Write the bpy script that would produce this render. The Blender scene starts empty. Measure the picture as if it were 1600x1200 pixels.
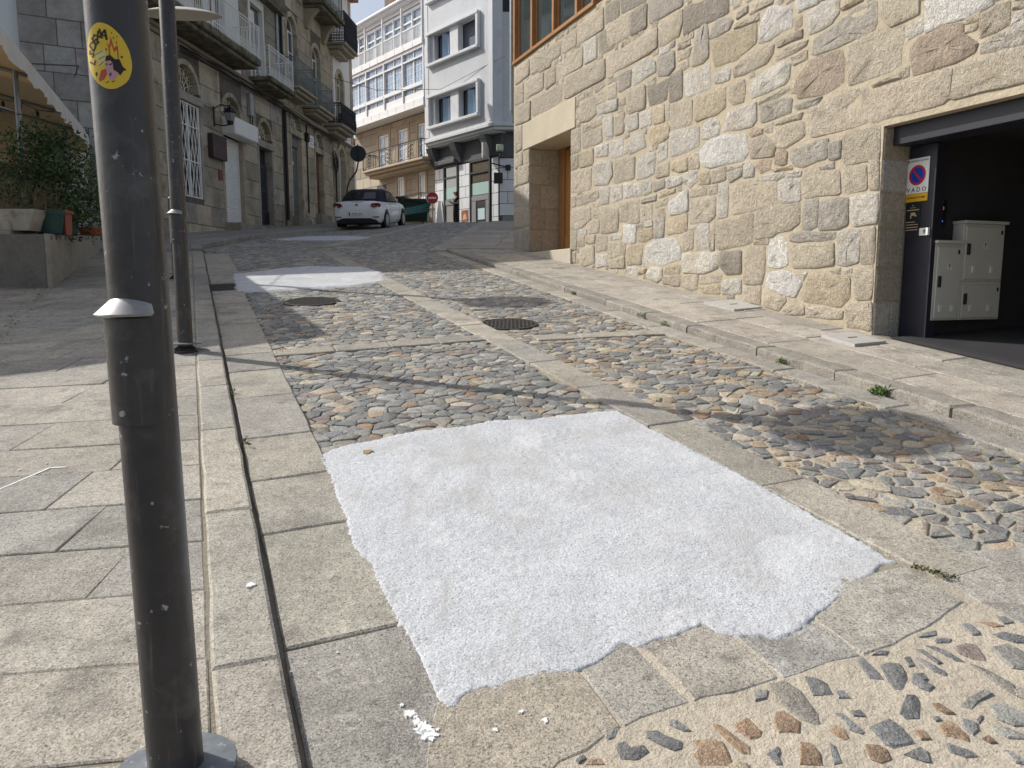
import bpy, math, random
import numpy as np
from mathutils import Vector, Matrix, noise as mnoise
R = math.radians
random.seed(11)
rng = np.random.default_rng(7)
scn = bpy.context.scene
C = scn.collection

# ---------------------------------------------------------------- camera, sky, sun, exposure
H_EYE, GRADE = 1.6, .133
cam = bpy.data.cameras.new('camera'); cam.lens = 27.0; cam.sensor_width = 36.0
cam.clip_start = .05; cam.clip_end = 900
cam_o = bpy.data.objects.new('camera', cam); C.objects.link(cam_o)
cam_o.location = (0, 0, H_EYE); cam_o.rotation_euler = (R(90 - 7.36), 0, 0)
scn.camera = cam_o
SUN_DIR = Vector((-5.12, 2.1, 4.42)).normalized()          # towards the sun
sun = bpy.data.lights.new('sun', 'SUN'); sun.energy = 4.35; sun.angle = R(.53); sun.color = (1, .955, .88)
sun_o = bpy.data.objects.new('sun', sun); C.objects.link(sun_o)
sun_o.rotation_euler = (-SUN_DIR).to_track_quat('-Z', 'Y').to_euler(); sun_o.location = (-20, 8, 40)
world = bpy.data.worlds.new('World'); scn.world = world; world.use_nodes = True
wn = world.node_tree; wn.nodes.clear()
sky = wn.nodes.new('ShaderNodeTexSky'); sky.sky_type = 'NISHITA'; sky.sun_disc = False
sky.sun_elevation = math.asin(SUN_DIR.z); sky.sun_rotation = math.atan2(SUN_DIR.x, SUN_DIR.y)
sky.air_density = 1.0; sky.dust_density = 2.5; sky.ozone_density = 1.0; sky.altitude = 50
bgn = wn.nodes.new('ShaderNodeBackground'); bgn.inputs['Strength'].default_value = .138
won = wn.nodes.new('ShaderNodeOutputWorld')
hs = wn.nodes.new('ShaderNodeHueSaturation'); hs.inputs['Saturation'].default_value = .62; hs.inputs['Value'].default_value = 1.05
wn.links.new(sky.outputs[0], hs.inputs['Color']); wn.links.new(hs.outputs[0], bgn.inputs['Color']); wn.links.new(bgn.outputs[0], won.inputs['Surface'])
scn.view_settings.view_transform = 'Standard'; scn.view_settings.look = 'None'
scn.view_settings.exposure = 0.0; scn.view_settings.gamma = 1.0
scn.view_settings.use_curve_mapping = False
scn.cycles.max_bounces = 6; scn.cycles.diffuse_bounces = 4

# ---------------------------------------------------------------- materials
def mat(name, base=(.5, .5, .5), rough=.8, attr=False, noises=(), speck=None, stain=None, bump=(), metal=0., spec=.4, trans=0., coat=0.):
    """noises: (scale, amount, detail); speck: (scale, dark colour, amount, light amount); stain: (scale, colour, lo, hi); bump: (scale, distance, detail)"""
    m = bpy.data.materials.new(name); m.use_nodes = True
    nt = m.node_tree; N = nt.nodes; Lk = nt.links
    b = N['Principled BSDF']; b.inputs['Roughness'].default_value = rough; b.inputs['Metallic'].default_value = metal
    b.inputs['Specular IOR Level'].default_value = spec
    if coat: b.inputs['Coat Weight'].default_value = coat
    geo = N.new('ShaderNodeNewGeometry')
    if attr:
        a = N.new('ShaderNodeAttribute'); a.attribute_name = 'Col'; col = a.outputs['Color']
    else:
        c = N.new('ShaderNodeRGB'); c.outputs[0].default_value = (*base, 1); col = c.outputs[0]
    def tex(scale, detail=3, off=0., rg=.6, aniso=None):
        t = N.new('ShaderNodeTexNoise'); t.inputs['Scale'].default_value = scale; t.inputs['Detail'].default_value = detail
        t.inputs['Roughness'].default_value = rg
        if aniso:
            mp = N.new('ShaderNodeMapping'); mp.inputs['Scale'].default_value = aniso[:3]; mp.inputs['Rotation'].default_value = (0, 0, aniso[3] if len(aniso) > 3 else 0)
            Lk.new(geo.outputs['Position'], mp.inputs['Vector']); Lk.new(mp.outputs[0], t.inputs['Vector'])
        elif off:
            v = N.new('ShaderNodeVectorMath'); v.operation = 'ADD'; v.inputs[1].default_value = (off, off * .7, -off)
            Lk.new(geo.outputs['Position'], v.inputs[0]); Lk.new(v.outputs[0], t.inputs['Vector'])
        else: Lk.new(geo.outputs['Position'], t.inputs['Vector'])
        return t.outputs['Fac']
    def rng_(src, a0, a1, b0, b1):
        r = N.new('ShaderNodeMapRange'); r.inputs[1].default_value = a0; r.inputs[2].default_value = a1
        r.inputs[3].default_value = b0; r.inputs[4].default_value = b1; Lk.new(src, r.inputs[0]); return r.outputs[0]
    def mixc(f, x, y, mode='MIX'):
        mx = N.new('ShaderNodeMix'); mx.data_type = 'RGBA'; mx.blend_type = mode
        for sock, val in ((mx.inputs[0], f), (mx.inputs[6], x), (mx.inputs[7], y)):
            if isinstance(val, (int, float)): sock.default_value = val
            elif isinstance(val, tuple): sock.default_value = (*val, 1)
            else: Lk.new(val, sock)
        return mx.outputs[2]
    for i, (s, am, dt) in enumerate(noises):
        f = rng_(tex(s, dt, 3.1 * i), .25, .75, 1 - am, 1 + am)
        vm = N.new('ShaderNodeVectorMath'); vm.operation = 'SCALE'; Lk.new(col, vm.inputs[0]); Lk.new(f, vm.inputs['Scale']); col = vm.outputs[0]
    if stain:
        for j, st in enumerate(stain if isinstance(stain, list) else [stain]):
            f = rng_(tex(st[0], 5, 7.7 + 4 * j, aniso=st[5] if len(st) > 5 else None), st[2], st[3], 0, st[4] if len(st) > 4 else .8); col = mixc(f, col, st[1])
    if speck:
        f = rng_(tex(speck[0], 2, 1.3), .52, .68, 0, speck[2]); col = mixc(f, col, speck[1])
        f = rng_(tex(speck[0] * 1.37, 2, 5.9), .56, .7, 0, speck[3]); col = mixc(f, col, (.75, .72, .66))
    Lk.new(col, b.inputs['Base Color'])
    if bump:
        prev = None
        for k, (s, d, dt) in enumerate(bump):
            bp = N.new('ShaderNodeBump'); bp.inputs['Distance'].default_value = d; bp.inputs['Strength'].default_value = 1.0
            Lk.new(tex(s, dt, 2.2 * k), bp.inputs['Height'])
            if prev: Lk.new(prev, bp.inputs['Normal'])
            prev = bp.outputs[0]
        Lk.new(prev, b.inputs['Normal'])
    m['_'] = 1
    return m

def glass_mat(name, col, rough=.06):
    m = bpy.data.materials.new(name); m.use_nodes = True
    b = m.node_tree.nodes['Principled BSDF']; b.inputs['Base Color'].default_value = (*col, 1)
    b.inputs['Roughness'].default_value = rough; b.inputs['Specular IOR Level'].default_value = .9; b.inputs['IOR'].default_value = 1.6
    b.inputs['Coat Weight'].default_value = .6; b.inputs['Coat Roughness'].default_value = .03
    return m

# ---------------------------------------------------------------- mesh builder
class MB:
    def __init__(s): s.v = []; s.f = []; s.c = []; s.T = None; s.col = (1, 1, 1)
    def add(s, vs, fs, col=None):
        o = len(s.v)
        for p in vs:
            p = Vector(p)
            if s.T is not None: p = s.T @ p if isinstance(s.T, Matrix) else Vector(s.T(p))
            s.v.append(tuple(p))
        s.c += [col or s.col] * len(vs)
        s.f += [tuple(i + o for i in q) for q in fs]
        return s
    def box(s, lo, hi, col=None, bev=0.):
        x0, y0, z0 = lo; x1, y1, z1 = hi
        if x0 > x1: x0, x1 = x1, x0
        if y0 > y1: y0, y1 = y1, y0
        if z0 > z1: z0, z1 = z1, z0
        if bev <= 0:
            return s.add([(x0, y0, z0), (x1, y0, z0), (x1, y1, z0), (x0, y1, z0), (x0, y0, z1), (x1, y0, z1), (x1, y1, z1), (x0, y1, z1)],
                         [(0, 3, 2, 1), (4, 5, 6, 7), (0, 1, 5, 4), (1, 2, 6, 5), (2, 3, 7, 6), (3, 0, 4, 7)], col)
        b = min(bev, (x1 - x0) * .45, (y1 - y0) * .45, (z1 - z0) * .45)
        xs, ys, zs = (x0, x1), (y0, y1), (z0, z1); vs = []; idx = {}
        for i in (0, 1):
            for j in (0, 1):
                for k in (0, 1):
                    dx = b if i == 0 else -b; dy = b if j == 0 else -b; dz = b if k == 0 else -b
                    for ax in range(3):
                        p = [xs[i] + dx, ys[j] + dy, zs[k] + dz]; p[ax] = (xs[i], ys[j], zs[k])[ax]
                        idx[i, j, k, ax] = len(vs); vs.append(p)
        fs = []
        I = lambda i, j, k, a: idx[i, j, k, a]
        for i in (0, 1):
            q = [I(i, 0, 0, 0), I(i, 1, 0, 0), I(i, 1, 1, 0), I(i, 0, 1, 0)]; fs.append(tuple(q if i else q[::-1]))
            q = [I(0, i, 0, 1), I(0, i, 1, 1), I(1, i, 1, 1), I(1, i, 0, 1)]; fs.append(tuple(q if i else q[::-1]))
            q = [I(0, 0, i, 2), I(1, 0, i, 2), I(1, 1, i, 2), I(0, 1, i, 2)]; fs.append(tuple(q if i else q[::-1]))
        for a in (0, 1):
            for c_ in (0, 1):
                fs.append((I(a, c_, 0, 0), I(a, c_, 1, 0), I(a, c_, 1, 1), I(a, c_, 0, 1)) if a != c_ else (I(a, c_, 0, 1), I(a, c_, 1, 1), I(a, c_, 1, 0), I(a, c_, 0, 0)))
                fs.append((I(a, 0, c_, 0), I(a, 1, c_, 0), I(a, 1, c_, 2), I(a, 0, c_, 2)) if a == c_ else (I(a, 0, c_, 2), I(a, 1, c_, 2), I(a, 1, c_, 0), I(a, 0, c_, 0)))
                fs.append((I(0, a, c_, 1), I(1, a, c_, 1), I(1, a, c_, 2), I(0, a, c_, 2)) if a != c_ else (I(0, a, c_, 2), I(1, a, c_, 2), I(1, a, c_, 1), I(0, a, c_, 1)))
                for d in (0, 1):
                    t = (I(a, c_, d, 0), I(a, c_, d, 1), I(a, c_, d, 2)); fs.append(t if (a + c_ + d) % 2 == 1 else t[::-1])
        return s.add(vs, fs, col)
    def prism(s, poly, fn0, fn1, col=None):                      # poly 2-D, fn(x, y) -> 3-D for bottom and top
        n = len(poly); vs = [fn0(*p) for p in poly] + [fn1(*p) for p in poly]
        return s.add(vs, [tuple(range(n))[::-1], tuple(range(n, 2 * n))] + [(i, (i + 1) % n, n + (i + 1) % n, n + i) for i in range(n)], col)
    def tube(s, pts, r, n=8, col=None, cap=True):
        pts = [Vector(p) for p in pts]; rr = r if isinstance(r, (list, tuple)) else [r] * len(pts)
        vs = []; up = None
        for i, p in enumerate(pts):
            d = (pts[min(i + 1, len(pts) - 1)] - pts[max(i - 1, 0)]).normalized()
            if up is None: up = Vector((0, 0, 1)) if abs(d.z) < .9 else Vector((1, 0, 0))
            x = d.cross(up).normalized(); y = x.cross(d).normalized(); up = y
            for k in range(n):
                a = 2 * math.pi * k / n; vs.append(p + (x * math.cos(a) + y * math.sin(a)) * rr[i])
        fs = []
        for i in range(len(pts) - 1):
            for k in range(n):
                k2 = (k + 1) % n; fs.append((i * n + k, i * n + k2, (i + 1) * n + k2, (i + 1) * n + k))
        if cap: fs += [tuple(range(n))[::-1], tuple(range((len(pts) - 1) * n, len(pts) * n))]
        fs = [q[::-1] for q in fs]
        return s.add(vs, fs, col)
    def lathe(s, prof, n=24, at=(0, 0, 0), col=None):
        vs = []; fs = []
        for r, z in prof:
            for k in range(n):
                a = 2 * math.pi * k / n; vs.append((at[0] + r * math.cos(a), at[1] + r * math.sin(a), at[2] + z))
        for i in range(len(prof) - 1):
            for k in range(n):
                k2 = (k + 1) % n; fs.append((i * n + k, i * n + k2, (i + 1) * n + k2, (i + 1) * n + k))
        fs += [tuple(range(n))[::-1], tuple(range((len(prof) - 1) * n, len(prof) * n))]
        return s.add(vs, fs, col)
    def build(s, name, m, parent=None, smooth=False, kind=None, cols=False, autosmooth=None):
        off = world_loc(parent) if parent else Vector((0, 0, 0))
        me = bpy.data.meshes.new(name)
        me.from_pydata([(a - off.x, b - off.y, c - off.z) for a, b, c in s.v], [], s.f)
        for mm in (m if isinstance(m, list) else [m]): me.materials.append(mm)
        if cols:
            at = me.attributes.new('Col', 'FLOAT_COLOR', 'POINT')
            at.data.foreach_set('color', np.c_[np.array(s.c, np.float32), np.ones(len(s.c), np.float32)].ravel())
        if smooth:
            me.polygons.foreach_set('use_smooth', [True] * len(me.polygons))
            if autosmooth: me.set_sharp_from_angle(angle=R(autosmooth))
        return link(name, me, parent, kind)

def world_loc(o):
    v = Vector((0, 0, 0))
    while o: v = v + Vector(o.location); o = o.parent
    return v
def link(name, data, parent=None, kind=None):
    o = bpy.data.objects.new(name, data); C.objects.link(o)
    if parent: o.parent = parent
    if kind: o['kind'] = kind
    return o
def tag(o, label=None, cat=None, group=None, kind=None):
    if label: o['label'] = label
    if cat: o['category'] = cat
    if group: o['group'] = group
    if kind: o['kind'] = kind
    return o
def thing(name, loc, label, cat, group=None):
    o = bpy.data.objects.new(name, None); o.empty_display_size = .1; C.objects.link(o); o.location = loc
    return tag(o, label, cat, group)
def copy_tree(o, parent=None):
    c = o.copy(); C.objects.link(c)
    if parent: c.parent = parent
    for ch in list(o.children): copy_tree(ch, c)
    return c
def text_mb(mb, txt, size, M4, col=None, ext=.0008, align='CENTER', spacing=1.0, shear=0.):
    cu = bpy.data.curves.new('t', 'FONT'); cu.body = txt; cu.size = size; cu.align_x = align; cu.align_y = 'CENTER'
    cu.extrude = ext; cu.space_character = spacing; cu.shear = shear; cu.resolution_u = 2
    o = bpy.data.objects.new('t', cu); C.objects.link(o)
    dg = bpy.context.evaluated_depsgraph_get(); me = bpy.data.meshes.new_from_object(o.evaluated_get(dg))
    mb.add([M4 @ v.co for v in me.vertices], [tuple(p.vertices) for p in me.polygons], col)
    bpy.data.objects.remove(o); bpy.data.curves.remove(cu); bpy.data.meshes.remove(me)

# ---------------------------------------------------------------- lie of the land
def smooth(t): t = max(0., min(1., t)); return t * t * (3 - 2 * t)
def profA(Y):
    if Y < 28: return GRADE * Y
    if Y < 36: u = Y - 28; return GRADE * 28 + GRADE * u - (GRADE - .02) * u * u / 16
    return GRADE * 28 + (GRADE + .02) * 4 + .02 * (min(Y, 60) - 36)
def profB(Y):
    if Y < 22: return GRADE * Y
    return GRADE * 22 + .1 * (Y - 22) if Y < 40 else GRADE * 22 + 1.8 + .02 * (min(Y, 60) - 40)
def gz(x, y):
    t = smooth((x + 6.5) / 4.5)
    return profA(y) * t + profB(y) * (1 - t)
def lerp_pts(P, Y):
    for (y0, x0), (y1, x1) in zip(P, P[1:]):
        if Y <= y1: return x0 + (x1 - x0) * (Y - y0) / (y1 - y0)
    return P[-1][1]
KL = [(-3, 1.455), (1.986, -.589), (16.6, -6.58), (18.3, -7.33), (21.5, -7.05), (25, -6.5), (28, -6.15), (36, -5.5), (46, -5)]
KR = [(-3, 6.20), (1.5, 4.46), (4.717, 3.202), (7.87, 1.969), (17.347, -1.426), (17.6, -1.5), (29, -.85), (46, 0.)]
def kl(Y): return lerp_pts(KL, Y)
def kr(Y): return lerp_pts(KR, Y)
def cl(Y): return .764 - .417 * (Y - 5.325)
def pip(x, y, P):
    ins = False; j = len(P) - 1
    for i in range(len(P)):
        xi, yi = P[i]; xj, yj = P[j]
        if (yi > y) != (yj > y) and x < (xj - xi) * (y - yi) / (yj - yi) + xi: ins = not ins
        j = i
    return ins
def jit(c, a): 
    k = 1 + random.uniform(-a, a); return tuple(max(.01, x * k * (1 + random.uniform(-a * .09, a * .09))) for x in c)
# ---------------------------------------------------------------- ground materials
M_granite = mat('granite_slab', attr=True, rough=.85, noises=[(1.3, .16, 5), (6, .2, 5), (30, .24, 5), (110, .3, 3)], speck=(105, (.085, .08, .072), .8, .5),
                stain=[(2.6, (.18, .165, .145), .52, .68, .65), (8., (.13, .12, .105), .58, .70, .6)], bump=[(28, .006, 5), (150, .003, 3)])
M_cobble = mat('cobble_stone', attr=True, rough=.72, noises=[(18, .22, 5), (60, .3, 4), (150, .25, 2)], speck=(170, (.06, .06, .065), .5, .3), bump=[(32, .012, 5), (110, .005, 3)])
M_mortar = mat('sandy_mortar', attr=True, rough=.95, noises=[(3, .14, 4), (45, .16, 4), (240, .2, 2)], speck=(300, (.2, .16, .12), .5, .3),
               bump=[(22, .012, 4), (120, .004, 3)])
M_white = mat('white_mortar', (.545, .56, .585), rough=.9, noises=[(1.6, .09, 5), (9, .08, 5), (95, .26, 3)],
              stain=[(2.3, (.47, .465, .455), .50, .68, .6), (100, (.20, .20, .205), .565, .66, .8), (20, (.36, .35, .33), .62, .74, .6), (5, (.42, .415, .405), .56, .68, .55, (1.2, .12, 1, .5)), (6, (.66, .67, .685), .55, .66, .6, (.5, .35, 1, .5))], bump=[(105, .0042, 3), (30, .005, 4)])
M_earth = mat('dark_earth', (.16, .145, .12), rough=.95, noises=[(.8, .2, 4), (12, .2, 4)], bump=[(20, .01, 4)])
M_iron = mat('cast_iron', (.055, .05, .047), rough=.62, noises=[(25, .3, 4)], stain=[(14, (.13, .085, .06), .52, .7, .6)], metal=.3, bump=[(120, .002, 2)])
M_asphalt = mat('asphalt', (.07, .07, .072), rough=.9, noises=[(3, .2, 3), (90, .25, 2)], bump=[(90, .004, 2)])

GRAN = [(.385, .353, .295), (.355, .33, .282), (.40, .365, .30), (.32, .302, .268), (.37, .34, .287)]
def gran(a=.1): return jit(random.choice(GRAN), a)

# ground sheet far beyond everything
g = MB(); xs = [-250, -120, -60, -30, -20, -14, -11, -9, -8, -7, -6, -5, -4, -3, -2, -1, 0, 1, 2, 4, 6, 9, 14, 20, 30, 60, 120, 250]
ys = [-120, -40, -10, -3, 0] + [3 * k for k in range(1, 15)] + [45, 50, 60, 90, 160, 320, 500]
for y in ys:
    for x in xs: g.v.append((x, y, gz(x, max(y, -25)) - .16)); g.c.append((1, 1, 1))
nx = len(xs)
g.f = [(j * nx + i, j * nx + i + 1, (j + 1) * nx + i + 1, (j + 1) * nx + i) for j in range(len(ys) - 1) for i in range(nx - 1)]
g.build('ground', M_earth, kind='structure', smooth=True)

# road bed: the mortar between the cobbles
def sheet(name, xa, xb, y0, y1, dy, nxx, dz, m, colf, parent=None, kind='structure', amp=0.):
    b = MB(); rows = int((y1 - y0) / dy) + 1
    for j in range(rows):
        y = y0 + j * dy; a, c = xa(y), xb(y)
        for i in range(nxx + 1):
            x = a + (c - a) * i / nxx
            nr = smooth((3.25 - y) / .1) * smooth((x - kl(y) - .55) / .08)
            h = (amp * mnoise.noise((x * 9, y * 9, 1.)) + amp * .6 * mnoise.noise((x * 27, y * 27, 2.))) * (1 - .55 * nr) + .0185 * nr - .006 * (1 - smooth((x - cl(y) - .1) / .3)) * (1 - nr) if amp else 0
            b.v.append((x, y, gz(x, y) + dz + h)); b.c.append(colf(x, y))
    n1 = nxx + 1
    b.f = [(j * n1 + i, j * n1 + i + 1, (j + 1) * n1 + i + 1, (j + 1) * n1 + i) for j in range(rows - 1) for i in range(nxx)]
    return b.build(name, m, parent, cols=True, smooth=True, kind=kind)
def bedcol(x, y):
    n = mnoise.noise((x * 1.3, y * 1.3, 5.)); n2 = mnoise.noise((x * 4., y * 4., 9.))
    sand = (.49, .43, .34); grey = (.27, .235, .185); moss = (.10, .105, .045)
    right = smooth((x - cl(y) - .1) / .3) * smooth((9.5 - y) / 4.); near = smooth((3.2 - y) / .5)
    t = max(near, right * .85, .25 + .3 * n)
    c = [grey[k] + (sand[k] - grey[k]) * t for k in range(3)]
    edge = max(smooth(1 - abs(x - (kl(y) + .55)) / .5), smooth(1 - abs(x - (kr(y) - .55)) / .6), .5 * smooth((y - 9) / 4))
    mm = max(0, min(1, edge * .7 + n2 * 1.1 - .25)) * (1 - near)
    return tuple(c[k] + (moss[k] - c[k]) * mm for k in range(3))
road = sheet('road', lambda y: kl(y) - .05, lambda y: kr(y) + .05, .4, 46, .07, 90, -.0105, M_mortar, bedcol, amp=.005)
tag(road, 'steep cobbled street climbing from the foreground to the crest', kind='structure')

PATCH1 = [(-1.151, 4.434), (-1.089, 4.577), (-1.026, 4.646), (-0.881, 4.717), (-0.757, 4.828), (-0.622, 4.892), (-0.462, 4.957), (-0.268, 5.024), (-0.13, 5.12), (0.122, 5.149), (0.433, 5.28), (0.75, 5.355), (0.864, 5.106), (1.14, 4.467), (1.354, 3.956), (1.514, 3.518), (1.647, 3.169), (1.658, 3.135), (1.574, 3.102), (1.497, 3.023), (1.409, 2.972), (1.259, 2.828), (1.216, 2.783), (1.003, 2.596), (0.958, 2.565), (0.885, 2.584), (0.795, 2.584), (0.727, 2.604), (0.698, 2.656), (0.593, 2.596), (0.519, 2.565), (0.431, 2.509), (0.391, 2.539), (0.35, 2.484), (0.29, 2.431), (0.211, 2.387), (0.126, 2.374), (0.041, 2.325), (-0.041, 2.29), (-0.082, 2.306), (-0.141, 2.269), (-0.167, 2.21), (-0.195, 2.19), (-0.229, 2.239), (-0.273, 2.331), (-0.357, 2.539), (-0.455, 2.739), (-0.514, 2.875), (-0.605, 3.102), (-0.713, 3.273), (-0.852, 3.675), (-1.024, 4.135)]
PATCH2 = [(-4.779, 13.253), (-4.335, 14.0), (-3.823, 14.5), (-2.916, 14.45), (-2.596, 14.2), (-2.217, 13.435), (-2.01, 12.412), (-2.344, 11.812), (-3.052, 11.532), (-3.542, 11.265), (-4.004, 11.201)]
PATCH3 = [(-6.386, 21.04), (-5.856, 21.973), (-5.368, 22.344), (-4.58, 22.344), (-3.921, 21.732), (-4.13, 21.152), (-4.722, 20.929), (-5.374, 20.929)]

# ---- granite bands set flush with the cobbles
bands = []                                   # exclusion polygons for the cobbles
def inset(P, d):
    n = len(P); A = sum(P[i][0] * P[(i + 1) % n][1] - P[(i + 1) % n][0] * P[i][1] for i in range(n)); sg = 1 if A > 0 else -1
    out = []
    for i in range(n):
        p0, p1, p2 = P[i - 1], P[i], P[(i + 1) % n]
        e1 = Vector((p1[0] - p0[0], p1[1] - p0[1])).normalized(); e2 = Vector((p2[0] - p1[0], p2[1] - p1[1])).normalized()
        n1 = Vector((-e1.y, e1.x)) * sg; n2 = Vector((-e2.y, e2.x)) * sg
        k = d / max(.35, 1 + n1.dot(n2)); v = (n1 + n2) * k
        out.append((p1[0] + v.x, p1[1] + v.y))
    return out
def wob(P, step=.18, a=.006):
    out = []; n = len(P)
    for i in range(n):
        p, q = P[i], P[(i + 1) % n]; L = math.hypot(q[0] - p[0], q[1] - p[1]); k = max(1, int(L / step))
        for j in range(k):
            t = j / k; w = a if j else a * .5
            out.append((p[0] + (q[0] - p[0]) * t + random.uniform(-w, w), p[1] + (q[1] - p[1]) * t + random.uniform(-w, w)))
    return out
def slab(P, parent, top=.012, depth=.07, name='paving_slab', col=None, gap=.006, bev=.009, m=None, tilt=.003, wobble=.004, step=.2):
    P = inset(P, gap); cx = sum(p[0] for p in P) / len(P); cy = sum(p[1] for p in P) / len(P)
    tx, ty, tz = random.uniform(-tilt, tilt), random.uniform(-tilt, tilt), random.uniform(-tilt, tilt)
    zz = lambda x, y: gz(x, y) + top + tz + tx * (x - cx) + ty * (y - cy)
    A = sum(P[i][0] * P[(i + 1) % len(P)][1] - P[(i + 1) % len(P)][0] * P[i][1] for i in range(len(P)))
    if A < 0: P = P[::-1]
    Q = wob(P, step, wobble); I = inset(Q, bev); n = len(Q)
    b = MB(); b.col = col or gran()
    vs = [(x, y, gz(x, y) - depth) for x, y in Q] + [(x, y, zz(x, y) - bev * .7) for x, y in Q] + [(x, y, zz(x, y)) for x, y in I]
    fs = [(i, (i + 1) % n, n + (i + 1) % n, n + i) for i in range(n)] + [(n + i, n + (i + 1) % n, 2 * n + (i + 1) % n, 2 * n + i) for i in range(n)] + [tuple(range(2 * n, 3 * n))]
    b.add(vs, fs)
    o = b.build(name, m or M_granite, parent, cols=True)
    return o
def strip(name, fa, fb, cuts, label, top=.012, wobble=.006, cross=None, **k):
    e = tag(bpy.data.objects.new(name, None), label, kind='structure'); C.objects.link(e); e.location = (fa(cuts[0]), cuts[0], gz(fa(cuts[0]), cuts[0]))
    sl = .36
    for a, b in zip(cuts, cuts[1:]):
        xa0, xb0, xa1, xb1 = fa(a), fb(a), fa(b), fb(b)
        P = [(xa0, a), (fb(a + (xb0 - xa0) * sl), a + (xb0 - xa0) * sl), (fb(b + (xb1 - xa1) * sl), b + (xb1 - xa1) * sl), (xa1, b)]
        slab(P, e, top=top, wobble=wobble, **k)
    return e
def cuts_from(a, b, lo, hi, pre=()):
    c = list(pre) or [a]
    while c[-1] < b: c.append(c[-1] + random.uniform(lo, hi))
    return c
def far_shift(a): return a
gut = strip('gutter_left', lambda y: kl(y) + .015, lambda y: kl(y) + .49, [.9, 1.62, 2.52, 3.40, 4.03, 4.72, 5.62, 6.42, 7.05, 7.75, 8.6, 9.3, 10.1, 10.95, 11.22], 'granite gutter strip along the left kerb', top=.012)
for a, b in zip([12.1, 13.0, 13.9, 14.9, 15.8], [13.0, 13.9, 14.9, 15.8, 16.9]):
    slab([(kl(a) + .015, a), (kl(a) + .49, a + .17), (kl(b) + .49, b + .17), (kl(b) + .015, b)], gut)
strip('gutter_right', lambda y: kr(y) - .28, lambda y: kr(y) - .012, cuts_from(2.9, 16.9, .8, 1.3), 'narrow granite gutter strip along the right kerb', top=.012)
strip('gutter_crest', lambda y: kr(y) - .42, lambda y: kr(y) - .012, cuts_from(17.75, 29.5, .9, 1.3), 'granite gutter strip turning up to the crest', top=.012)
ctr = strip('centre_band', cl, lambda y: cl(y) + .335, [1.9, 2.98, 3.98, 5.0, 5.95, 6.8, 7.66, 8.55, 9.4, 10.3, 11.2, 12.1, 13.1, 14.1, 15.1, 16.1, 17.2, 18.2], 'granite band running up the middle of the street', top=.010)
strip('centre_band_upper', lambda y: -4.75 + .132 * (y - 18.6), lambda y: -4.32 + .132 * (y - 18.6), cuts_from(18.75, 30, .9, 1.4), 'granite band beyond the bend of the street', top=.010)
def cross(name, p, q, w, label, n, top=.010):
    e = tag(bpy.data.objects.new(name, None), label, kind='structure'); C.objects.link(e); e.location = (p[0], p[1], gz(*p))
    d = Vector((q[0] - p[0], q[1] - p[1])); L = d.length; d.normalize(); nn = Vector((-d.y, d.x)) * w / 2
    cs = [0] + sorted(L * (k + random.uniform(-.2, .2)) / n for k in range(1, n)) + [L]
    for a, b in zip(cs, cs[1:]):
        A = Vector(p) + d * a; B = Vector(p) + d * b
        slab([tuple(A - nn), tuple(B - nn), tuple(B + nn), tuple(A + nn)], e, top=top, gap=.006)
    bands.append([tuple(Vector(p) - nn), tuple(Vector(q) - nn), tuple(Vector(q) + nn), tuple(Vector(p) + nn)])
cross('cross_band', (-2.25, 7.2), (-.3, 7.93), .27, 'pale granite band crossing the left lane', 4)
cross('cross_band', (.24, 7.92), (1.62, 8.22), .24, 'pale granite band crossing the right lane', 3)
cross('cross_band', (-7.0, 19.3), (-4.75, 18.75), .3, 'granite band crossing the left lane at the bend', 4)
cross('cross_band', (-4.2, 18.75), (-1.95, 17.35), .26, 'granite band crossing the right lane at the bend', 4)
# near crossing of worn granite
CROSSP = [(-0.215, 2.201), (1.655, 3.129), (1.755, 2.824), (1.34, 2.539), (0.949, 2.387), (0.607, 2.266), (0.396, 2.167), (0.302, 2.112), (0.143, 1.986), (0.0, 1.852), (-0.268, 1.852)]
near = tag(bpy.data.objects.new('cross_band', None), 'worn granite slabs below the large white patch', kind='structure'); C.objects.link(near); near.location = (.5, 2.4, gz(.5, 2.4))
gn = (.39, .355, .30)
for P, c in (([(-.24, 2.26), (.20, 2.47), (.33, 2.13), (.30, 2.11), (.143, 1.986), (0, 1.80), (-.06, 1.60), (-.02, 1.5), (-.24, 1.5)], (.41, .36, .285)), ([(.20, 2.47), (.42, 2.60), (.56, 2.24), (.396, 2.167), (.33, 2.13)], (.37, .345, .30)), ([(.42, 2.60), (.75, 2.76), (.88, 2.36), (.607, 2.266), (.56, 2.24)], gn),
             ([(.75, 2.76), (1.06, 2.9), (1.20, 2.48), (.949, 2.387), (.88, 2.36)], (.37, .355, .325)), ([(1.06, 2.9), (1.655, 3.129), (1.755, 2.824), (1.34, 2.539), (1.20, 2.48)], (.40, .37, .32)),
             ([(1.93, 3.24), (2.03, 3.26), (2.29, 3.31), (2.9, 3.4), (3.2, 3.0), (2.35, 2.75), (1.80, 2.82), (1.69, 3.12)], (.42, .39, .345))):
    slab(P, near, top=.012, col=c, gap=.004, wobble=.012, step=.09, tilt=.002)
bands += [CROSSP, [(1.9, 3.24), (2.29, 3.31), (2.9, 3.4), (3.2, 3.0), (2.35, 2.72), (1.75, 2.8)]]
MOSS = mat('moss', (.09, .085, .03), rough=.95, noises=[(40, .4, 3)], bump=[(90, .01, 3)])

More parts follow.
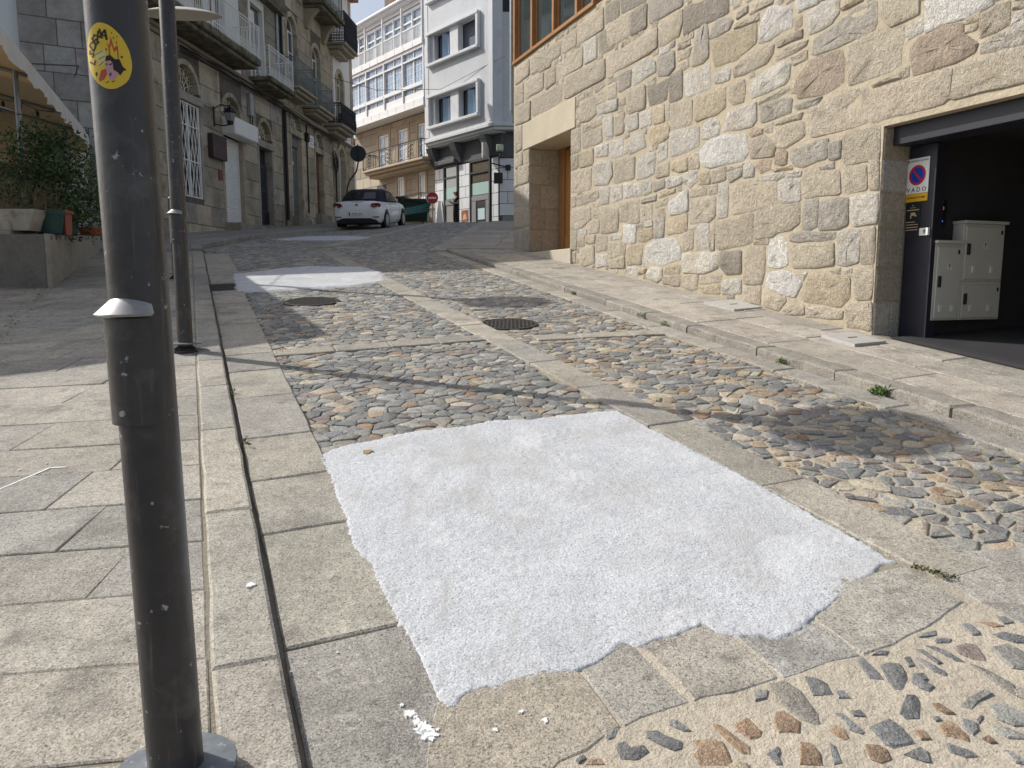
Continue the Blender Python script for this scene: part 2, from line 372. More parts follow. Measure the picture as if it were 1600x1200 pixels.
# ---- pavements and kerbs
def pavement(name, label, loc): 
    e = tag(bpy.data.objects.new(name, None), label, kind='structure'); C.objects.link(e); e.location = loc; return e
kerbL = pavement('kerb_left', 'low granite kerb of the left pavement', (-.9, 2, .3))
KT = .052
cs = [.6, 1.5, 2.42, 3.62, 4.85, 5.9, 6.75, 7.6, 8.4, 9.3, 10.2, 11.1, 12, 13, 14, 15, 16, 17.2]
for a, b in zip(cs, cs[1:]):
    slab([(kl(a) - .21, a - .07), (kl(a), a), (kl(b), b), (kl(b) - .21, b - .07)], kerbL, top=KT, depth=.12, name='kerb_stone', gap=.004, bev=.012, wobble=.005, step=.25)
cs = cuts_from(17.2, 36, 1., 1.5)
for a, b in zip(cs, cs[1:]):
    slab([(kl(a) - .25, a), (kl(a), a), (kl(b), b), (kl(b) - .25, b)], kerbL, top=.11, depth=.15, name='kerb_stone', gap=.006, bev=.015, col=jit((.30, .28, .25), .12))
pavL = pavement('pavement_left', 'granite slab pavement on the left under the lamp posts', (-3, 5, .7))
# traced row boundaries: (point at left, point at L1)
rows = [((-4.46, 6.66), (-2.93, 7.03)), ((-4.17, 6.22), (-2.74, 6.55)), ((-3.88, 5.78), (-2.55, 6.07)), ((-3.59, 5.32), (-2.35, 5.59)), ((-3.3, 4.88), (-2.16, 5.11)), ((-2.99, 4.41), (-1.95, 4.61)),
        ((-2.73, 4.0), (-1.78, 4.18)), ((-2.44, 3.55), (-1.58, 3.71)), ((-2.16, 3.13), (-1.4, 3.26)), ((-1.91, 2.74), (-1.24, 2.85)), ((-1.64, 2.33), (-1.06, 2.41)), ((-1.37, 1.91), (-.88, 1.98))]
lines = []
for (x0, y0), (x1, y1) in rows: lines.append((y0 - (y1 - y0) / (x1 - x0) * x0, (y1 - y0) / (x1 - x0)))
sl = lines[-1][1]; c0 = lines[-1][0]
lines = [(c0 - 1.1, sl), (c0 - .52, sl)] + lines[::-1]
ci, si = lines[-1]
while ci < 16.5 + 3.4: ci += random.uniform(.34, .56); lines.append((ci, si))
L1 = lambda y: kl(y + .07) - .215
JX = {2: [-.9], 3: [-1.25], 4: [-1.62], 5: [-1.95], 6: [-2.25], 7: [-2.2], 8: [-2.95], 9: [-2.65], 10: [-3.2], 12: [-3.78]}
PLW = [(-6.35, 11.1), (-9.4, 18.5)]
for k in range(len(lines) - 1):
    (a0, s0), (a1, s1) = lines[k], lines[k + 1]
    yr = (a0 + a1) / 2 / (1 - s0 * -.41) ; xr = None
    # solve the row's right end on L1
    y = a0
    for _ in range(20): y = a0 + s0 * L1(y)
    xr = L1(y); y = a1
    for _ in range(20): y = a1 + s1 * L1(y)
    xr1 = L1(y); ym = a0 + s0 * xr
    xl = xr - (3.4 if ym < 7 else 4.6 if ym < 11 else 3.1)
    js = [xr]; pre = JX.get(k)
    if pre and pre[0] < xr - .3:
        if xr - pre[0] > 1.5: js.append((xr + pre[0]) / 2)
        js.append(pre[0])
    else: js.append(xr - random.uniform(.5, 1.3))
    while js[-1] > xl: js.append(js[-1] - random.uniform(.8, 1.25))
    for i, (u, w) in enumerate(zip(js, js[1:])):
        ub = u + (xr1 - xr if i == 0 else random.uniform(-.02, .02) - .41 * (a1 - a0) * .0 - .03); wb = w - .03
        P = [(w, a0 + s0 * w), (u, a0 + s0 * u), (ub, a1 + s1 * ub), (wb, a1 + s1 * wb)]
        slab(P, pavL, top=KT - .004, gap=.0035, bev=.006, wobble=.004, step=.3, tilt=.0025)
# upper left pavement in front of the old houses
cs = cuts_from(17.2, 38, .8, 1.2)
for a, b in zip(cs, cs[1:]):
    ws = [kl(a) - .26, kl(a) - 1.2, kl(a) - 2.2, kl(a) - 3.4]
    for u, w in zip(ws, ws[1:]):
        slab([(w, a), (u, a), (u + kl(b) - kl(a), b), (w + kl(b) - kl(a), b)], pavL, top=.10, col=jit((.30, .28, .255), .15), gap=.006)
b = MB()
for y in np.arange(.4, 38, .5):
    for x in (kl(y) - 6.5, kl(y) - .05): b.v.append((x, y, gz(x, y) + (.042 if y < 17.2 else .092))); b.c.append((.24, .21, .15))
n_ = len(b.v) // 2
b.f = [(2 * j, 2 * j + 1, 2 * j + 3, 2 * j + 2) for j in range(n_ - 1)]
b.build('joint_bed', M_mortar, pavL, cols=True)

kerbR = pavement('kerb_right', 'rough worn kerb stones of the right pavement', (2, 8, 1.1))
cs = cuts_from(2.2, 17.3, .7, 1.25); cs[-1] = 17.42
KH = .078
for a, b in zip(cs, cs[1:]):
    P = [(kr(a), a), (kr(a) + .24, a + .05), (kr(b) + .24, b + .05), (kr(b), b)]
    slab(P, kerbR, top=KH, depth=.12, name='kerb_stone', gap=.006, bev=.022, wobble=.016, step=.12, col=jit((.30, .275, .235), .15))
pavR = pavement('pavement_right', 'granite slab pavement at the foot of the rubble wall', (3, 8, 1.2))
WX0, WY0, WA = 3.632, 7.760, R(-20.67)
wdir = Vector((math.sin(WA), math.cos(WA), 0)); wnor = Vector((-math.cos(WA), math.sin(WA), 0))   # wnor points to the street
def wallx(y): return WX0 + (y - WY0) * wdir.x / wdir.y
def Rw(i, y):                                    # three courses of slabs between kerb and wall
    a, b = kr(y) + .245, wallx(y) - .02; return a + (b - a) * (0, .42, .74, 1)[i]
for i in range(3):
    c_ = cuts_from(2.1 + .3 * i, 17.2, .95, 1.6) if i else [2.1, 3.2, 4.35, 5.95, 7.3, 8.4, 9.8, 11.0, 12.3, 13.5, 14.9, 16.2, 17.3]
    for a, b in zip(c_, c_[1:]):
        sk = .36 * (Rw(i + 1, a) - Rw(i, a))
        P = [(Rw(i, a), a), (Rw(i + 1, a + sk), a + sk), (Rw(i + 1, b + sk), b + sk), (Rw(i, b), b)]
        slab(P, pavR, top=.076, gap=.005, bev=.009, wobble=.008, tilt=.004, col=jit(random.choice([(.43, .39, .33), (.41, .375, .32), (.38, .35, .30)]), .1))
cs = cuts_from(17.5, 33, .8, 1.1)
for a, b in zip(cs, cs[1:]):
    xs_ = [kr(a) + .0, kr(a) + 1.1, kr(a) + 2.2, kr(a) + 3.6, kr(a) + 5.]
    for u, w in zip(xs_, xs_[1:]):
        slab([(u, a), (w, a), (w + kr(b) - kr(a), b), (u + kr(b) - kr(a), b)], pavR, top=.05 if a > 20 else .08, gap=.006, col=jit((.33, .30, .26), .14))
b = MB()
for y in np.arange(1.5, 34, .5):
    for x in (kr(y) + .02, wallx(y) + .1 if y < 17 else kr(y) + 5): b.v.append((x, y, gz(x, y) + (.066 if y < 17 else .04 if y > 20 else .07))); b.c.append((.20, .175, .135))
n_ = len(b.v) // 2; b.f = [(2 * j, 2 * j + 1, 2 * j + 3, 2 * j + 2) for j in range(n_ - 1)]
b.build('joint_bed', M_mortar, pavR, cols=True)

# ---- white mortar patches
def patch(P, cell, hgt, name_label, rough_edge=.005):
    P = wob(P, .022, rough_edge)
    xs_ = [p[0] for p in P]; ys_ = [p[1] for p in P]; x0, x1, y0, y1 = min(xs_), max(xs_), min(ys_), max(ys_)
    nx_, ny_ = int((x1 - x0) / cell) + 2, int((y1 - y0) / cell) + 2
    X = x0 + cell * np.arange(nx_); Y = y0 + cell * np.arange(ny_); XX, YY = np.meshgrid(X, Y)
    ins = np.zeros(XX.shape, bool); D = np.full(XX.shape, 9.); n = len(P)
    for i in range(n):
        (xi, yi), (xj, yj) = P[i], P[i - 1]
        if yi != yj: ins ^= ((yi > YY) != (yj > YY)) & (XX < (xj - xi) * (YY - yi) / (yj - yi) + xi)
        ex, ey = xj - xi, yj - yi; L2 = ex * ex + ey * ey + 1e-12
        t = np.clip(((XX - xi) * ex + (YY - yi) * ey) / L2, 0, 1); D = np.minimum(D, np.hypot(XX - xi - t * ex, YY - yi - t * ey))
    sd = np.where(ins, D, -D); keep = sd > -cell * 1.2
    b = MB(); idx = -np.ones(XX.shape, int)
    for j in range(ny_):
        for i in range(nx_):
            if not keep[j, i]: continue
            x, y = float(XX[j, i]), float(YY[j, i]); s = float(sd[j, i])
            e = smooth((s + .004) / (.02 + .03 * max(0, mnoise.noise((x * 6, y * 6, 13.)))))
            h = hgt * e - .02 * (1 - e) + .006 * mnoise.noise((x * 4, y * 4, 3.)) + (.011 * mnoise.noise((x * 45, y * 45, 6.)) * math.exp(-max(s, 0) / .035) if cell < .03 else 0) + (.0022 * mnoise.noise((x * 30, y * 30, 1.)) * (.35 + smooth(.5 + 1.2 * mnoise.noise((x * 2.1, y * 2.1, 8.)))) + .0010 * mnoise.noise((x * 75, y * 75, 4.)) if cell < .03 else 0)
            idx[j, i] = len(b.v); b.v.append((x, y, gz(x, y) + h)); b.c.append((1, 1, 1))
    for j in range(ny_ - 1):
        for i in range(nx_ - 1):
            q = (idx[j, i], idx[j, i + 1], idx[j + 1, i + 1], idx[j + 1, i])
            if min(q) >= 0: b.f.append(q)
    o = b.build('white_patch', M_white, smooth=True)
    return tag(o, name_label, 'road patch', 'white mortar patches in the cobbles')
patch(PATCH1, .012, .0135, 'large ragged white mortar patch in the foreground of the street')
patch(PATCH2, .05, .022, 'mid-distance white patch half in shade beside the drain grate', .03)
patch(PATCH3, .08, .03, 'farthest white patch, a thin strip behind the parked car', .04)

# ---- cobbles
COB = {'s': (.195, .198, .195), 'g': (.30, .293, .27), 'r': (.30, .205, .13), 'b': (.25, .225, .195), 'p': (.25, .20, .175), 't': (.43, .375, .285), 'o': (.38, .295, .205), 'w': (.42, .40, .36)}
def cobble_geo(P, top, dome, col, b, sink=.05):
    n = len(P); cx = sum(p[0] for p in P) / n; cy = sum(p[1] for p in P) / n
    tx, ty = random.uniform(-.045, .045), random.uniform(-.045, .045)
    zf = lambda x, y: gz(x, y) + top + tx * (x - cx) + ty * (y - cy)
    I = [(cx + (x - cx) * .86, cy + (y - cy) * .86) for x, y in P]
    vs = [(x, y, gz(x, y) - sink) for x, y in P] + [(x, y, zf(x, y) - dome) for x, y in P] + [(x, y, zf(x, y) - dome * .2 + random.uniform(-.0022, .0022)) for x, y in I] + [(cx, cy, zf(cx, cy) + random.uniform(-.001, .003))]
    fs = []
    for r_ in (0, 1):
        fs += [(r_ * n + i, r_ * n + (i + 1) % n, (r_ + 1) * n + (i + 1) % n, (r_ + 1) * n + i) for i in range(n)]
    fs += [(2 * n + i, 2 * n + (i + 1) % n, 3 * n) for i in range(n)]
    b.add(vs, fs, col)
def ccw(P):
    A = sum(P[i][0] * P[(i + 1) % len(P)][1] - P[(i + 1) % len(P)][0] * P[i][1] for i in range(len(P)))
    return P if A > 0 else P[::-1]
def clip(P, px, py, nx_, ny_):
    out = []; n = len(P); d = [(p[0] - px) * nx_ + (p[1] - py) * ny_ for p in P]
    for i in range(n):
        a, b_ = d[i], d[(i + 1) % n]
        if a <= 0: out.append(P[i])
        if (a < 0 < b_) or (b_ < 0 < a):
            t = a / (a - b_); p, q = P[i], P[(i + 1) % n]; out.append((p[0] + (q[0] - p[0]) * t, p[1] + (q[1] - p[1]) * t))
    return out
NEAR = '''s 396,2120 428,2123 449,2099 495,2076 484,2047 462,2039 433,2058 393,2093
s 475,2166 497,2166 530,2120 504,2120 471,2145
s 306,2070 324,2076 340,2047 383,2058 392,2036 354,2003 306,2008 301,2047
g 268,2099 294,2142 320,2142 301,2093 279,2084
r 525,2082 576,2084 612,2076 617,2036 616,1986 524,1986 516,2025 541,2058
r 599,2148 621,2142 688,2053 678,2019 653,2030 628,2076
r 665,2148 714,2179 742,2117 726,2093 695,2087 664,2129
b 834,2335 883,2353 920,2306 928,2251 937,2192 926,2142 906,2135 869,2166 841,2231
r 809,2205 834,2211 868,2160 848,2111 818,2117 787,2111 784,2154
s 722,2030 765,2058 765,2036 749,2013 752,1986 736,1986
g 768,2299 816,2306 798,2265 758,2251
s 180,2003 202,2025 211,2011 187,1989
r 212,2003 249,2008 259,1986 203,1986
s 961,2379 996,2371 1021,2342 1017,2285 952,2282
s 1030,2306 1050,2299 1058,2306 1067,2265 1027,2265
s 986,2198 1012,2198 1026,2148 1040,2117 1030,2108 998,2123 1003,2166
r 938,2123 965,2148 983,2129 987,2093 965,2084 948,2105
s 1037,2205 1071,2211 1076,2179 1038,2185
s 1173,2475 1194,2480 1201,2440 1213,2394 1212,2360 1167,2364 1167,2417
s 1234,2432 1266,2444 1303,2440 1302,2409 1291,2364 1251,2306 1223,2306 1221,2349
s 1321,2390 1361,2394 1359,2364 1333,2349 1360,2320 1330,2299 1310,2313 1296,2349
s 1247,2285 1275,2282 1267,2244 1230,2173 1193,2173 1184,2198
s 1063,2135 1141,2173 1160,2142 1171,2070 1095,2050 1077,2064 1071,2105
r 1193,2129 1220,2123 1222,2087 1189,2082
r 1018,2064 1056,2064 1073,2047 1068,2008 1030,1992 1009,2008
r 836,2076 867,2070 876,2030 863,1986 803,1986
s 921,2076 931,2064 922,1992 899,1986 907,2030
s 1109,2025 1172,2056 1186,2036 1169,1992 1154,1997
r 1305,2244 1330,2248 1352,2192 1323,2195 1305,2218
r 1268,2142 1316,2166 1327,2148 1338,2099 1329,2070 1302,2087 1270,2099
g 1387,2231 1433,2271 1508,2306 1523,2285 1457,2251 1415,2218 1393,2224
s 1360,2179 1395,2154 1382,2123 1352,2102 1342,2135
s 1402,2173 1431,2192 1426,2173 1398,2151
r 1371,2087 1399,2102 1406,2070 1382,2067
s 1254,2070 1285,2058 1313,2036 1318,2016 1280,2013 1248,2036
g 1477,2231 1529,2251 1549,2211 1576,2185 1547,2142 1496,2142 1463,2173
g 1433,2142 1476,2138 1506,2105 1495,2087 1446,2090 1428,2123
g 1398,2047 1424,2036 1439,2003 1429,1986 1408,1992
g 1669,2537 1743,2554 1762,2529 1769,2480 1723,2409 1670,2417 1661,2463
p 1539,2537 1596,2563 1627,2554 1617,2480 1610,2460 1566,2467 1538,2504
s 1445,2546 1476,2546 1502,2512 1530,2452 1503,2460 1473,2512
s 1401,2529 1424,2525 1435,2480 1452,2448 1433,2440 1414,2496
s 1376,2480 1397,2463 1435,2394 1424,2379 1398,2401
s 1337,2480 1361,2488 1352,2432 1329,2424
s 1449,2597 1481,2624 1537,2642 1521,2610 1472,2597
s 1494,2580 1539,2597 1560,2584 1540,2563 1495,2563
s 1642,2678 1679,2688 1688,2633 1675,2610 1647,2606
s 1724,2615 1764,2628 1824,2597 1824,2563 1773,2563 1739,2588
r 1724,2697 1769,2697 1799,2669 1747,2660
s 1803,2726 1838,2730 1848,2688 1805,2678
s 1234,2492 1272,2520 1303,2512 1284,2492
b 1542,2444 1579,2409 1618,2335 1601,2271 1589,2282 1567,2328
s 1273,2179 1294,2182 1296,2166 1274,2160'''
stones = []                                             # (distance, polygon, top, dome, colour)
for ln in NEAR.split('\n'):
    k, *pts = ln.split(); P = [tuple(int(v) / 1000 for v in p.split(',')) for p in pts]
    P = ccw(wob(P, .05, .003)); cy = sum(p[1] for p in P) / len(P)
    stones.append((cy, P, random.uniform(.0125, .0155), .004, jit(COB[k], .2)))
near_c = [(sum(p[0] for p in s[1]) / len(s[1]), sum(p[1] for p in s[1]) / len(s[1])) for s in stones]
for _ in range(400):                                    # sparse stones in the mortar beyond the frame
    x, y = random.uniform(.1, 3.6), random.uniform(.7, 3.0)
    if (x - .35) * .38 + 1.95 < y + .02: continue
    if x < 2.35 and y > 1.93 - .0 * x and y > 1.85: continue
    if any(math.hypot(x - a, (y - b_) * 1.1) < .15 for a, b_ in near_c): continue
    if pip(x, y, CROSSP): continue
    near_c.append((x, y)); a = random.uniform(0, 3.14); L, w = random.uniform(.05, .09), random.uniform(.03, .05)
    P = [(x + L * math.cos(t) * math.cos(a) - w * math.sin(t) * math.sin(a), y + L * math.cos(t) * math.sin(a) + w * math.sin(t) * math.cos(a)) for t in np.linspace(0, 6.283, 8)[:-1]]
    stones.append((y, ccw(P), .012, .004, jit(COB[random.choice('ssgrbp')], .2)))
for _ in range(900):                                    # chips half buried in the mortar between the traced stones
    x, y = random.uniform(.2, 2.6), random.uniform(1.2, 3.0)
    if pip(x, y, CROSSP) or (x - .35) * .38 + 1.93 < y: continue
    if x > 1.62 and (y - 2.95) > -.5 * (x - 1.62) - .1: continue
    if any(math.hypot(x - a, y - b_) < .074 for a, b_ in near_c): continue
    near_c.append((x, y)); a = random.uniform(.2, 1.2); L, w = random.uniform(.022, .048), random.uniform(.014, .028)
    P = [(x + L * math.cos(t) * math.cos(a) - w * math.sin(t) * math.sin(a), y + L * math.cos(t) * math.sin(a) + w * math.sin(t) * math.cos(a)) for t in np.linspace(0, 6.283, 8)[:-1]]
    stones.append((y, ccw([(p[0] + random.uniform(-.006, .006), p[1] + random.uniform(-.006, .006)) for p in P]), .0142, .003, jit(random.choice([(.44, .38, .29), (.36, .33, .28), (.29, .28, .265), (.40, .33, .24)]), .2)))
ua = R(-22.); ux, uy = math.sin(ua), math.cos(ua); vx, vy = math.cos(ua), -math.sin(ua)
DU, DV = .073, .122
ks = {}
U0, U1, V0, V1 = 1., 36., -3.2, 14.
NU, NV = int((U1 - U0) / DU), int((V1 - V0) / DV)
ru = rng.uniform(-.62, .62, (NU, NV)); rv = rng.uniform(-.62, .62, (NU, NV))
gone = rng.uniform(0, 1, (NU, NV)) < .16
def cpt(i, j): return U0 + (i + ru[i, j]) * DU, V0 + (j + rv[i, j] + .5 * (i % 2)) * DV
inP1, inP2, inP3 = inset(PATCH1, .05), inset(PATCH2, .15), inset(PATCH3, .15)
MH = [(-2.69, 10.36, .40), (-.035, 8.72, .36)]
for i in range(3, NU - 3):
    for j in range(3, NV - 3):
        if gone[i, j]: continue
        u, v = cpt(i, j); x, y = u * ux + v * vx, u * uy + v * vy
        if y < 2.6 or y > 33.5: continue
        lo = kl(y) + (.46 if y < 17.4 else .06); hi = kr(y) - (.26 if y < 17.5 else .40)
        if x < lo or x > hi: continue
        c_ = cl(y)
        if y < 18.6 and c_ + .015 < x < c_ + .32: continue
        if x > c_ and x < 3.4 and y < 3.20 + .26 * (x - 1.9): continue
        if x <= c_ and y < 4.3: continue
        if y > 18.7 and -4.73 < x - .132 * (y - 18.6) < -4.34: continue
        if pip(x, y, inP1) or pip(x, y, inP2) or pip(x, y, inP3) or any(pip(x, y, B) for B in bands): continue
        if any(math.hypot(x - a, y - b_) < r for a, b_, r in MH): continue
        right = x > c_ and y < 9.5
        P = [(u - .2, v - .25), (u + .2, v - .25), (u + .2, v + .25), (u - .2, v + .25)]
        for di in (-2, -1, 0, 1, 2):
            for dj in (-2, -1, 0, 1, 2):
                if (di or dj) and not gone[i + di, j + dj]:
                    a, b_ = cpt(i + di, j + dj); dx, dy = a - u, b_ - v
                    if dx * dx + dy * dy > .2: continue
                    if dx * dx + dy * dy < .0016: continue
                    P = clip(P, u + dx / 2, v + dy / 2, dx, dy)
                    if len(P) < 3: break
            if len(P) < 3: break
        if len(P) < 3: continue
        gp = random.uniform(.002, .012) if right else random.uniform(.001, .005)
        if right and y < 4.6: gp += .006
        cu, cv = sum(p[0] for p in P) / len(P), sum(p[1] for p in P) / len(P)
        rad = sum(math.hypot(p[0] - cu, p[1] - cv) for p in P) / len(P)
        if rad < .02: continue
        f = max(.45, 1 - gp / rad)
        P = [(cu + (p[0] - cu) * f, cv + (p[1] - cv) * f) for p in P]
        Q = []
        for a in range(len(P)):                         # cut the corners
            p, q = P[a], P[(a + 1) % len(P)]
            if math.hypot(p[0] - q[0], p[1] - q[1]) < .018 and len(P) > 4: Q.append(((p[0] + q[0]) / 2, (p[1] + q[1]) / 2)); continue
            for t in ((.1, .88) if random.random() < .7 else (.3, .75)): Q.append((p[0] + (q[0] - p[0]) * t + random.uniform(-.005, .005), p[1] + (q[1] - p[1]) * t + random.uniform(-.005, .005)))
        W_ = [(a * ux + b_ * vx, a * uy + b_ * vy) for a, b_ in Q]
        n_ = mnoise.noise((x * .9, y * .9, 11.))
        key = random.choices('sgrbptow', ((34, 34, 2, 8, 5, 10, 4, 4) if not right else (32, 22, 3, 8, 5, 16, 13, 2)))[0]
        if y > 10 and random.random() < .3: key = 'g'
        stones.append((y - .08 * abs(x) , ccw(W_), random.uniform(-.006, .003), random.uniform(.003, .007), jit(COB[key], .22)))
stones.sort(key=lambda s: s[0])
vis = [s for s in stones if s[1][0][1] > 1.2]
M300 = 0; rest = MB()
for s in stones:
    cx_ = sum(p[0] for p in s[1]) / len(s[1]); cy_ = sum(p[1] for p in s[1]) / len(s[1])
    inview = cy_ > 1.9 and abs(cx_) < .69 * cy_
    if M300 < 298 and inview:
        b = MB(); cobble_geo(s[1], s[2], s[3], s[4], b); b.build('cobble', M_cobble, road, cols=True, smooth=True, autosmooth=24); M300 += 1
    else: cobble_geo(s[1], s[2], s[3], s[4], rest)
rest.build('cobbles', M_cobble, road, cols=True, smooth=True, kind='stuff', autosmooth=24)
# ================================================================ right: rubble-stone house
M_wallst = mat('rubble_granite', attr=True, rough=.9, noises=[(2.2, .10, 4), (13, .2, 5), (48, .26, 4)], speck=(120, (.14, .12, .10), .6, .35),
               stain=[(3.2, (.45, .335, .20), .56, .74, .45), (9, (.24, .22, .20), .62, .76, .45)], bump=[(20, .040, 6), (65, .020, 5)])
M_ashlar = mat('smooth_granite', attr=True, rough=.85, noises=[(3, .08, 3), (60, .14, 3)], speck=(200, (.2, .18, .15), .4, .25), bump=[(70, .003, 3)])
M_pointing = mat('lime_pointing', (.47, .405, .30), rough=.95, noises=[(2, .10, 4), (18, .14, 4), (90, .16, 3)], stain=[(5, (.36, .31, .24), .56, .72, .5)], bump=[(16, .014, 5), (70, .006, 3)])
M_wood = mat('varnished_wood', (.36, .175, .065), rough=.45, noises=[(6, .15, 4), (40, .12, 3)], bump=[(60, .001, 2)], coat=.2)
M_wooddoor = mat('oak_door', (.45, .215, .06), rough=.5, noises=[(5, .18, 4), (50, .12, 3)], bump=[(50, .0015, 2)], coat=.15)
M_navy = mat('navy_painted_steel', (.022, .023, .034), rough=.42, noises=[(4, .15, 3)], bump=[(60, .0006, 2)])
M_black = mat('black_paint', (.012, .012, .015), rough=.5)
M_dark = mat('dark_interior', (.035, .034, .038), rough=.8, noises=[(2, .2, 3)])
M_pane = glass_mat('window_glass', (.045, .06, .065))
M_zinc = mat('zinc', (.34, .36, .38), rough=.45, metal=.6, noises=[(8, .12, 3)])
M_cab = mat('grey_cabinet_enamel', (.60, .585, .52), rough=.55, noises=[(4, .05, 3)])
M_plw = mat('white_enamel', (.82, .82, .80), rough=.35)
M_red = mat('sign_red', (.55, .022, .025), rough=.4)
M_blue = mat('sign_blue', (.012, .055, .42), rough=.4)
M_yel = mat('sign_yellow', (.75, .42, .02), rough=.4)
M_beige = mat('beige_print', (.55, .42, .25), rough=.5)
M_roof = mat('roof_tile', (.33, .13, .075), rough=.85, noises=[(5, .25, 3)], bump=[(12, .02, 3)])

def TR(p): 
    s, d, z = p; return (WX0 + wdir.x * s + wnor.x * d, WY0 + wdir.y * s + wnor.y * d, z)
def frame_mat(x0, y0, ds, dn, s, d, z):                 # local x along -s? text frame: x to reader's right, y up, z towards reader
    pass
WC = {'t': (.51, .445, .35), 'w': (.59, .555, .49), 'W': (.66, .635, .595), 'g': (.42, .385, .33), 'o': (.51, .43, .31), 'p': (.45, .36, .28), 'd': (.32, .285, .235)}
rw = thing('stone_house', TR((5, 0, 1.7)), 'house with a tall sunlit rubble-stone wall and a wood-framed window strip above it', 'house')
b = MB(); b.T = TR
WT = 6.27
def wallbox(s0, s1, z0, z1, d0=-.7):
    n = max(1, int((s1 - s0) / 1.2))
    b.box((s0, d0, z0), (s1, 0, z1))
wallbox(-4.4, -.001, 3.135, WT); wallbox(0, 7.22, .4, WT); wallbox(7.222, 9.28, 4.425, WT); wallbox(9.282, 10.17, 1.6, WT)
b.build('wall', M_pointing, rw)
b = MB(); b.T = TR                                       # the house behind the wall
b.box((-4.4, -7.5, .4), (-2.6, -.702, 6.2)); b.box((1.2, -7.5, .4), (7.0, -.702, 6.2)); b.box((9.5, -7.5, 1.4), (10.168, -.702, 9.2)); b.box((6.0, -7.5, 1.0), (9.4, -1.6, 6.25)); b.box((-2.6, -7.5, 3.3), (1.2, -.702, 6.2))
b.build('rear_block', M_pointing, rw)
def chaikin(P, k=.22):
    out = []
    for i in range(len(P)):
        p, q = P[i], P[(i + 1) % len(P)]
        out += [(p[0] + (q[0] - p[0]) * k, p[1] + (q[1] - p[1]) * k), (p[0] + (q[0] - p[0]) * (1 - k), p[1] + (q[1] - p[1]) * (1 - k))]
    return out
def rubble(P, key, bb, step=.13):
    cx = sum(p[0] for p in P) / len(P); cz = sum(p[1] for p in P) / len(P)
    P = ccw(P); size = max(max(abs(p[0] - cx) for p in P), max(abs(p[1] - cz) for p in P))
    P = wob(chaikin(inset(P, -.009), .075), step if size > .12 else .3, .010 if size > .12 else .003)
    if size > .15:
        P = [(max(-4.3, min(10.16, x)), min(6.255, z)) for x, z in P]
    I = inset(P, min(.011, size * .15)); n = len(P)
    out = random.uniform(.006, .019) * (1 if size > .1 else .6); tx, tz = random.uniform(-.02, .02), random.uniform(-.03, .03)
    dd = lambda x, z, h: h + tx * (x - cx) + tz * (z - cz)
    K1 = [(cx + (x - cx) * .72, cz + (z - cz) * .72) for x, z in I]; K2 = [(cx + (x - cx) * .36, cz + (z - cz) * .36) for x, z in I]
    jr = .007 if size > .12 else .003
    vs = [(x, -.03, z) for x, z in P] + [(x, max(.002, dd(x, z, out * .45)), z) for x, z in P] + [(x, max(.004, dd(x, z, out) + random.uniform(-jr, jr) * .5), z) for x, z in I]
    vs += [(x, dd(x, z, out * 1.15) + random.uniform(-jr, jr), z) for x, z in K1] + [(x, dd(x, z, out * 1.2) + random.uniform(-jr, jr), z) for x, z in K2] + [(cx, dd(cx, cz, out * 1.2), cz)]
    fs = []
    for r_ in range(4):
        fs += [(r_ * n + i, (r_ + 1) * n + i, (r_ + 1) * n + (i + 1) % n, r_ * n + (i + 1) % n) for i in range(n)]
    fs += [(4 * n + i, 5 * n, 4 * n + (i + 1) % n) for i in range(n)]
    bb.add(vs, fs, jit(WC[key], .09))
nst = 0; rest = MB(); rest.T = TR
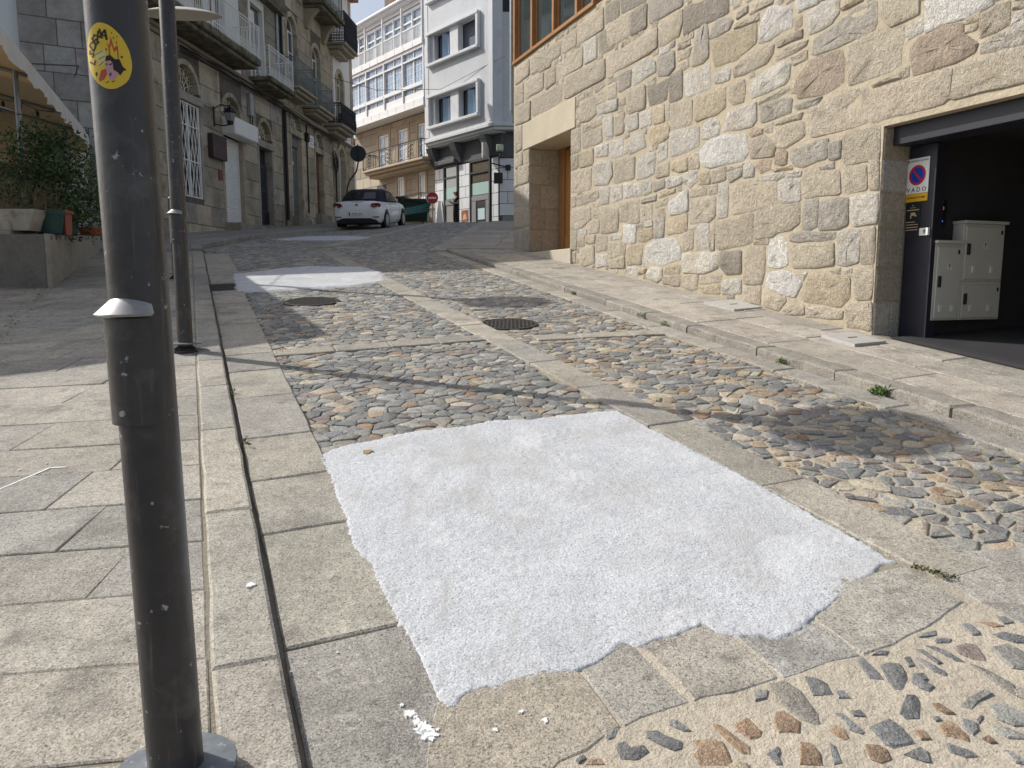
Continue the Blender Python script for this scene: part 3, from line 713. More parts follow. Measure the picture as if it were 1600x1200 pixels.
for src in ('''t 1011,619 930,620 927,588 1009,585
t 921,618 770,611 772,585 920,584
t 765,613 704,613 703,583 764,584
t 698,616 633,615 601,615 598,581 696,583
t 1011,582 960,580 959,539 1011,544
t 952,579 853,575 852,543 951,543
t 844,574 793,573 793,541 841,539
t 785,573 677,576 678,542 748,543 782,544
w 672,578 623,577 622,540 671,542
d 617,577 563,575 561,540 613,541
t 1009,540 920,536 920,497 1009,501
t 914,535 763,534 765,502 817,499 907,501
t 755,541 592,533 591,500 752,500
t 959,494 864,494 861,486 949,486
t 849,493 741,496 744,487 846,488
t 734,496 668,497 668,486 731,488
t 663,497 636,497 636,483 663,485
t 631,496 591,496 590,488 625,485
t 686,480 631,482 620,472 621,449 653,443 686,448 691,465
t 676,441 604,438 599,428 671,427
w 595,436 561,433 560,402 590,401
t 620,481 588,480 587,463 619,464
w 618,461 575,460 574,445 618,446
d 595,616 547,609 544,581 590,583
d 542,607 463,584 462,579 538,585
t 586,584 512,579 510,543 582,547
d 508,577 459,576 458,541 507,542
g 456,579 361,557 363,542 451,542
t 586,533 525,531 427,533 427,504 452,502 583,501
t 424,535 363,537 362,518 369,503 421,502
d 360,537 305,530 258,519 257,499 293,500 336,502 358,500
t 585,494 546,492 546,487 582,488
g 544,494 503,492 504,468 542,466
w 497,494 455,497 431,484 429,471 458,469 496,465
g 425,489 381,487 378,463 395,457 424,462
t 580,485 550,484 549,460 580,463
w 603,461 545,458 545,441 602,445
t 517,464 459,459 457,425 508,426 517,434
t 541,457 522,455 521,444 541,445
d 453,450 395,453 397,424 445,425
d 394,455 359,456 357,418 390,418
w 353,447 295,448 291,417 320,415 348,417
t 371,494 344,492 341,484 371,485
t 375,482 338,480 343,469 372,471
t 374,465 345,467 343,457 356,455
g 326,496 308,503 302,495 297,457 311,452 336,454 332,480
o 330,414 258,411 258,384 274,380 324,379
t 387,415 333,412 331,378 385,380
w 400,418 390,417 391,395 398,396
o 435,420 404,419 402,395 434,397
w 475,420 440,420 439,398 472,397
w 521,422 480,423 477,399 516,399
t 556,432 521,433 524,401 555,401
w 593,440 562,435 561,398 590,400
t 722,438 683,437 684,397 720,398
t 675,428 601,422 598,400 675,399
w 624,395 577,393 576,374 621,376
w 573,395 525,393 526,364 570,368
o 684,394 631,394 630,366 686,368
t 721,395 689,393 691,368 719,368
t 720,366 636,362 638,326 717,327
w 630,366 601,368 563,361 558,339 574,326 626,330
t 555,361 486,359 486,325 556,326
t 719,320 699,319 699,302 719,301
t 697,320 608,320 608,307 696,301
w 604,324 570,322 571,295 601,296
t 719,297 639,296 636,273 681,260 720,261
t 632,291 601,290 602,273 631,273
t 597,292 534,284 537,246 599,247
w 564,321 526,321 525,298 561,294
w 522,321 490,318 487,298 517,297
t 533,292 506,291 506,260 531,261
t 652,271 602,271 606,249 647,249
t 721,259 693,258 694,225 720,222
w 690,259 654,257 654,247 690,249
t 690,247 661,247 661,228 687,229
t 656,246 617,246 621,232 656,233
t 615,244 574,242 575,218 614,216
w 565,243 523,243 525,234 565,233
W 518,255 478,253 479,225 516,227
t 675,224 623,229 620,198 659,193 676,197
w 614,211 573,212 576,193 611,190
t 571,232 526,231 527,209 558,203 570,206
p 524,225 511,226 512,208 522,209
t 568,200 514,206 511,187 565,188
t 720,220 697,220 696,200 719,203
t 1009,441 966,441 964,414 1007,409
t 959,440 929,438 929,411 959,413
t 990,412 929,409 928,373 990,373
t 1013,406 993,407 993,373 1014,371
t 1022,369 958,367 958,330 1022,329
w 955,369 928,369 928,325 951,325
t 1022,324 979,322 979,282 1022,283
t 972,322 928,321 928,284 975,280
g 1022,278 993,273 993,241 1014,242
g 989,273 958,276 961,237 986,238
g 954,276 928,275 927,230 958,232
t 1011,497 967,495 967,446 1009,444
w 507,386 487,394 460,385 453,368 504,363
o 446,392 395,393 388,383 389,372 402,368 445,366
w 479,346 465,358 428,356 424,346 427,324 451,321 480,322
w 420,355 413,365 394,365 393,343 420,338
w 388,377 315,373 314,346 343,343 384,342
t 421,335 386,337 386,317 421,317
o 378,334 340,335 339,318 363,318 378,323
t 336,338 313,338 312,316 335,319
W 310,338 292,349 256,350 213,343 208,320 217,313 284,313 303,319 309,327
w 309,368 268,364 269,354 280,351 305,353
w 351,313 315,315 315,300 332,293 348,301
w 394,312 352,312 352,301 391,299
g 428,312 397,313 397,301 428,299
w 461,317 434,317 434,299 458,296
w 489,317 463,315 464,296 486,296
o 312,309 286,308 285,293 311,294
t 285,310 252,311 252,294 282,293
g 249,302 218,304 219,294 243,289
t 249,309 215,309 217,305 249,304
o 414,295 369,295 369,291 413,288
g 464,290 420,293 421,285 462,284
t 425,280 389,286 390,277 423,274
t 503,291 470,292 469,256 502,256
t 466,281 431,282 430,259 465,256
t 424,271 396,272 395,258 424,258
g 424,257 395,257 397,230 422,228
W 386,278 337,292 334,261 382,260
o 391,252 336,259 336,235 386,231
t 331,291 293,291 293,280 330,280
t 288,289 269,290 269,279 288,279
t 332,276 272,276 272,249 286,243 330,244
w 266,290 245,290 245,247 268,246
w 313,241 299,244 284,239 284,208 313,207
t 348,231 321,235 320,209 347,207
t 282,239 273,240 271,205 281,205
t 270,241 194,248 192,211 265,205
t 331,241 315,242 314,237 331,237
W 448,219 418,227 366,227 351,213 350,197 397,189 437,194 448,204
o 507,222 455,223 460,191 506,192
o 473,242 429,246 427,231 453,225 472,227
d 475,252 456,253 456,244 475,244
w 452,255 430,256 429,248 452,248
w 347,204 264,203 262,182 292,175 345,177
d 258,203 214,203 213,174 242,173 258,184
o 393,186 351,187 351,176 393,176
w 443,179 429,186 399,185 398,170 412,164 444,171
w 505,188 473,190 472,172 503,178
o 468,186 443,185 449,177 468,176
t 397,172 350,174 351,158 396,162
t 347,173 306,174 307,154 323,152 348,158
t 303,171 254,173 255,163 302,162
o 304,156 257,160 256,148 293,149
w 251,165 212,167 211,149 250,148
w 458,201 444,202 443,187 457,188
g 297,479 293,490 280,498 253,491 248,486 254,478 281,477
g 239,493 219,495 219,488 240,486
t 213,495 173,487 173,484 196,484 215,484
t 244,481 198,481 197,472 244,476
o 294,475 221,471 201,469 200,448 232,440 239,437 285,440
W 196,448 195,465 182,481 168,479 151,471 140,469 138,447 157,447 175,443 196,446
W 134,474 98,465 98,459 130,459
w 118,452 111,456 83,459 68,454 67,441 77,433 92,430 111,431
o 135,454 124,455 123,444 133,442
t 166,439 122,439 121,431 161,431
t 165,422 152,426 113,425 114,421 134,418 151,417 164,417
t 137,414 113,415 112,406 133,404
t 245,428 226,436 179,440 168,436 169,428 178,419 225,416 241,418
w 284,430 254,434 250,429 251,417 281,419
t 252,408 220,410 218,397 221,384 241,384 252,393
w 212,397 200,405 177,411 147,413 138,407 139,393 145,388 176,385 204,384
t 191,378 140,383 139,378 161,375 191,375
g 189,372 153,373 133,368 134,353 185,352
w 262,355 251,377 228,377 196,378 194,358 202,350
w 304,372 284,377 270,369 269,358 303,356
p 125,367 125,389 109,402 94,404 61,401 56,389 56,367 87,362
g 130,359 102,362 87,360 94,353 122,354
t 160,345 151,350 115,350 117,343 151,344
t 163,329 159,341 113,339 110,324 140,316 156,319
p 206,342 201,349 182,344 183,338 203,339
t 179,346 164,348 166,338 178,339
t 207,336 180,337 163,326 157,318 161,309 203,313
t 241,280 216,288 188,289 155,280 152,253 183,251 235,249
w 150,280 115,279 112,254 148,255
p 194,303 186,309 164,305 166,295 182,293
w 216,306 206,310 195,301 196,291 215,292
p 158,301 157,313 147,316 137,310 138,298 147,297
g 134,306 129,313 87,315 74,315 74,295 109,290 126,294
g 72,310 55,309 55,292 66,291 71,293
o 162,295 131,295 128,291 158,291
w 179,289 143,289 141,284 155,281 174,283
w 140,287 113,286 114,281 138,282
t 109,260 110,286 92,287 85,281 55,279 52,255 106,256
g 85,286 64,289 63,283 83,284
t 191,233 191,246 172,251 113,252 112,229 126,222 148,221 156,217 190,216
g 107,222 106,253 85,253 84,224 99,219
g 81,220 81,249 53,251 40,248 40,222 54,219
g 126,210 125,217 104,219 56,215 57,209 80,207
t 124,203 103,206 58,205 56,181 85,179 118,179
W 162,207 153,215 143,216 130,207 128,183 143,180 162,182
W 165,164 159,175 133,177 115,171 103,162 113,146 141,150 163,157
t 206,201 197,207 169,207 168,175 173,161 206,162
t 207,157 174,159 174,136 206,138
o 101,147 93,169 77,174 51,170 33,167 32,147 44,136 75,140 98,142
t 167,139 157,147 131,147 128,142 140,130 165,134
w 110,172 96,173 102,165
t 132,131 118,139 98,137 97,127 127,126
t 95,134 75,136 40,133 41,125 95,124
t 191,212 164,215 163,208 190,209
t 61,175 47,177 47,172 57,172
g 104,409 103,423 77,427 44,437 18,435 16,414 22,406 44,408 68,406 98,407
o 64,442 61,450 37,446 36,441 60,441
t 52,385 52,401 40,405 14,407 -16,402 -18,395 -15,379 -16,368 -3,364 24,363 49,363
t 11,419 10,434 -33,426 -34,407 -16,406 -1,405
w -20,394 -22,399 -38,403 -39,391 -23,388
t 107,351 79,355 49,360 22,354 21,322 44,320 98,321 106,326
t 18,356 8,358 -17,360 -17,355 17,354
t -18,364 -25,364 -26,355 -19,354
t 21,351 -72,351 -72,322 19,319
t -74,351 -137,351 -182,352 -184,324 -140,322 -73,322
t 54,313 5,316 3,284 29,284 46,283 52,288
t 50,282 20,280 17,255 43,254 50,258
t 16,283 4,283 2,253 13,255
w 38,249 27,251 2,251 1,221 31,220 37,231
t 20,213 3,217 2,181 20,182
w 54,214 41,217 22,216 22,183 38,180 52,182
t 29,171 21,178 3,179 3,146 23,145
t 36,135 28,140 2,143 1,114 33,116
t 45,173 31,176 30,169 43,168
W -41,389 -40,417 -105,405 -107,392 -87,389 -60,390
p -26,372 -27,380 -35,385 -65,388 -80,385 -81,376 -96,364 -94,358 -77,354 -52,354 -31,354
t -82,387 -96,391 -97,383 -83,384
t -83,376 -88,381 -96,381 -93,376
t -98,368 -97,387 -110,390 -122,389 -124,372 -112,369
w -125,369 -127,377 -135,379 -150,380 -151,365 -127,366
g -99,355 -100,363 -113,366 -136,364 -147,364 -148,354 -128,352
t -126,382 -126,389 -149,388 -150,382 -135,381''', '''w -36,549 30,548 31,581 -31,580
t -123,584 -59,583 -56,613 -120,612
w -414,420 -347,422 -346,453 -414,454
o 94,506 156,506 159,538 101,540
o -215,425 -154,427 -149,460 -212,457
t -337,546 -275,549 -277,581 -337,579
t -218,550 -161,551 -160,583 -224,584
t 100,586 162,584 163,617 101,618
w -182,475 -122,474 -122,508 -181,506
g 328,573 395,573 391,604 331,603
o -217,380 -160,377 -161,411 -224,409
g -399,344 -332,344 -337,375 -399,376
o -290,427 -228,423 -229,458 -290,457
t 177,513 236,513 241,547 173,547
t 231,562 291,562 287,596 229,594
t -296,585 -233,582 -235,616 -297,616
t -332,465 -264,466 -269,497 -328,499
o -99,429 -42,429 -39,463 -101,462
t 0,487 66,486 67,520 3,518
w -264,333 -203,334 -203,365 -271,362
g -410,561 -350,563 -352,594 -412,593
t -69,502 -5,504 -3,533 -66,535
t -123,539 -62,542 -65,573 -122,571
t -48,593 10,590 9,624 -49,624
t -407,463 -351,462 -348,494 -407,494
t -366,508 -300,508 -302,536 -364,537
w -273,506 -214,505 -217,536 -277,538
t -225,593 -167,592 -165,621 -228,621
t 57,548 121,548 122,579 63,580
w -320,381 -253,381 -258,416 -322,415
t 28,585 88,584 87,617 24,615
t -327,334 -281,334 -280,364 -323,362
t 168,551 212,552 214,579 167,578
w -400,382 -360,382 -357,412 -405,413
g 176,592 221,591 219,623 174,623
t -254,468 -212,466 -213,498 -255,496
t -28,443 14,443 12,475 -28,475
t 409,591 451,590 454,621 410,619
t -181,511 -136,512 -138,542 -182,542
t 35,459 69,460 69,483 33,483
w -265,552 -232,551 -232,578 -267,578
o 300,539 335,541 335,565 302,564
t -411,531 -374,531 -376,554 -409,555
t 467,597 497,596 497,621 465,623
t 91,478 125,477 125,501 90,502
w -324,438 -298,437 -299,459 -324,458
w 245,535 270,534 269,556 245,556
w -350,384 -324,382 -325,406 -349,404
w -106,489 -81,487 -81,511 -105,509
t -143,438 -116,436 -116,458 -143,457
t 301,575 326,574 326,596 302,597
t -344,594 -322,594 -320,614 -344,616
w -385,599 -362,602 -361,621 -385,620
t -411,503 -386,504 -386,523 -411,524
t 281,603 307,603 307,624 282,625
t 134,554 158,553 156,574 131,574
w -67,472 -43,472 -42,493 -69,495
o -152,593 -128,593 -128,615 -153,614
t -249,393 -227,394 -228,408 -248,408
t -198,357 -177,357 -177,373 -198,372
t -377,327 -357,326 -359,340 -378,340
w 329,609 349,609 350,623 329,622
w 235,609 254,610 253,624 235,623
t 517,609 537,610 535,624 516,624
t -152,575 -131,575 -132,588 -151,588
t -130,411 -109,411 -108,426 -129,426
o 1,526 22,527 22,541 2,540
t 49,527 70,526 70,540 50,542
t -96,468 -76,467 -75,481 -95,482
t -418,604 -397,603 -398,618 -417,617
t 167,492 187,493 188,506 168,507
t -119,519 -99,519 -99,532 -118,532
t -153,556 -135,557 -135,571 -154,570
o -144,390 -125,390 -124,406 -145,404
t 369,609 388,608 388,623 370,622
t 130,476 150,475 152,489 131,488
t -248,372 -230,373 -230,388 -248,386
o -206,503 -187,503 -186,517 -205,517
t -206,523 -187,524 -188,538 -206,537
o 818,576 844,577 844,585 817,585
o -35,481 -7,481 -7,490 -36,489
t -229,318 -203,318 -201,326 -230,326
w -321,319 -294,319 -293,327 -320,327
t 704,615 732,614 733,622 706,622
w 133,493 161,493 161,501 134,501
t 429,454 454,454 454,462 429,463
t -265,541 -239,540 -238,548 -267,548
w -327,425 -301,425 -303,433 -328,433
w -415,332 -388,333 -389,341 -415,341
o -318,372 -292,372 -292,380 -319,380
o 509,533 538,533 536,542 509,541
w -415,322 -387,322 -386,330 -414,329
w 192,500 222,500 222,509 193,509
t -206,415 -182,415 -181,423 -206,422
t -102,418 -76,417 -73,426 -102,426
g 247,600 274,599 274,607 248,607
w 393,491 420,491 419,500 392,499
t 757,616 782,616 784,624 756,624
t -152,462 -126,463 -123,470 -150,471
t -289,319 -261,320 -260,328 -286,328
t -195,464 -170,464 -167,472 -196,472
t 847,577 874,577 876,585 847,585
t 346,560 373,561 373,569 344,569
o 405,579 431,579 430,587 405,587
o 34,566 47,566 47,578 34,578
t 38,549 51,549 51,562 39,561
w 72,493 84,494 84,507 73,506
o -415,360 -403,360 -403,372 -416,372
w -204,473 -191,473 -191,486 -204,486
w 257,612 268,612 269,624 257,624
w -336,410 -324,409 -325,421 -338,421
t 77,522 90,521 89,533 77,534
t 604,294 617,294 617,306 604,306
w 509,368 522,367 522,380 510,381
g -93,519 -81,520 -81,531 -93,532
o -200,339 -189,339 -189,352 -200,352
g -122,394 -109,394 -110,407 -123,407
t -366,545 -353,545 -353,557 -366,557
g -315,586 -303,586 -304,599 -315,599
t -296,509 -283,510 -283,522 -296,523
g -347,326 -336,325 -335,338 -348,338
o 314,606 326,606 327,619 314,618
t -54,552 -40,552 -41,564 -53,564
t 353,609 365,611 365,622 354,623
w 284,544 297,543 297,556 285,556
t 79,474 88,474 88,488 80,489
t -110,469 -102,470 -102,484 -110,483
t -341,444 -333,444 -333,457 -341,458
w 36,532 45,531 45,545 36,544
w 695,456 703,456 702,469 695,470
t -131,515 -122,515 -122,529 -130,529
t 395,610 402,610 403,624 395,625
w 503,601 511,601 511,615 503,615
t 352,544 360,544 360,558 352,558
o -381,503 -373,503 -373,517 -382,517
g -53,572 -45,573 -45,586 -53,587
t 128,374 136,375 136,388 128,388
w 23,440 31,439 31,454 23,454
t -342,486 -334,486 -335,500 -342,499
g 274,537 282,536 283,550 274,551
w 599,439 615,438 615,445 598,445
w -140,429 -125,429 -124,435 -140,435
t 677,618 695,618 694,624 678,624
w -204,491 -189,491 -188,497 -204,497
t 469,534 485,535 483,541 468,541
w 549,617 566,618 566,624 549,623
g 689,577 704,578 704,584 688,583
g -152,619 -135,618 -134,625 -152,624
t -19,433 -2,434 -3,440 -20,440
t 348,495 363,495 364,502 347,502
o 5,479 22,479 22,485 6,485
t 613,619 628,618 627,625 612,625
t 932,582 947,581 948,588 931,588
t 565,494 579,494 580,500 564,500
w -67,416 -51,417 -51,423 -67,423
t 429,535 444,535 444,540 428,541
t 233,500 248,500 248,506 233,506
g -96,619 -79,619 -79,625 -96,625
t 224,548 240,548 239,554 223,554
t -270,374 -255,374 -253,380 -270,380
g -152,415 -137,416 -136,422 -152,422
o 674,322 692,322 692,328 676,328
t 425,495 439,495 439,501 424,501
o 576,617 592,617 592,623 576,623
t -218,541 -203,540 -202,547 -218,547
t 144,543 160,543 160,550 144,550
t 529,435 544,435 544,441 528,441
o -339,583 -323,583 -323,589 -340,589
g 225,143 240,143 240,149 225,149
t 710,576 726,576 725,582 709,582
t 504,392 519,391 519,398 505,397
t 867,617 884,617 883,623 866,624
t 684,441 699,441 700,447 684,447
t -169,365 -154,365 -154,371 -170,371
t 786,575 801,575 802,581 785,581
t -29,492 -12,493 -12,499 -29,499
w -337,619 -322,618 -321,624 -338,625
t 848,617 865,617 865,623 848,623
t 445,582 459,582 461,588 444,588
t 602,535 619,535 619,542 602,542
t 74,511 91,512 91,518 75,518
w 537,180 552,180 553,187 536,186
g 226,601 242,601 242,607 226,607
t 402,569 410,570 410,577 402,577
o 624,293 632,292 631,300 623,299
t 784,536 791,535 791,542 783,542
g 683,200 692,199 691,207 683,206
t -49,539 -41,540 -40,547 -49,547
g 570,186 577,186 577,193 570,192
t 342,539 349,539 350,546 341,546
t -313,616 -305,617 -305,624 -313,623
g 89,460 97,461 97,468 89,467
t 492,533 500,533 500,540 491,540
g 354,291 362,292 362,299 354,298
w 244,507 252,507 252,514 244,514
o 549,535 557,535 558,542 549,543
o -416,375 -408,376 -409,382 -416,383
w 788,616 796,615 796,623 788,623
t -416,410 -408,409 -408,416 -416,416
g 453,387 460,388 461,395 452,395
w 752,575 760,575 760,581 752,582
t 737,614 745,614 745,621 737,621
w 768,576 776,575 776,582 768,583
t 334,492 342,492 342,499 334,499
t -296,531 -288,532 -288,539 -296,538
t 421,360 428,360 428,367 420,367
t 828,618 836,618 836,625 828,625
g 539,618 548,618 548,624 540,624
w -196,320 -188,320 -188,327 -196,326
g -165,414 -157,414 -157,421 -165,421
w -199,328 -191,328 -191,335 -199,335
t -177,412 -168,412 -168,420 -176,420
t 758,536 766,536 767,543 759,543
o 20,465 27,466 28,473 20,473
t -236,413 -228,413 -228,420 -236,420
g 380,493 388,493 388,500 380,500
t 202,409 210,409 210,416 202,416
w -339,429 -331,429 -331,436 -339,436
w -415,393 -407,393 -408,400 -416,400
t 447,169 455,170 455,176 447,176
w -342,475 -334,475 -334,483 -342,483
w 433,359 442,359 442,366 434,366
t -31,433 -24,434 -24,441 -32,440
o 692,477 699,476 700,483 691,484
t -411,342 -403,342 -403,349 -412,349
t 619,190 628,189 628,196 619,196
g 155,479 163,478 164,486 155,486
t 508,178 516,178 516,185 508,185
o -356,600 -348,600 -348,608 -356,607
g 685,219 694,219 693,226 686,226
t -248,320 -241,320 -240,327 -248,328
t -42,419 -34,419 -34,426 -42,426'''):
    for ln in src.split('\n'):
        k, *pts = ln.split(); P = [tuple(int(v) / 100 for v in p.split(',')) for p in pts]
        cx = sum(p[0] for p in P) / len(P); cz = sum(p[1] for p in P) / len(P)
        q = Vector(TR((cx, 0, cz))) - Vector((0, 0, H_EYE)); pr = R(7.36)
        dep = q.y * math.cos(pr) - q.z * math.sin(pr); up = q.y * math.sin(pr) + q.z * math.cos(pr)
        iv = abs(q.x / dep) < .69 and abs(up / dep) < .52
        if iv and nst < 299:
            b = MB(); b.T = TR; rubble(P, k, b); b.build('wall_stone', M_wallst, rw, cols=True, smooth=True, autosmooth=45); nst += 1
        else: rubble(P, k, rest)
rest.build('wall_stones', M_wallst, rw, cols=True, smooth=True, kind='stuff', autosmooth=45)
# dressed jamb stones of the garage and of the door
zc = [1.05, 1.43, 1.77, 2.16, 2.51, 2.83, 3.13]
for k, (a, c) in enumerate(zip(zc, zc[1:])):
    cut = [-.002, -.34] if k != 0 else [-.002, -.22, -.34]
    for u, w in zip(cut, cut[1:]):
        b = MB(); b.T = TR; b.col = jit(WC['wtttwo'[k % 6]], .08); b.box((-.014, w + .006, a + .006), (.05, u - .004, c - .006), bev=.012); b.build('jamb_stone', M_wallst, rw, cols=True)
zc = [2.30, 2.75, 3.19, 3.68, 4.07, 4.40]
for a, c in zip(zc, zc[1:]):
    m_ = random.uniform(-.25, -.5)
    for u, w in ((-.002, m_), (m_, -.69)):
        b = MB(); b.T = TR; b.col = jit(WC['t'], .12); b.box((9.262, w + .006, a + .006), (9.33, u - .005, c - .006), bev=.014); b.build('jamb_stone', M_wallst, rw, cols=True)
b = MB(); b.T = TR; b.col = (.53, .465, .345); b.box((7.02, -.69, 4.412), (9.62, .022, 4.955), bev=.012); b.build('lintel', M_ashlar, rw, cols=True)
b = MB(); b.T = TR; b.col = (.50, .45, .36); b.box((7.10, -.68, 1.95), (9.30, .05, 2.27), bev=.012); b.build('threshold', M_ashlar, rw, cols=True)
door = MB(); door.T = TR; door.box((7.25, -.80, 2.27), (9.26, -.745, 4.42)); dr = door.build('door', M_wooddoor, rw)
for i in range(10):
    b = MB(); b.T = TR; s0 = 7.26 + i * .2; b.box((s0 + .004, -.742, 2.60), (s0 + .196, -.715, 4.36), bev=.005); b.build('plank', M_wooddoor, dr)
b = MB(); b.T = TR; b.box((7.25, -.742, 2.275), (9.26, -.70, 2.595), bev=.006); b.build('kick_board', M_wooddoor, dr)
b = MB(); b.T = TR; b.box((9.0, -.745, 2.27), (9.255, -.66, 4.41), bev=.006); b.build('door_frame', M_wood, rw)
# garage opening
b = MB(); b.T = TR; b.box((-4.2, -.40, 2.955), (-.016, -.112, 3.128), bev=.004); b.build('garage_beam', M_navy, rw)
b = MB(); b.T = TR
b.box((-.335, -.39, .9), (-.016, -.342, 2.95), bev=.003); b.box((-.33, -.47, .9), (-.30, -.392, 2.95)); b.build('garage_frame', M_navy, rw)
b = MB(); b.T = TR
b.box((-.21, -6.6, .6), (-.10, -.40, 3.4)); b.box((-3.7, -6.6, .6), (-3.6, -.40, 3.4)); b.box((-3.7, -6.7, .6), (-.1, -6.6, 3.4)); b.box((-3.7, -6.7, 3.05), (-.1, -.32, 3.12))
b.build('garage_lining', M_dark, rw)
b = MB()
q = [TR((s, d, 0)) for s, d in ((-.2, -.02), (-3.6, -.02), (-3.6, -6.6), (-.2, -6.6))]
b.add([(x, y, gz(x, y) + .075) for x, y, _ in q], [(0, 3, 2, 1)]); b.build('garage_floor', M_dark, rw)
b = MB()
q = [TR((s, d, 0)) for s, d in ((-.34, -.03), (-3.6, -.03), (-3.6, -.16), (-.34, -.16))]
b.prism([(p[0], p[1]) for p in q][::-1], lambda x, y: (x, y, gz(x, y) - .02), lambda x, y: (x, y, gz(x, y) + .103)); b.build('garage_sill', M_dark, rw)
# window strip
SP = [10.10, 9.12, 8.04, 7.02, 6.36]
win = MB(); win.T = TR; win.box((6.30, -.14, WT + .002), (10.168, .05, WT + .075), bev=.008); wn_ = win.build('window_strip', M_wood, rw)
for s in SP:
    b = MB(); b.T = TR; b.box((s - .045, -.12, WT + .077), (s + .045, .03, 8.8), bev=.006); b.build('mullion', M_wood, wn_)
for a, c in zip(SP[1:], SP):
    b = MB(); b.T = TR; b.box((a + .06, -.09, WT + .08), (c - .06, -.075, 8.78)); b.build('pane', M_pane, wn_)
    b = MB(); b.T = TR
    for u in (a + .046, c - .105): b.box((u, -.11, WT + .078), (u + .059, -.045, 8.79), bev=.004)
    b.build('sash', M_wood, wn_)
b = MB(); b.T = TR; b.box((6.2, -7.5, 8.8), (10.3, .12, 9.05)); b.build('roof', M_roof, rw)
b = MB(); b.T = TR
for s0 in (7.3, 8.3, 9.3): b.box((s0, -1.58, WT + .1), (s0 + .45, -1.2, 7.6))
b.build('room_furniture', M_dark, rw)
b = MB(); b.T = TR; b.tube([(10.25, .02, 9.0), (10.25, .02, 5.35), (10.24, -.02, 5.15), (10.2, -.12, 5.05)], .045, 10); b.build('downpipe', M_zinc, rw)

# signs in the garage reveal ---------------------------------------------
def plane_mat(Tf, s, d, z, rev=True):
    """4x4 for text on a wall: x to the reader's right, y up, z out of the wall"""
    o = Vector(Tf((s, d, z))); ex = Vector(Tf((s + (-1 if rev else 1), d, z))) - o; ez = Vector(Tf((s, d + 1, z))) - o; ey = Vector((0, 0, 1))
    return Matrix(((ex.x, ey.x, ez.x, o.x), (ex.y, ey.y, ez.y, o.y), (ex.z, ey.z, ez.z, o.z), (0, 0, 0, 1)))
def disc(b, Mx, r, z=0., n=28, col=None, r0=0., cx=0, cy=0):
    if r0: 
        vs = [Mx @ Vector((cx + rr * math.cos(2 * math.pi * k / n), cy + rr * math.sin(2 * math.pi * k / n), z)) for rr in (r0, r) for k in range(n)]
        b.add(vs, [(k, (k + 1) % n, n + (k + 1) % n, n + k)[::-1] for k in range(n)], col)
    else:
        vs = [Mx @ Vector((cx + r * math.cos(2 * math.pi * k / n), cy + r * math.sin(2 * math.pi * k / n), z)) for k in range(n)]
        b.add(vs, [tuple(range(n))], col)
def plate(b, Mx, x0, y0, x1, y1, z0, z1, col=None):
    b2 = MB(); b2.box((x0, y0, z0), (x1, y1, z1), bev=min(.002, (z1 - z0) * .4)); b.add([Mx @ Vector(v) for v in b2.v], b2.f, col)
Ms = plane_mat(TR, -.127, -.338, 2.60)
sg = thing('driveway_sign', Ms.translation, 'white and yellow no-parking sign reading VADO on the dark garage frame', 'sign')
b = MB(); plate(b, Ms, -.132, -.105, .132, .235, -.002, .003); b.build('plate', M_plw, sg)
b = MB(); plate(b, Ms, -.132, -.185, .132, -.107, -.002, .004); b.build('licence_strip', M_yel, sg)
b = MB(); disc(b, Ms, .098, .0045, r0=.076, cy=.07)
v = [Ms @ Vector(p) for p in ((-.062, .122, .006), (-.048, .136, .006), (.062, .018, .006), (.048, .004, .006))]; b.add(v, [(0, 3, 2, 1)]); b.build('red_ring', M_red, sg)
b = MB(); disc(b, Ms, .078, .004, cy=.07); b.build('blue_disc', M_blue, sg)
b = MB()
text_mb(b, 'VADO', .062, Ms @ Matrix.Translation((0, -.072, .0045)), spacing=1.55)
text_mb(b, 'CONCELLO DE VIGO', .0225, Ms @ Matrix.Translation((.012, .207, .0045)))
text_mb(b, 'LICENCIA Nº 3800', .026, Ms @ Matrix.Translation((0, -.147, .0055)))
plate(b, Ms, -.118, .196, -.104, .222, .003, .0045); plate(b, Ms, -.114, .222, -.108, .228, .003, .0045)
b.build('lettering', M_black, sg)
Mn = plane_mat(TR, -.10, -.338, 2.265)
nt_ = thing('camera_notice', Mn.translation, 'small black camera-surveillance notice below the VADO sign', 'notice')
b = MB(); plate(b, Mn, -.082, -.135, .088, .14, -.002, .003); b.build('plate', M_black, nt_)
b = MB(); plate(b, Mn, -.02, .015, .03, .045, .003, .005); plate(b, Mn, .028, .005, .045, .025, .003, .005); plate(b, Mn, -.028, -.01, -.012, .02, .003, .005)
plate(b, Mn, -.07, .066, .075, .074, .003, .0045)
for k in range(4): plate(b, Mn, -.075, -.05 - .026 * k, .03 if k == 0 else .07, -.043 - .026 * k, .003, .0045)
disc(b, Mn, .006, .0045, cy=.115); plate(b, Mn, -.03, .09, .03, .095, .003, .0045)
b.build('print', M_beige, nt_)
Mb = plane_mat(TR, -.262, -.338, 2.115)
kb = thing('button_box', Mb.translation, 'small white switch box screwed to the dark garage frame', 'switch box')
b = MB(); plate(b, Mb, -.05, -.036, .05, .036, -.002, .028); b.build('housing', M_plw, kb)
b = MB(); plate(b, Mb, -.004, -.02, .026, .022, .027, .031); b.build('button', mat('grey_button', (.35, .35, .36), rough=.5), kb)
b = MB(); plate(b, Mb, .008, -.004, .018, .02, .03, .033); b.build('symbol', M_black, kb)
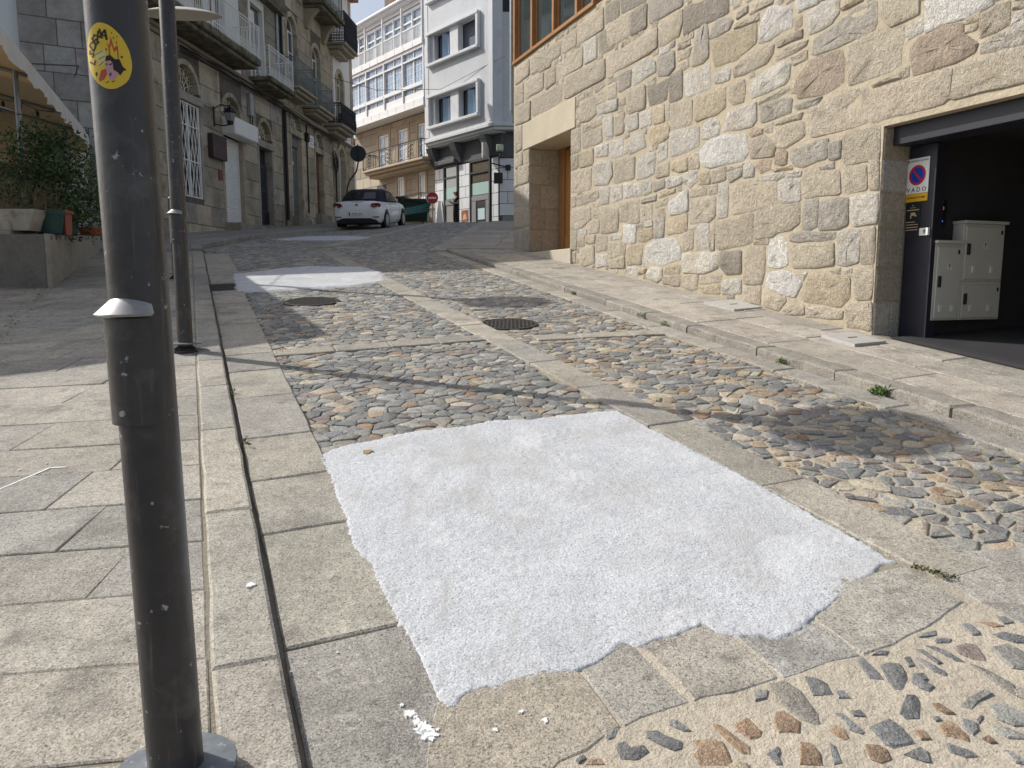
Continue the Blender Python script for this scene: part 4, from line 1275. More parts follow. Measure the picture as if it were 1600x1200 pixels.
# electrical cabinets on the side wall inside
def TS(p): u, o, z = p; return TR((-.21 - o, -u, z))             # u depth into the garage, o out of the side wall
M_lug = mat('cabinet_label', (.72, .71, .66), rough=.5)
def cabinet(u0, u1, z0, z1, label, handle_z, cap=True, lugs=True, tri=None, tall=False):
    e = thing('electrical_cabinet', TS(((u0 + u1) / 2, 0, z0)), label, 'cabinet', 'grey electrical cabinets inside the garage')
    b = MB(); b.T = TS; b.box((u0, 0, z0), (u1, .125, z1), bev=.004); b.build('body', M_cab, e)
    b = MB(); b.T = TS; b.box((u0 + .022, .126, z0 + .02), (u1 - .022, .142, z1 - .03), bev=.004); d_ = b.build('door', M_cab, e)
    b = MB(); b.T = TS; b.box((u0 + .034, .143, handle_z - .055), (u0 + .068, .165, handle_z + .055), bev=.006); b.build('handle', M_black, d_)
    if cap:
        b = MB(); b.T = TS; b.box((u0 - .012, 0, z1 + .001), (u1 + .012, .16, z1 + .03), bev=.003); b.build('cap', M_cab, e)
    Mx = plane_mat(TS, (u0 + u1) / 2, .143, (z0 + z1) / 2, rev=False)
    w = (u1 - u0) / 2
    if lugs:
        for x in (-w * .55, w * .35):
            b = MB(); plate(b, Mx, x - .012, -(z1 - z0) / 2 + .085, x + .025, -(z1 - z0) / 2 + .15, 0, .012); b.build('vent_hood', M_lug, e)
    b = MB(); plate(b, Mx, w - .075, (z1 - z0) / 2 - .10, w - .05, (z1 - z0) / 2 - .06, 0, .004); b.build('lock', M_black, e)
    if tri is not None:
        b = MB(); b.add([Mx @ Vector(p) for p in ((-.045, tri, .002), (.045, tri, .002), (0, tri + .09, .002))], [(0, 1, 2)]); wl = b.build('warning_triangle', M_lug, e)
        b = MB(); b.add([Mx @ Vector(p) for p in ((-.004, tri + .03, .003), (.012, tri + .035, .003), (.004, tri + .068, .003), (-.01, tri + .04, .003))], [(0, 1, 2, 3)])
        b.add([Mx @ Vector(p) for p in ((-.006, tri + .012, .003), (.006, tri + .012, .003), (.006, tri + .03, .003))], [(0, 1, 2)]); b.build('bolt_symbol', M_black, wl)
cabinet(.40, .758, 1.25, 2.0, 'narrow full-height grey electrical cabinet next to the garage frame', 1.63, tri=.12)
cabinet(.762, 1.33, 1.635, 2.2, 'upper wide grey electrical cabinet with warning triangle, tallest of the group', 1.95, tri=.04)
cabinet(.762, 1.33, 1.25, 1.633, 'lower wide grey electrical cabinet under the tallest one', 1.46, cap=False)
ic = thing('intercom_panel', TS((.55, .0, 2.3)), 'black intercom panel with tiny amber and blue lights above the cabinets', 'intercom')
Mi = plane_mat(TS, .58, .001, 2.3, rev=False)
b = MB(); plate(b, Mi, -.06, -.13, .06, .13, 0, .02); b.build('plate', M_black, ic)
def emit(name, c, s):
    m = bpy.data.materials.new(name); m.use_nodes = True; bs = m.node_tree.nodes['Principled BSDF']
    bs.inputs['Base Color'].default_value = (*c, 1); bs.inputs['Emission Color'].default_value = (*c, 1); bs.inputs['Emission Strength'].default_value = s; return m
b = MB(); disc(b, Mi, .018, .0215, r0=.010, cy=.05); b.build('amber_light', emit('amber_lamp', (.8, .3, .05), .35), ic)
b = MB(); disc(b, Mi, .011, .0215, cy=-.075); b.build('blue_light', emit('blue_lamp', (.1, .2, 1.), 1.2), ic)
# plant on top of the wall by the window
M_leaf = mat('leaf', attr=True, rough=.6, noises=[(60, .2, 2)])
def leaf_cloud(b, pts, size, cols, flat=.3):
    for p in pts:
        a = random.uniform(0, 6.28); e = random.uniform(-.6, 1.1); d = Vector((math.cos(a) * math.cos(e), math.sin(a) * math.cos(e), math.sin(e)))
        n = Vector((random.uniform(-1, 1), random.uniform(-1, 1), random.uniform(.0, 1))); w = d.cross(n); 
        if w.length < 1e-3: continue
        w.normalize(); L = size * random.uniform(.6, 1.3); W = L * random.uniform(.3, .45); p = Vector(p); c = jit(random.choice(cols), .25)
        mid = p + d * L * .5 + d.cross(w) * L * .08
        b.add([p, mid - w * W * .5, p + d * L, mid + w * W * .5], [(0, 1, 2, 3)], c)
pt = thing('potted_geranium', TR((6.05, -.12, WT)), 'potted red geranium on the wall top beside the wood window', 'plant')
b = MB(); b.lathe([(.07, 0), (.10, .15), (.108, .15), (.108, .18), (.09, .18)], 14, TR((6.05, -.12, WT + .002))); b.build('pot', mat('terracotta', (.36, .13, .07), rough=.85, noises=[(20, .15, 3)]), pt)
b = MB(); o = Vector(TR((6.05, -.12, WT + .18)))
leaf_cloud(b, [o + Vector((random.gauss(0, .1), random.gauss(0, .1), abs(random.gauss(0, .1)))) for _ in range(130)], .06, [(.05, .10, .03), (.07, .13, .04)])
leaf_cloud(b, [o + Vector((random.gauss(0, .1), random.gauss(0, .1), .08 + abs(random.gauss(0, .08)))) for _ in range(40)], .035, [(.45, .03, .04)])
b.build('foliage', M_leaf, pt, cols=True)
# ================================================================ left: the row of old granite houses
LX, LY, LA = -9.25, 25.5, R(5.)
ldir = Vector((math.sin(LA), math.cos(LA), 0)); lnor = Vector((math.cos(LA), -math.sin(LA), 0))
def TL(p):
    s, d, z = p; return (LX + ldir.x * s + lnor.x * d, LY + ldir.y * s + lnor.y * d, z)
def zg(s): x, y, _ = TL((s, 0, 0)); return gz(x, y) + .1
M_old = mat('weathered_granite', attr=True, rough=.9, noises=[(1.2, .16, 4), (8, .14, 4), (40, .14, 3)], stain=[(1.7, (.12, .105, .085), .5, .72, .75), (5, (.30, .24, .15), .56, .74, .4)], bump=[(30, .006, 4)])
M_oldj = mat('dark_joint', (.13, .115, .095), rough=.95, noises=[(5, .2, 3)])
M_plast = mat('white_plaster', (.72, .72, .70), rough=.9, noises=[(1.5, .06, 4), (20, .04, 3)])
M_wpaint = mat('white_paint', (.78, .78, .76), rough=.5, noises=[(5, .05, 3)])
M_cream = mat('cream_ironwork', (.60, .52, .36), rough=.6)
M_moss = mat('mossy_slab', (.17, .145, .11), rough=.95, noises=[(2, .25, 4), (15, .25, 4)], stain=[(4, (.055, .06, .03), .45, .62, .9)], bump=[(25, .012, 4)])
M_giron = mat('grey_ironwork', (.20, .225, .23), rough=.6)
M_biron = mat('black_ironwork', (.018, .018, .022), rough=.55)
M_shut = mat('white_shutter', (.76, .76, .74), rough=.45, noises=[(3, .05, 3)])
M_gshut = mat('grey_shutter', (.17, .18, .19), rough=.5, noises=[(3, .12, 3)])
M_brown = mat('brown_door_paint', (.14, .055, .035), rough=.5, noises=[(4, .2, 3)])
M_plaq = mat('dark_plaque', (.045, .026, .028), rough=.5)
M_plaqr = mat('plaque_red', (.16, .03, .035), rough=.5)
OLD = [(.40, .345, .265), (.36, .32, .25), (.43, .365, .27), (.33, .30, .255), (.41, .35, .26)]
def arcpts(c, zs, r, n=12): return [(c + r * math.cos(math.pi * k / n), zs + r * math.sin(math.pi * k / n)) for k in range(n + 1)]
class Op:                                                # an opening: s0..s1, z0..z1, optional arch above a lintel
    def __init__(s, s0, s1, z0, z1, arch=None): s.s0, s.s1, s.z0, s.z1, s.arch = s0, s1, z0, z1, arch
    @property
    def top(s): return s.arch[1] + s.arch[2] if s.arch else s.z1
def front(e, T, s0, s1, zb, zt, ops, m, depth=.45, name='wall'):
    b = MB(); b.T = T; ext = []
    for o in ops:
        a, c = (min(o.s0, o.arch[0] - o.arch[2]), max(o.s1, o.arch[0] + o.arch[2])) if o.arch else (o.s0, o.s1)
        ext.append((a, c, o.z0, o.top))
        if o.arch:                                      # spandrel round the arch
            cs, zs, r = o.arch; P = arcpts(cs, zs, r); z = o.top + .001
            for p, q in zip(P, P[1:]):
                b.add([(p[0], -depth, p[1]), (p[0], 0, p[1]), (q[0], 0, q[1]), (q[0], -depth, q[1]), (p[0], -depth, z), (p[0], 0, z), (q[0], 0, z), (q[0], -depth, z)],
                      [(0, 1, 2, 3)[::-1], (1, 5, 6, 2)[::-1], (4, 7, 6, 5)[::-1], (0, 3, 7, 4)[::-1]])
    br = sorted({s0, s1} | {v for x in ext for v in x[:2] if s0 < v < s1})
    for a, c in zip(br, br[1:]):
        if c - a < .004: continue
        z = zb; mid = (a + c) / 2
        for x in sorted((x for x in ext if x[0] < mid < x[1]), key=lambda x: x[2]):
            if x[2] > z + .004: b.box((a + .0005, -depth, z), (c - .0005, 0, x[2] - .001))
            z = max(z, x[3] + .001)
        if zt > z + .004: b.box((a + .0005, -depth, z), (c - .0005, 0, zt))
    return b.build(name, m, e)
def ashlar(e, T, s0, s1, z0, z1, h, ops, cols, zfloor=None, lo=.7, hi=1.15, proud=.018, m=None, name='ashlar_block'):
    z = z0; k = 0
    while z < z1 - .1:
        zt = min(z + h, z1)
        if z1 - zt < .15: zt = z1
        cuts = [(s0, s1)]
        for o in ops:
            for rect in (((o.s0 - .03, o.s1 + .03, o.z0, o.z1 + .02),) + (((o.arch[0] - o.arch[2] - .13, o.arch[0] + o.arch[2] + .13, o.z1, o.top + .13),) if o.arch else ())):
                if zt > rect[2] + .02 and z < rect[3] - .02:
                    n2 = []
                    for a, c in cuts:
                        if rect[1] <= a or rect[0] >= c: n2.append((a, c)); continue
                        if rect[0] - a > .12: n2.append((a, rect[0]))
                        if c - rect[1] > .12: n2.append((rect[1], c))
                    cuts = n2
        for a, c in cuts:
            n = max(1, round((c - a) / random.uniform(lo, hi))); xs_ = [a + (c - a) * i / n + (random.uniform(-.14, .14) if 0 < i < n else 0) for i in range(n + 1)]
            for u, w in zip(xs_, xs_[1:]):
                zb_ = z
                if zfloor and zt < zfloor((u + w) / 2) - .05: continue
                b = MB(); b.T = T; b.col = jit(random.choice(cols), .18)
                b.box((u + .008, -.05, zb_ + .008), (w - .008, proud + random.uniform(-.004, .006), zt - .008), bev=.012); b.build(name, m or M_old, e, cols=True)
        z = zt; k += 1
def arch_ring(e, T, c, zs, r, w=.13, n=7, d=.03, cols=OLD):
    for k in range(n):
        a0, a1 = math.pi * k / n + .012, math.pi * (k + 1) / n - .012; P = []
        for a in (a0, (a0 + a1) / 2, a1): P.append((c + (r + w) * math.cos(a), zs + (r + w) * math.sin(a)))
        for a in (a1, (a0 + a1) / 2, a0): P.append((c + (r - .01) * math.cos(a), zs + (r - .01) * math.sin(a)))
        b = MB(); b.T = T; b.col = jit(random.choice(cols), .12)
        b.prism(P, lambda x, z: (x, -.28, z), lambda x, z: (x, d, z)); b.build('arch_stone', M_old, e, cols=True)
def surround(e, T, o, w=.16, d=.035, lintel=True, cols=OLD):
    c_ = jit(random.choice(cols), .1)
    for a, c in ((o.s0 - w + .02, o.s0 + .02), (o.s1 - .02, o.s1 + w - .02)):
        b = MB(); b.T = T; b.col = c_; b.box((a, -.3, o.z0), (c, d, o.z1 - .002), bev=.01); b.build('jamb', M_old, e, cols=True)
    if lintel:
        b = MB(); b.T = T; b.col = jit(c_, .05); b.box((o.s0 - w - .02, -.3, o.z1), (o.s1 + w + .02, d + .035, o.z1 + .17), bev=.012)
        b.box((o.s0 - w + .01, -.3, o.z1 + .171), (o.s1 + w - .01, d + .015, o.z1 + .25), bev=.01); b.build('lintel', M_old, e, cols=True)
def fanlight(e, T, c, zs, r, m, d=-.16):
    b = MB(); b.T = T; P = arcpts(c, zs, r + .03, 14); b.prism(P, lambda x, z: (x, d - .03, z), lambda x, z: (x, d - .012, z)); f = b.build('fanlight', M_pane, e)
    b = MB(); b.T = T; rr = .014
    for q in (1., .62, .28): b.tube([(c + r * q * math.cos(math.pi * k / 14), d, zs + .02 + r * q * math.sin(math.pi * k / 14)) for k in range(15)], rr, 5)
    for k in range(1, 8):
        a = math.pi * k / 8; b.tube([(c + r * .28 * math.cos(a), d, zs + r * .28 * math.sin(a)), (c + r * math.cos(a), d, zs + r * math.sin(a))], rr, 5)
    for k in range(8):
        a = math.pi * (k + .5) / 8; cx, cz = c + r * .8 * math.cos(a), zs + r * .8 * math.sin(a)
        b.tube([(cx + r * .11 * math.cos(t), d, cz + r * .11 * math.sin(t)) for t in np.linspace(0, 6.283, 9)], rr * .8, 4)
    b.build('fanlight_grille', m, f)
def railing(e, T, s0, s1, d, z0, z1, m, sp=.12, ornate=True, returns=True, belly=0., dwall=.0, th=.011):
    b = MB(); b.T = T; h = z1 - z0
    path = ([(s0, dwall), (s0, d)] if returns else [(s0, d)]) + ([(s1, d), (s1, dwall)] if returns else [(s1, d)])
    off = lambda t: belly * math.sin(math.pi * min(1, t * 1.6)) * (1 - t * .3)
    for (a0, b0), (a1, b1) in zip(path, path[1:]):
        L = math.hypot(a1 - a0, b1 - b0); n = max(1, int(L / sp)); front_ = abs(b1 - b0) < .01
        for zz, r_ in ((z0 + .05, th * 1.2), (z0 + h * .32, th * .9) if ornate else (z0 + .05, th), (z1 - .1, th * .9), (z1, th * 1.9)):
            o_ = off((zz - z0) / h) if front_ else 0
            b.tube([(a0, b0 + o_, zz), (a1, b1 + o_, zz)], r_, 5)
        for k in range(n + 1):
            t = k / n; s, dd = a0 + (a1 - a0) * t, b0 + (b1 - b0) * t
            if belly and front_: b.tube([(s, dd + off(q), z0 + h * q) for q in (.04, .2, .4, .65, 1)], th * .8, 4)
            else: b.tube([(s, dd, z0 + .04), (s, dd, z1)], th * .8, 4)
            if ornate and k < n:
                cs, cd = s + (a1 - a0) / n / 2, dd + (b1 - b0) / n / 2; rr = min(L / n * .42, .06)
                for cz in (z0 + h * .13, z0 + h * .23) if h > .5 else (z0 + h * .2,):
                    o_ = off((cz - z0) / h) if front_ else 0
                    ex, ed = (a1 - a0) / L, (b1 - b0) / L
                    b.tube([(cs + ex * rr * math.cos(t_), cd + ed * rr * math.cos(t_) + o_, cz + rr * math.sin(t_)) for t_ in np.linspace(0, 6.283, 9)], th * .7, 4, cap=False)
    for s in (s0, s1): b.tube([(s, d, z0), (s, d, z1 + .03)], th * 2, 6)
    return b.build('railing', m, e)
def sash_window(e, T, s0, s1, z0, z1, d, m, arch=None, grid=(2, 3), name='window', fw=.055, mp=None):
    b = MB(); b.T = T
    for a, c in ((s0, s0 + fw), (s1 - fw, s1)): b.box((a, d - .06, z0), (c, d, z1 - .001))
    b.box((s0, d - .06, z1), (s1, d, z1 + fw)); b.box((s0 + fw + .001, d - .06, z0), (s1 - fw - .001, d, z0 + fw))
    f = b.build(name, m, e)
    b = MB(); b.T = T; b.box((s0 + fw, d - .045, z0 + fw), (s1 - fw, d - .035, z1)); 
    if arch: b.prism(arcpts((s0 + s1) / 2, z1, (s1 - s0) / 2 - .02, 10), lambda x, z: (x, d - .045, z), lambda x, z: (x, d - .035, z))
    b.build('pane', mp or M_pane, f)
    b = MB(); b.T = T
    for i in range(1, grid[0]): 
        x = s0 + (s1 - s0) * i / grid[0]; b.box((x - .03, d - .033, z0 + fw), (x + .03, d + .005, z1))
    for j in range(1, grid[1]):
        z = z0 + (z1 - z0) * j / grid[1]; b.box((s0 + fw, d - .032, z - .02), (s1 - fw, d + .002, z + .02))
    if arch:
        P = arcpts((s0 + s1) / 2, z1 + fw, (s1 - s0) / 2, 10); Q = arcpts((s0 + s1) / 2, z1 + fw, (s1 - s0) / 2 - fw, 10)
        for k in range(10): b.prism([P[k], P[k + 1], Q[k + 1], Q[k]], lambda x, z: (x, d - .06, z), lambda x, z: (x, d, z))
    b.build('glazing_bars', m, f)
    return f

# ---- house A: white balcony, three fan-lit doors
hA = thing('stone_townhouse', TL((-1, 0, zg(-1))), 'weathered granite house with a long white iron balcony and a white roller shutter', 'house', 'old granite houses on the left')
oA = [Op(-3.05, -1.6, 4.15, 6.88, (-2.325, 7.22, .70)), Op(-.12, 1.31, 3.62, 6.62, (.60, 7.02, .66)), Op(2.65, 3.85, 3.72, 6.5, (3.25, 6.86, .58))]
oAu = [Op(-.75, .45, 8.95, 11.3), Op(2.45, 3.5, 8.75, 11.3), Op(-3.6, -2.4, 8.95, 11.3)]
front(hA, TL, -5.6, 4.95, 2.0, 8.55, oA, M_oldj)
front(hA, TL, -5.6, 4.95, 8.552, 11.6, oAu, M_plast, name='upper_wall')
ashlar(hA, TL, -5.6, 4.93, 2.2, 8.3, .60, oA, OLD, zfloor=zg)
for o, m_ in zip(oA, (M_cream, M_cream, M_cream)):
    c, zs, r = o.arch; arch_ring(hA, TL, c, zs, r); surround(hA, TL, o, w=.15); fanlight(hA, TL, c, zs, r, m_)
b = MB(); b.T = TL; b.col = (.28, .24, .19); b.box((-5.65, -.1, 8.31), (4.95, .09, 8.43), bev=.02); b.box((-5.65, -.1, 8.432), (4.95, .16, 8.54), bev=.02); b.build('cornice', M_old, hA, cols=True)
b = MB(); b.T = TL; b.box((-5.8, -9, 11.602), (1.0, .35, 11.75)); b.box((1.0, -9, 11.602), (4.95, .3, 12.5)); b.box((-5.55, -9., 1.5), (4.9, -.46, 11.6)); b.build('roof', M_moss, hA)
for a, c in ((3.62, 4.93), (1.5, 2.2), (-1.6, -1.1)):
    zz = 8.56
    while zz < 11.4:
        b = MB(); b.T = TL; b.col = jit((.31, .27, .21), .12); b.box((a, -.05, zz + .006), (c, .03, zz + .49), bev=.012); b.build('quoin', M_old, hA, cols=True); zz += .5
for o in oAu: sash_window(hA, TL, o.s0 + .03, o.s1 - .03, o.z0, o.z1 - .6, -.12, M_wpaint, grid=(2, 2))
for o in oAu:
    b = MB(); b.T = TL; b.box((o.s0 + .03, -.17, o.z1 - .54), (o.s1 - .03, -.155, o.z1)); b.build('transom_pane', M_pane, hA)
# balconies
b = MB(); b.T = TL; b.box((-5.5, .0, 8.72), (1.0, .92, 8.93), bev=.03); b.box((-5.5, .0, 8.60), (.9, .8, 8.718), bev=.03); bl = b.build('balcony', M_moss, hA)
railing(bl, TL, -5.42, .95, .86, 8.94, 9.95, M_wpaint, sp=.115)
b = MB(); b.T = TL; b.box((2.0, 0, 8.56), (4.35, .82, 8.70), bev=.02); b.box((2.1, 0, 8.45), (4.25, .7, 8.558), bev=.02); bl = b.build('balcony', M_moss, hA)
railing(bl, TL, 2.08, 4.25, .76, 8.71, 9.72, M_wpaint, sp=.115)
# grille window
b = MB(); b.T = TL; b.box((-3.0, -.30, 4.17), (-1.62, -.28, 6.86)); gp = b.build('window', M_pane, hA)
b = MB(); b.T = TL
for a in (-3.0, -2.34, -1.68): b.box((a, -.06, 4.17), (a + .05, .0, 6.86))
for z in (4.17, 5.2, 6.2, 6.82): b.box((-3.0, -.055, z), (-1.63, -.005, z + .03))
for k in range(13):
    s = -2.92 + k * .1
    for j in range(6):
        z0 = 4.2 + j * .44; b.tube([(s, -.03, z0), (s + (.045 if (j + k) % 2 else -.045), -.03, z0 + .22), (s, -.03, z0 + .44)], .013, 4)
b.build('folding_grille', M_wpaint, gp)
# roller shutter
b = MB(); b.T = TL; b.box((-.10, -.22, 3.62), (1.29, -.18, 6.4)); sh = b.build('roller_shutter', M_shut, hA)
for k in range(34):
    z = 3.64 + k * .08; b = MB(); b.T = TL
    b.prism([(0, 0), (.018, .016), (.024, .04), (.018, .066), (0, .077)], lambda u, v: (-.06, -.18 + u, z + v), lambda u, v: (1.25, -.18 + u, z + v)); b.build('slat', M_shut, sh)
b = MB(); b.T = TL
for a in (-.12, 1.25): b.box((a, -.18, 3.62), (a + .055, -.12, 6.36))
b.build('guide_rail', M_shut, sh)
b = MB(); b.T = TL; b.box((-.18, -.02, 6.38), (1.62, .46, 6.92), bev=.03); b.build('shutter_box', M_shut, sh)
b = MB(); b.T = TL; b.col = (.31, .28, .225); b.box((-.25, .0, 3.0), (1.75, .55, 3.60), bev=.02); b.build('doorstep', M_old, hA, cols=True)
# dark gated door
b = MB(); b.T = TL; b.box((2.66, -.30, 3.72), (3.84, -.26, 6.49)); dd = b.build('door', M_biron, hA)
b = MB(); b.T = TL
for k in range(12): b.tube([(2.72 + k * .098, -.2, 4.3), (2.72 + k * .098, -.2, 5.95)], .012, 5)
for z in (4.3, 5.0, 5.1, 5.85, 5.95): b.box((2.68, -.22, z - .012), (3.82, -.18, z + .012))
for k in range(11):
    for z in (5.05, 5.9): b.tube([(2.77 + k * .098 + .04 * math.cos(t), -.2, z + .04 * math.sin(t)) for t in np.linspace(0, 6.283, 8)], .008, 4, cap=False)
b.build('gate_bars', mat('dark_iron', (.06, .06, .07), rough=.5), dd)
b = MB(); b.T = TL; b.box((2.68, -.25, 3.74), (3.82, -.17, 4.28), bev=.01); b.build('lower_panel', M_black, dd)
b = MB(); b.T = TL; b.col = (.28, .25, .2); b.box((2.5, 0, 3.1), (4.0, .35, 3.72), bev=.02); b.build('doorstep', M_old, hA, cols=True)
b = MB(); b.T = TL; b.tube([(4.62, .08, 8.9), (4.62, .08, 12.4)], .055, 8); b.build('downpipe', M_zinc, hA)
# side pier towards the camera
def TP(p): s, d, z = p; a = R(63.); o = TL((-5.61, 0, 0)); return (o[0] - math.sin(a) * s + math.cos(a) * d, o[1] - math.cos(a) * s - math.sin(a) * d, z)
front(hA, TP, .02, 2.08, 1.4, 11.6, [], M_oldj, name='side_wall')
ashlar(hA, TP, .0, 2.1, 1.7, 11.5, .62, [], [(.30, .30, .295), (.27, .27, .265), (.32, .31, .30)], lo=.55, hi=.8)
# ---- white house behind the awning
wh = thing('white_house', (-13, 17.4, 2.3), 'plain white house front rising behind the striped-valance awning', 'house')
def TW(p): s, d, z = p; o = TP((2.12, 0, 0)); a = R(74.); return (o[0] - math.sin(a) * s + math.cos(a) * d, o[1] - math.cos(a) * s - math.sin(a) * d + .25, z)
b = MB(); b.T = TW; b.box((0, -6, 5.0), (8.5, 0, 11.5)); b.build('wall', mat('grey_white_render', (.62, .67, .70), rough=.9, noises=[(1, .04, 3)]), wh)
b = MB(); b.T = TW; b.box((0, -6, 1.2), (8.5, 0, 4.998)); b.build('ground_floor_wall', mat('awning_light_tint', (.20, .155, .115), rough=.9, noises=[(1.2, .2, 4), (6, .15, 3)]), wh)  # brown of the light filtered through the awning, put into the wall colour
b = MB(); b.T = TW; b.box((1.0, .002, 3.95), (4.1, .05, 5.35), bev=.01); b.build('board', mat('pale_board', (.60, .56, .48), rough=.8, noises=[(2, .12, 4)]), wh)
b = MB(); b.T = TW; b.box((4.4, .002, 2.2), (5.6, .04, 4.9), bev=.01); b.build('door', mat('grey_door', (.16, .155, .15), rough=.7, noises=[(5, .2, 3)]), wh)
b = MB(); b.T = TW; b.box((-.1, -6.1, 11.5), (8.6, .3, 11.65)); b.build('roof', M_roof, wh)

# ---- house B: grey ironwork balconies
hB = thing('stone_townhouse', TL((8, 0, zg(8))), 'granite house with two bellied grey iron balconies and a brown door', 'house', 'old granite houses on the left')
oB = [Op(5.85, 7.0, 4.3, 7.52, (6.42, 7.86, .56)), Op(8.65, 9.65, 4.68, 7.28, (9.15, 7.62, .50))]
oBu = [Op(5.75, 6.85, 9.2, 11.5, (6.3, 11.5, .54)), Op(8.6, 9.65, 8.95, 11.2, (9.12, 11.2, .51))]
front(hB, TL, 5.0, 11.05, 3.0, 8.50, oB, M_oldj); front(hB, TL, 5.0, 11.05, 8.502, 15.0, oBu, M_oldj, name='upper_wall')
OB = [(.45, .38, .275), (.41, .35, .26), (.48, .41, .30), (.38, .33, .25)]
ashlar(hB, TL, 5.16, 11.03, 3.2, 8.28, .62, oB, OB, zfloor=zg); ashlar(hB, TL, 5.16, 11.03, 8.56, 14.8, .62, oBu, OB, lo=.8, hi=1.3)
for o, m_ in zip(oB, (M_giron, M_biron)):
    c, zs, r = o.arch; arch_ring(hB, TL, c, zs, r, cols=OB); surround(hB, TL, o, w=.14, cols=OB); fanlight(hB, TL, c, zs, r, M_wpaint if m_ is M_giron else M_wpaint)
for o in oBu:
    c, zs, r = o.arch; arch_ring(hB, TL, c, zs, r, cols=OB, w=.18); surround(hB, TL, o, lintel=False, cols=OB); sash_window(hB, TL, o.s0 + .04, o.s1 - .04, o.z0, o.z1, -.14, M_wpaint, arch=True, grid=(2, 3))
b = MB(); b.T = TL; b.col = (.33, .28, .21); b.box((5.02, -.1, 8.3), (11.05, .14, 8.49), bev=.03); b.build('cornice', M_old, hB, cols=True)
for a, c, z, zr in ((4.85, 6.85, 9.0, 10.15), (7.15, 9.25, 8.78, 9.92)):
    b = MB(); b.T = TL; b.box((a, 0, z), (c, .80, z + .10), bev=.02); b.box((a + .1, 0, z - .12), (c - .1, .68, z - .002), bev=.03); b.box((a + .2, 0, z - .22), (c - .2, .5, z - .122), bev=.03); bl = b.build('balcony', mat('balcony_granite', (.36, .315, .24), rough=.9, noises=[(3, .2, 4)], bump=[(25, .006, 3)]), hB)
    railing(bl, TL, a + .08, c - .08, .66, z + .105, zr, M_giron, sp=.10, belly=.12, th=.012)
b = MB(); b.T = TL; b.box((7.6, 0, 13.0), (10.4, .95, 13.18), bev=.02); b.box((7.7, 0, 12.86), (10.3, .82, 12.998), bev=.03); bl = b.build('balcony', M_moss, hB)
railing(bl, TL, 7.7, 10.3, .85, 13.19, 14.2, M_giron, sp=.11)
for s in (7.9, 10.0):
    b = MB(); b.T = TL; b.prism([(0, 12.1), (.14, 12.12), (.22, 12.3), (.34, 12.55), (.62, 12.85), (0, 12.85)], lambda u, v: (s - .14, u, v), lambda u, v: (s + .14, u, v)); b.col = (.33, .29, .22); b.build('corbel', M_old, hB, cols=False) if False else b.build('corbel', mat('corbel_granite', (.31, .27, .2), rough=.9), hB)
b = MB(); b.T = TL; b.box((5.0, -9, 15.0), (11.05, .3, 15.2)); b.box((5.05, -9, 2.5), (11.0, -.46, 14.99)); b.build('roof', M_roof, hB)
b = MB(); b.T = TL; b.box((5.87, -.25, 4.3), (6.98, -.21, 7.2)); sh = b.build('roller_shutter', M_gshut, hB)
for k in range(28):
    z = 4.32 + k * .10; b = MB(); b.T = TL
    b.prism([(0, 0), (.02, .02), (.028, .05), (.02, .083), (0, .096)], lambda u, v: (5.89, -.21 + u, z + v), lambda u, v: (6.96, -.21 + u, z + v)); b.build('slat', M_gshut, sh)
b = MB(); b.T = TL; b.box((5.87, -.24, 7.12), (6.98, -.12, 7.5), bev=.02); b.build('shutter_box', M_gshut, sh)
for (a, c, z0, z1) in ((5.95, 6.42, 5.9, 6.35), (5.95, 6.5, 6.42, 6.55)):
    b = MB(); b.T = TL; b.box((a, -.178, z0), (c, -.172, z1)); b.build('notice_sheet', M_plw, sh)
b = MB(); b.T = TL; b.box((8.66, -.25, 4.68), (9.64, -.2, 7.27)); dd = b.build('door', M_brown, hB)
for a, c, z0, z1 in ((8.72, 9.12, 4.85, 5.7), (9.18, 9.58, 4.85, 5.7), (8.72, 9.12, 5.85, 7.1), (9.18, 9.58, 5.85, 7.1)):
    b = MB(); b.T = TL; b.box((a, -.2, z0), (c, -.17, z1), bev=.012); b.build('door_panel', M_brown, dd)
for a, c in ((5.7, 7.2), (8.5, 9.85)):
    b = MB(); b.T = TL; b.col = (.30, .27, .21); b.box((a, 0, 3.6), (c, .3, 4.3 if a < 6 else 4.66), bev=.02); b.build('doorstep', M_old, hB, cols=True)
b = MB(); b.T = TL; b.tube([(5.08, .09, 8.25), (5.08, .09, 4.1)], .06, 8); b.build('downpipe', M_black, hB)
b = MB(); b.T = TL; b.tube([(5.06, .07, 8.9), (5.06, .07, 14.9)], .05, 8); b.build('downpipe', M_black, hB)
b = MB(); b.T = TL; b.tube([(7.55, .05, 8.2), (7.55, .05, 4.6)], .03, 6); b.build('downpipe', M_black, hB)

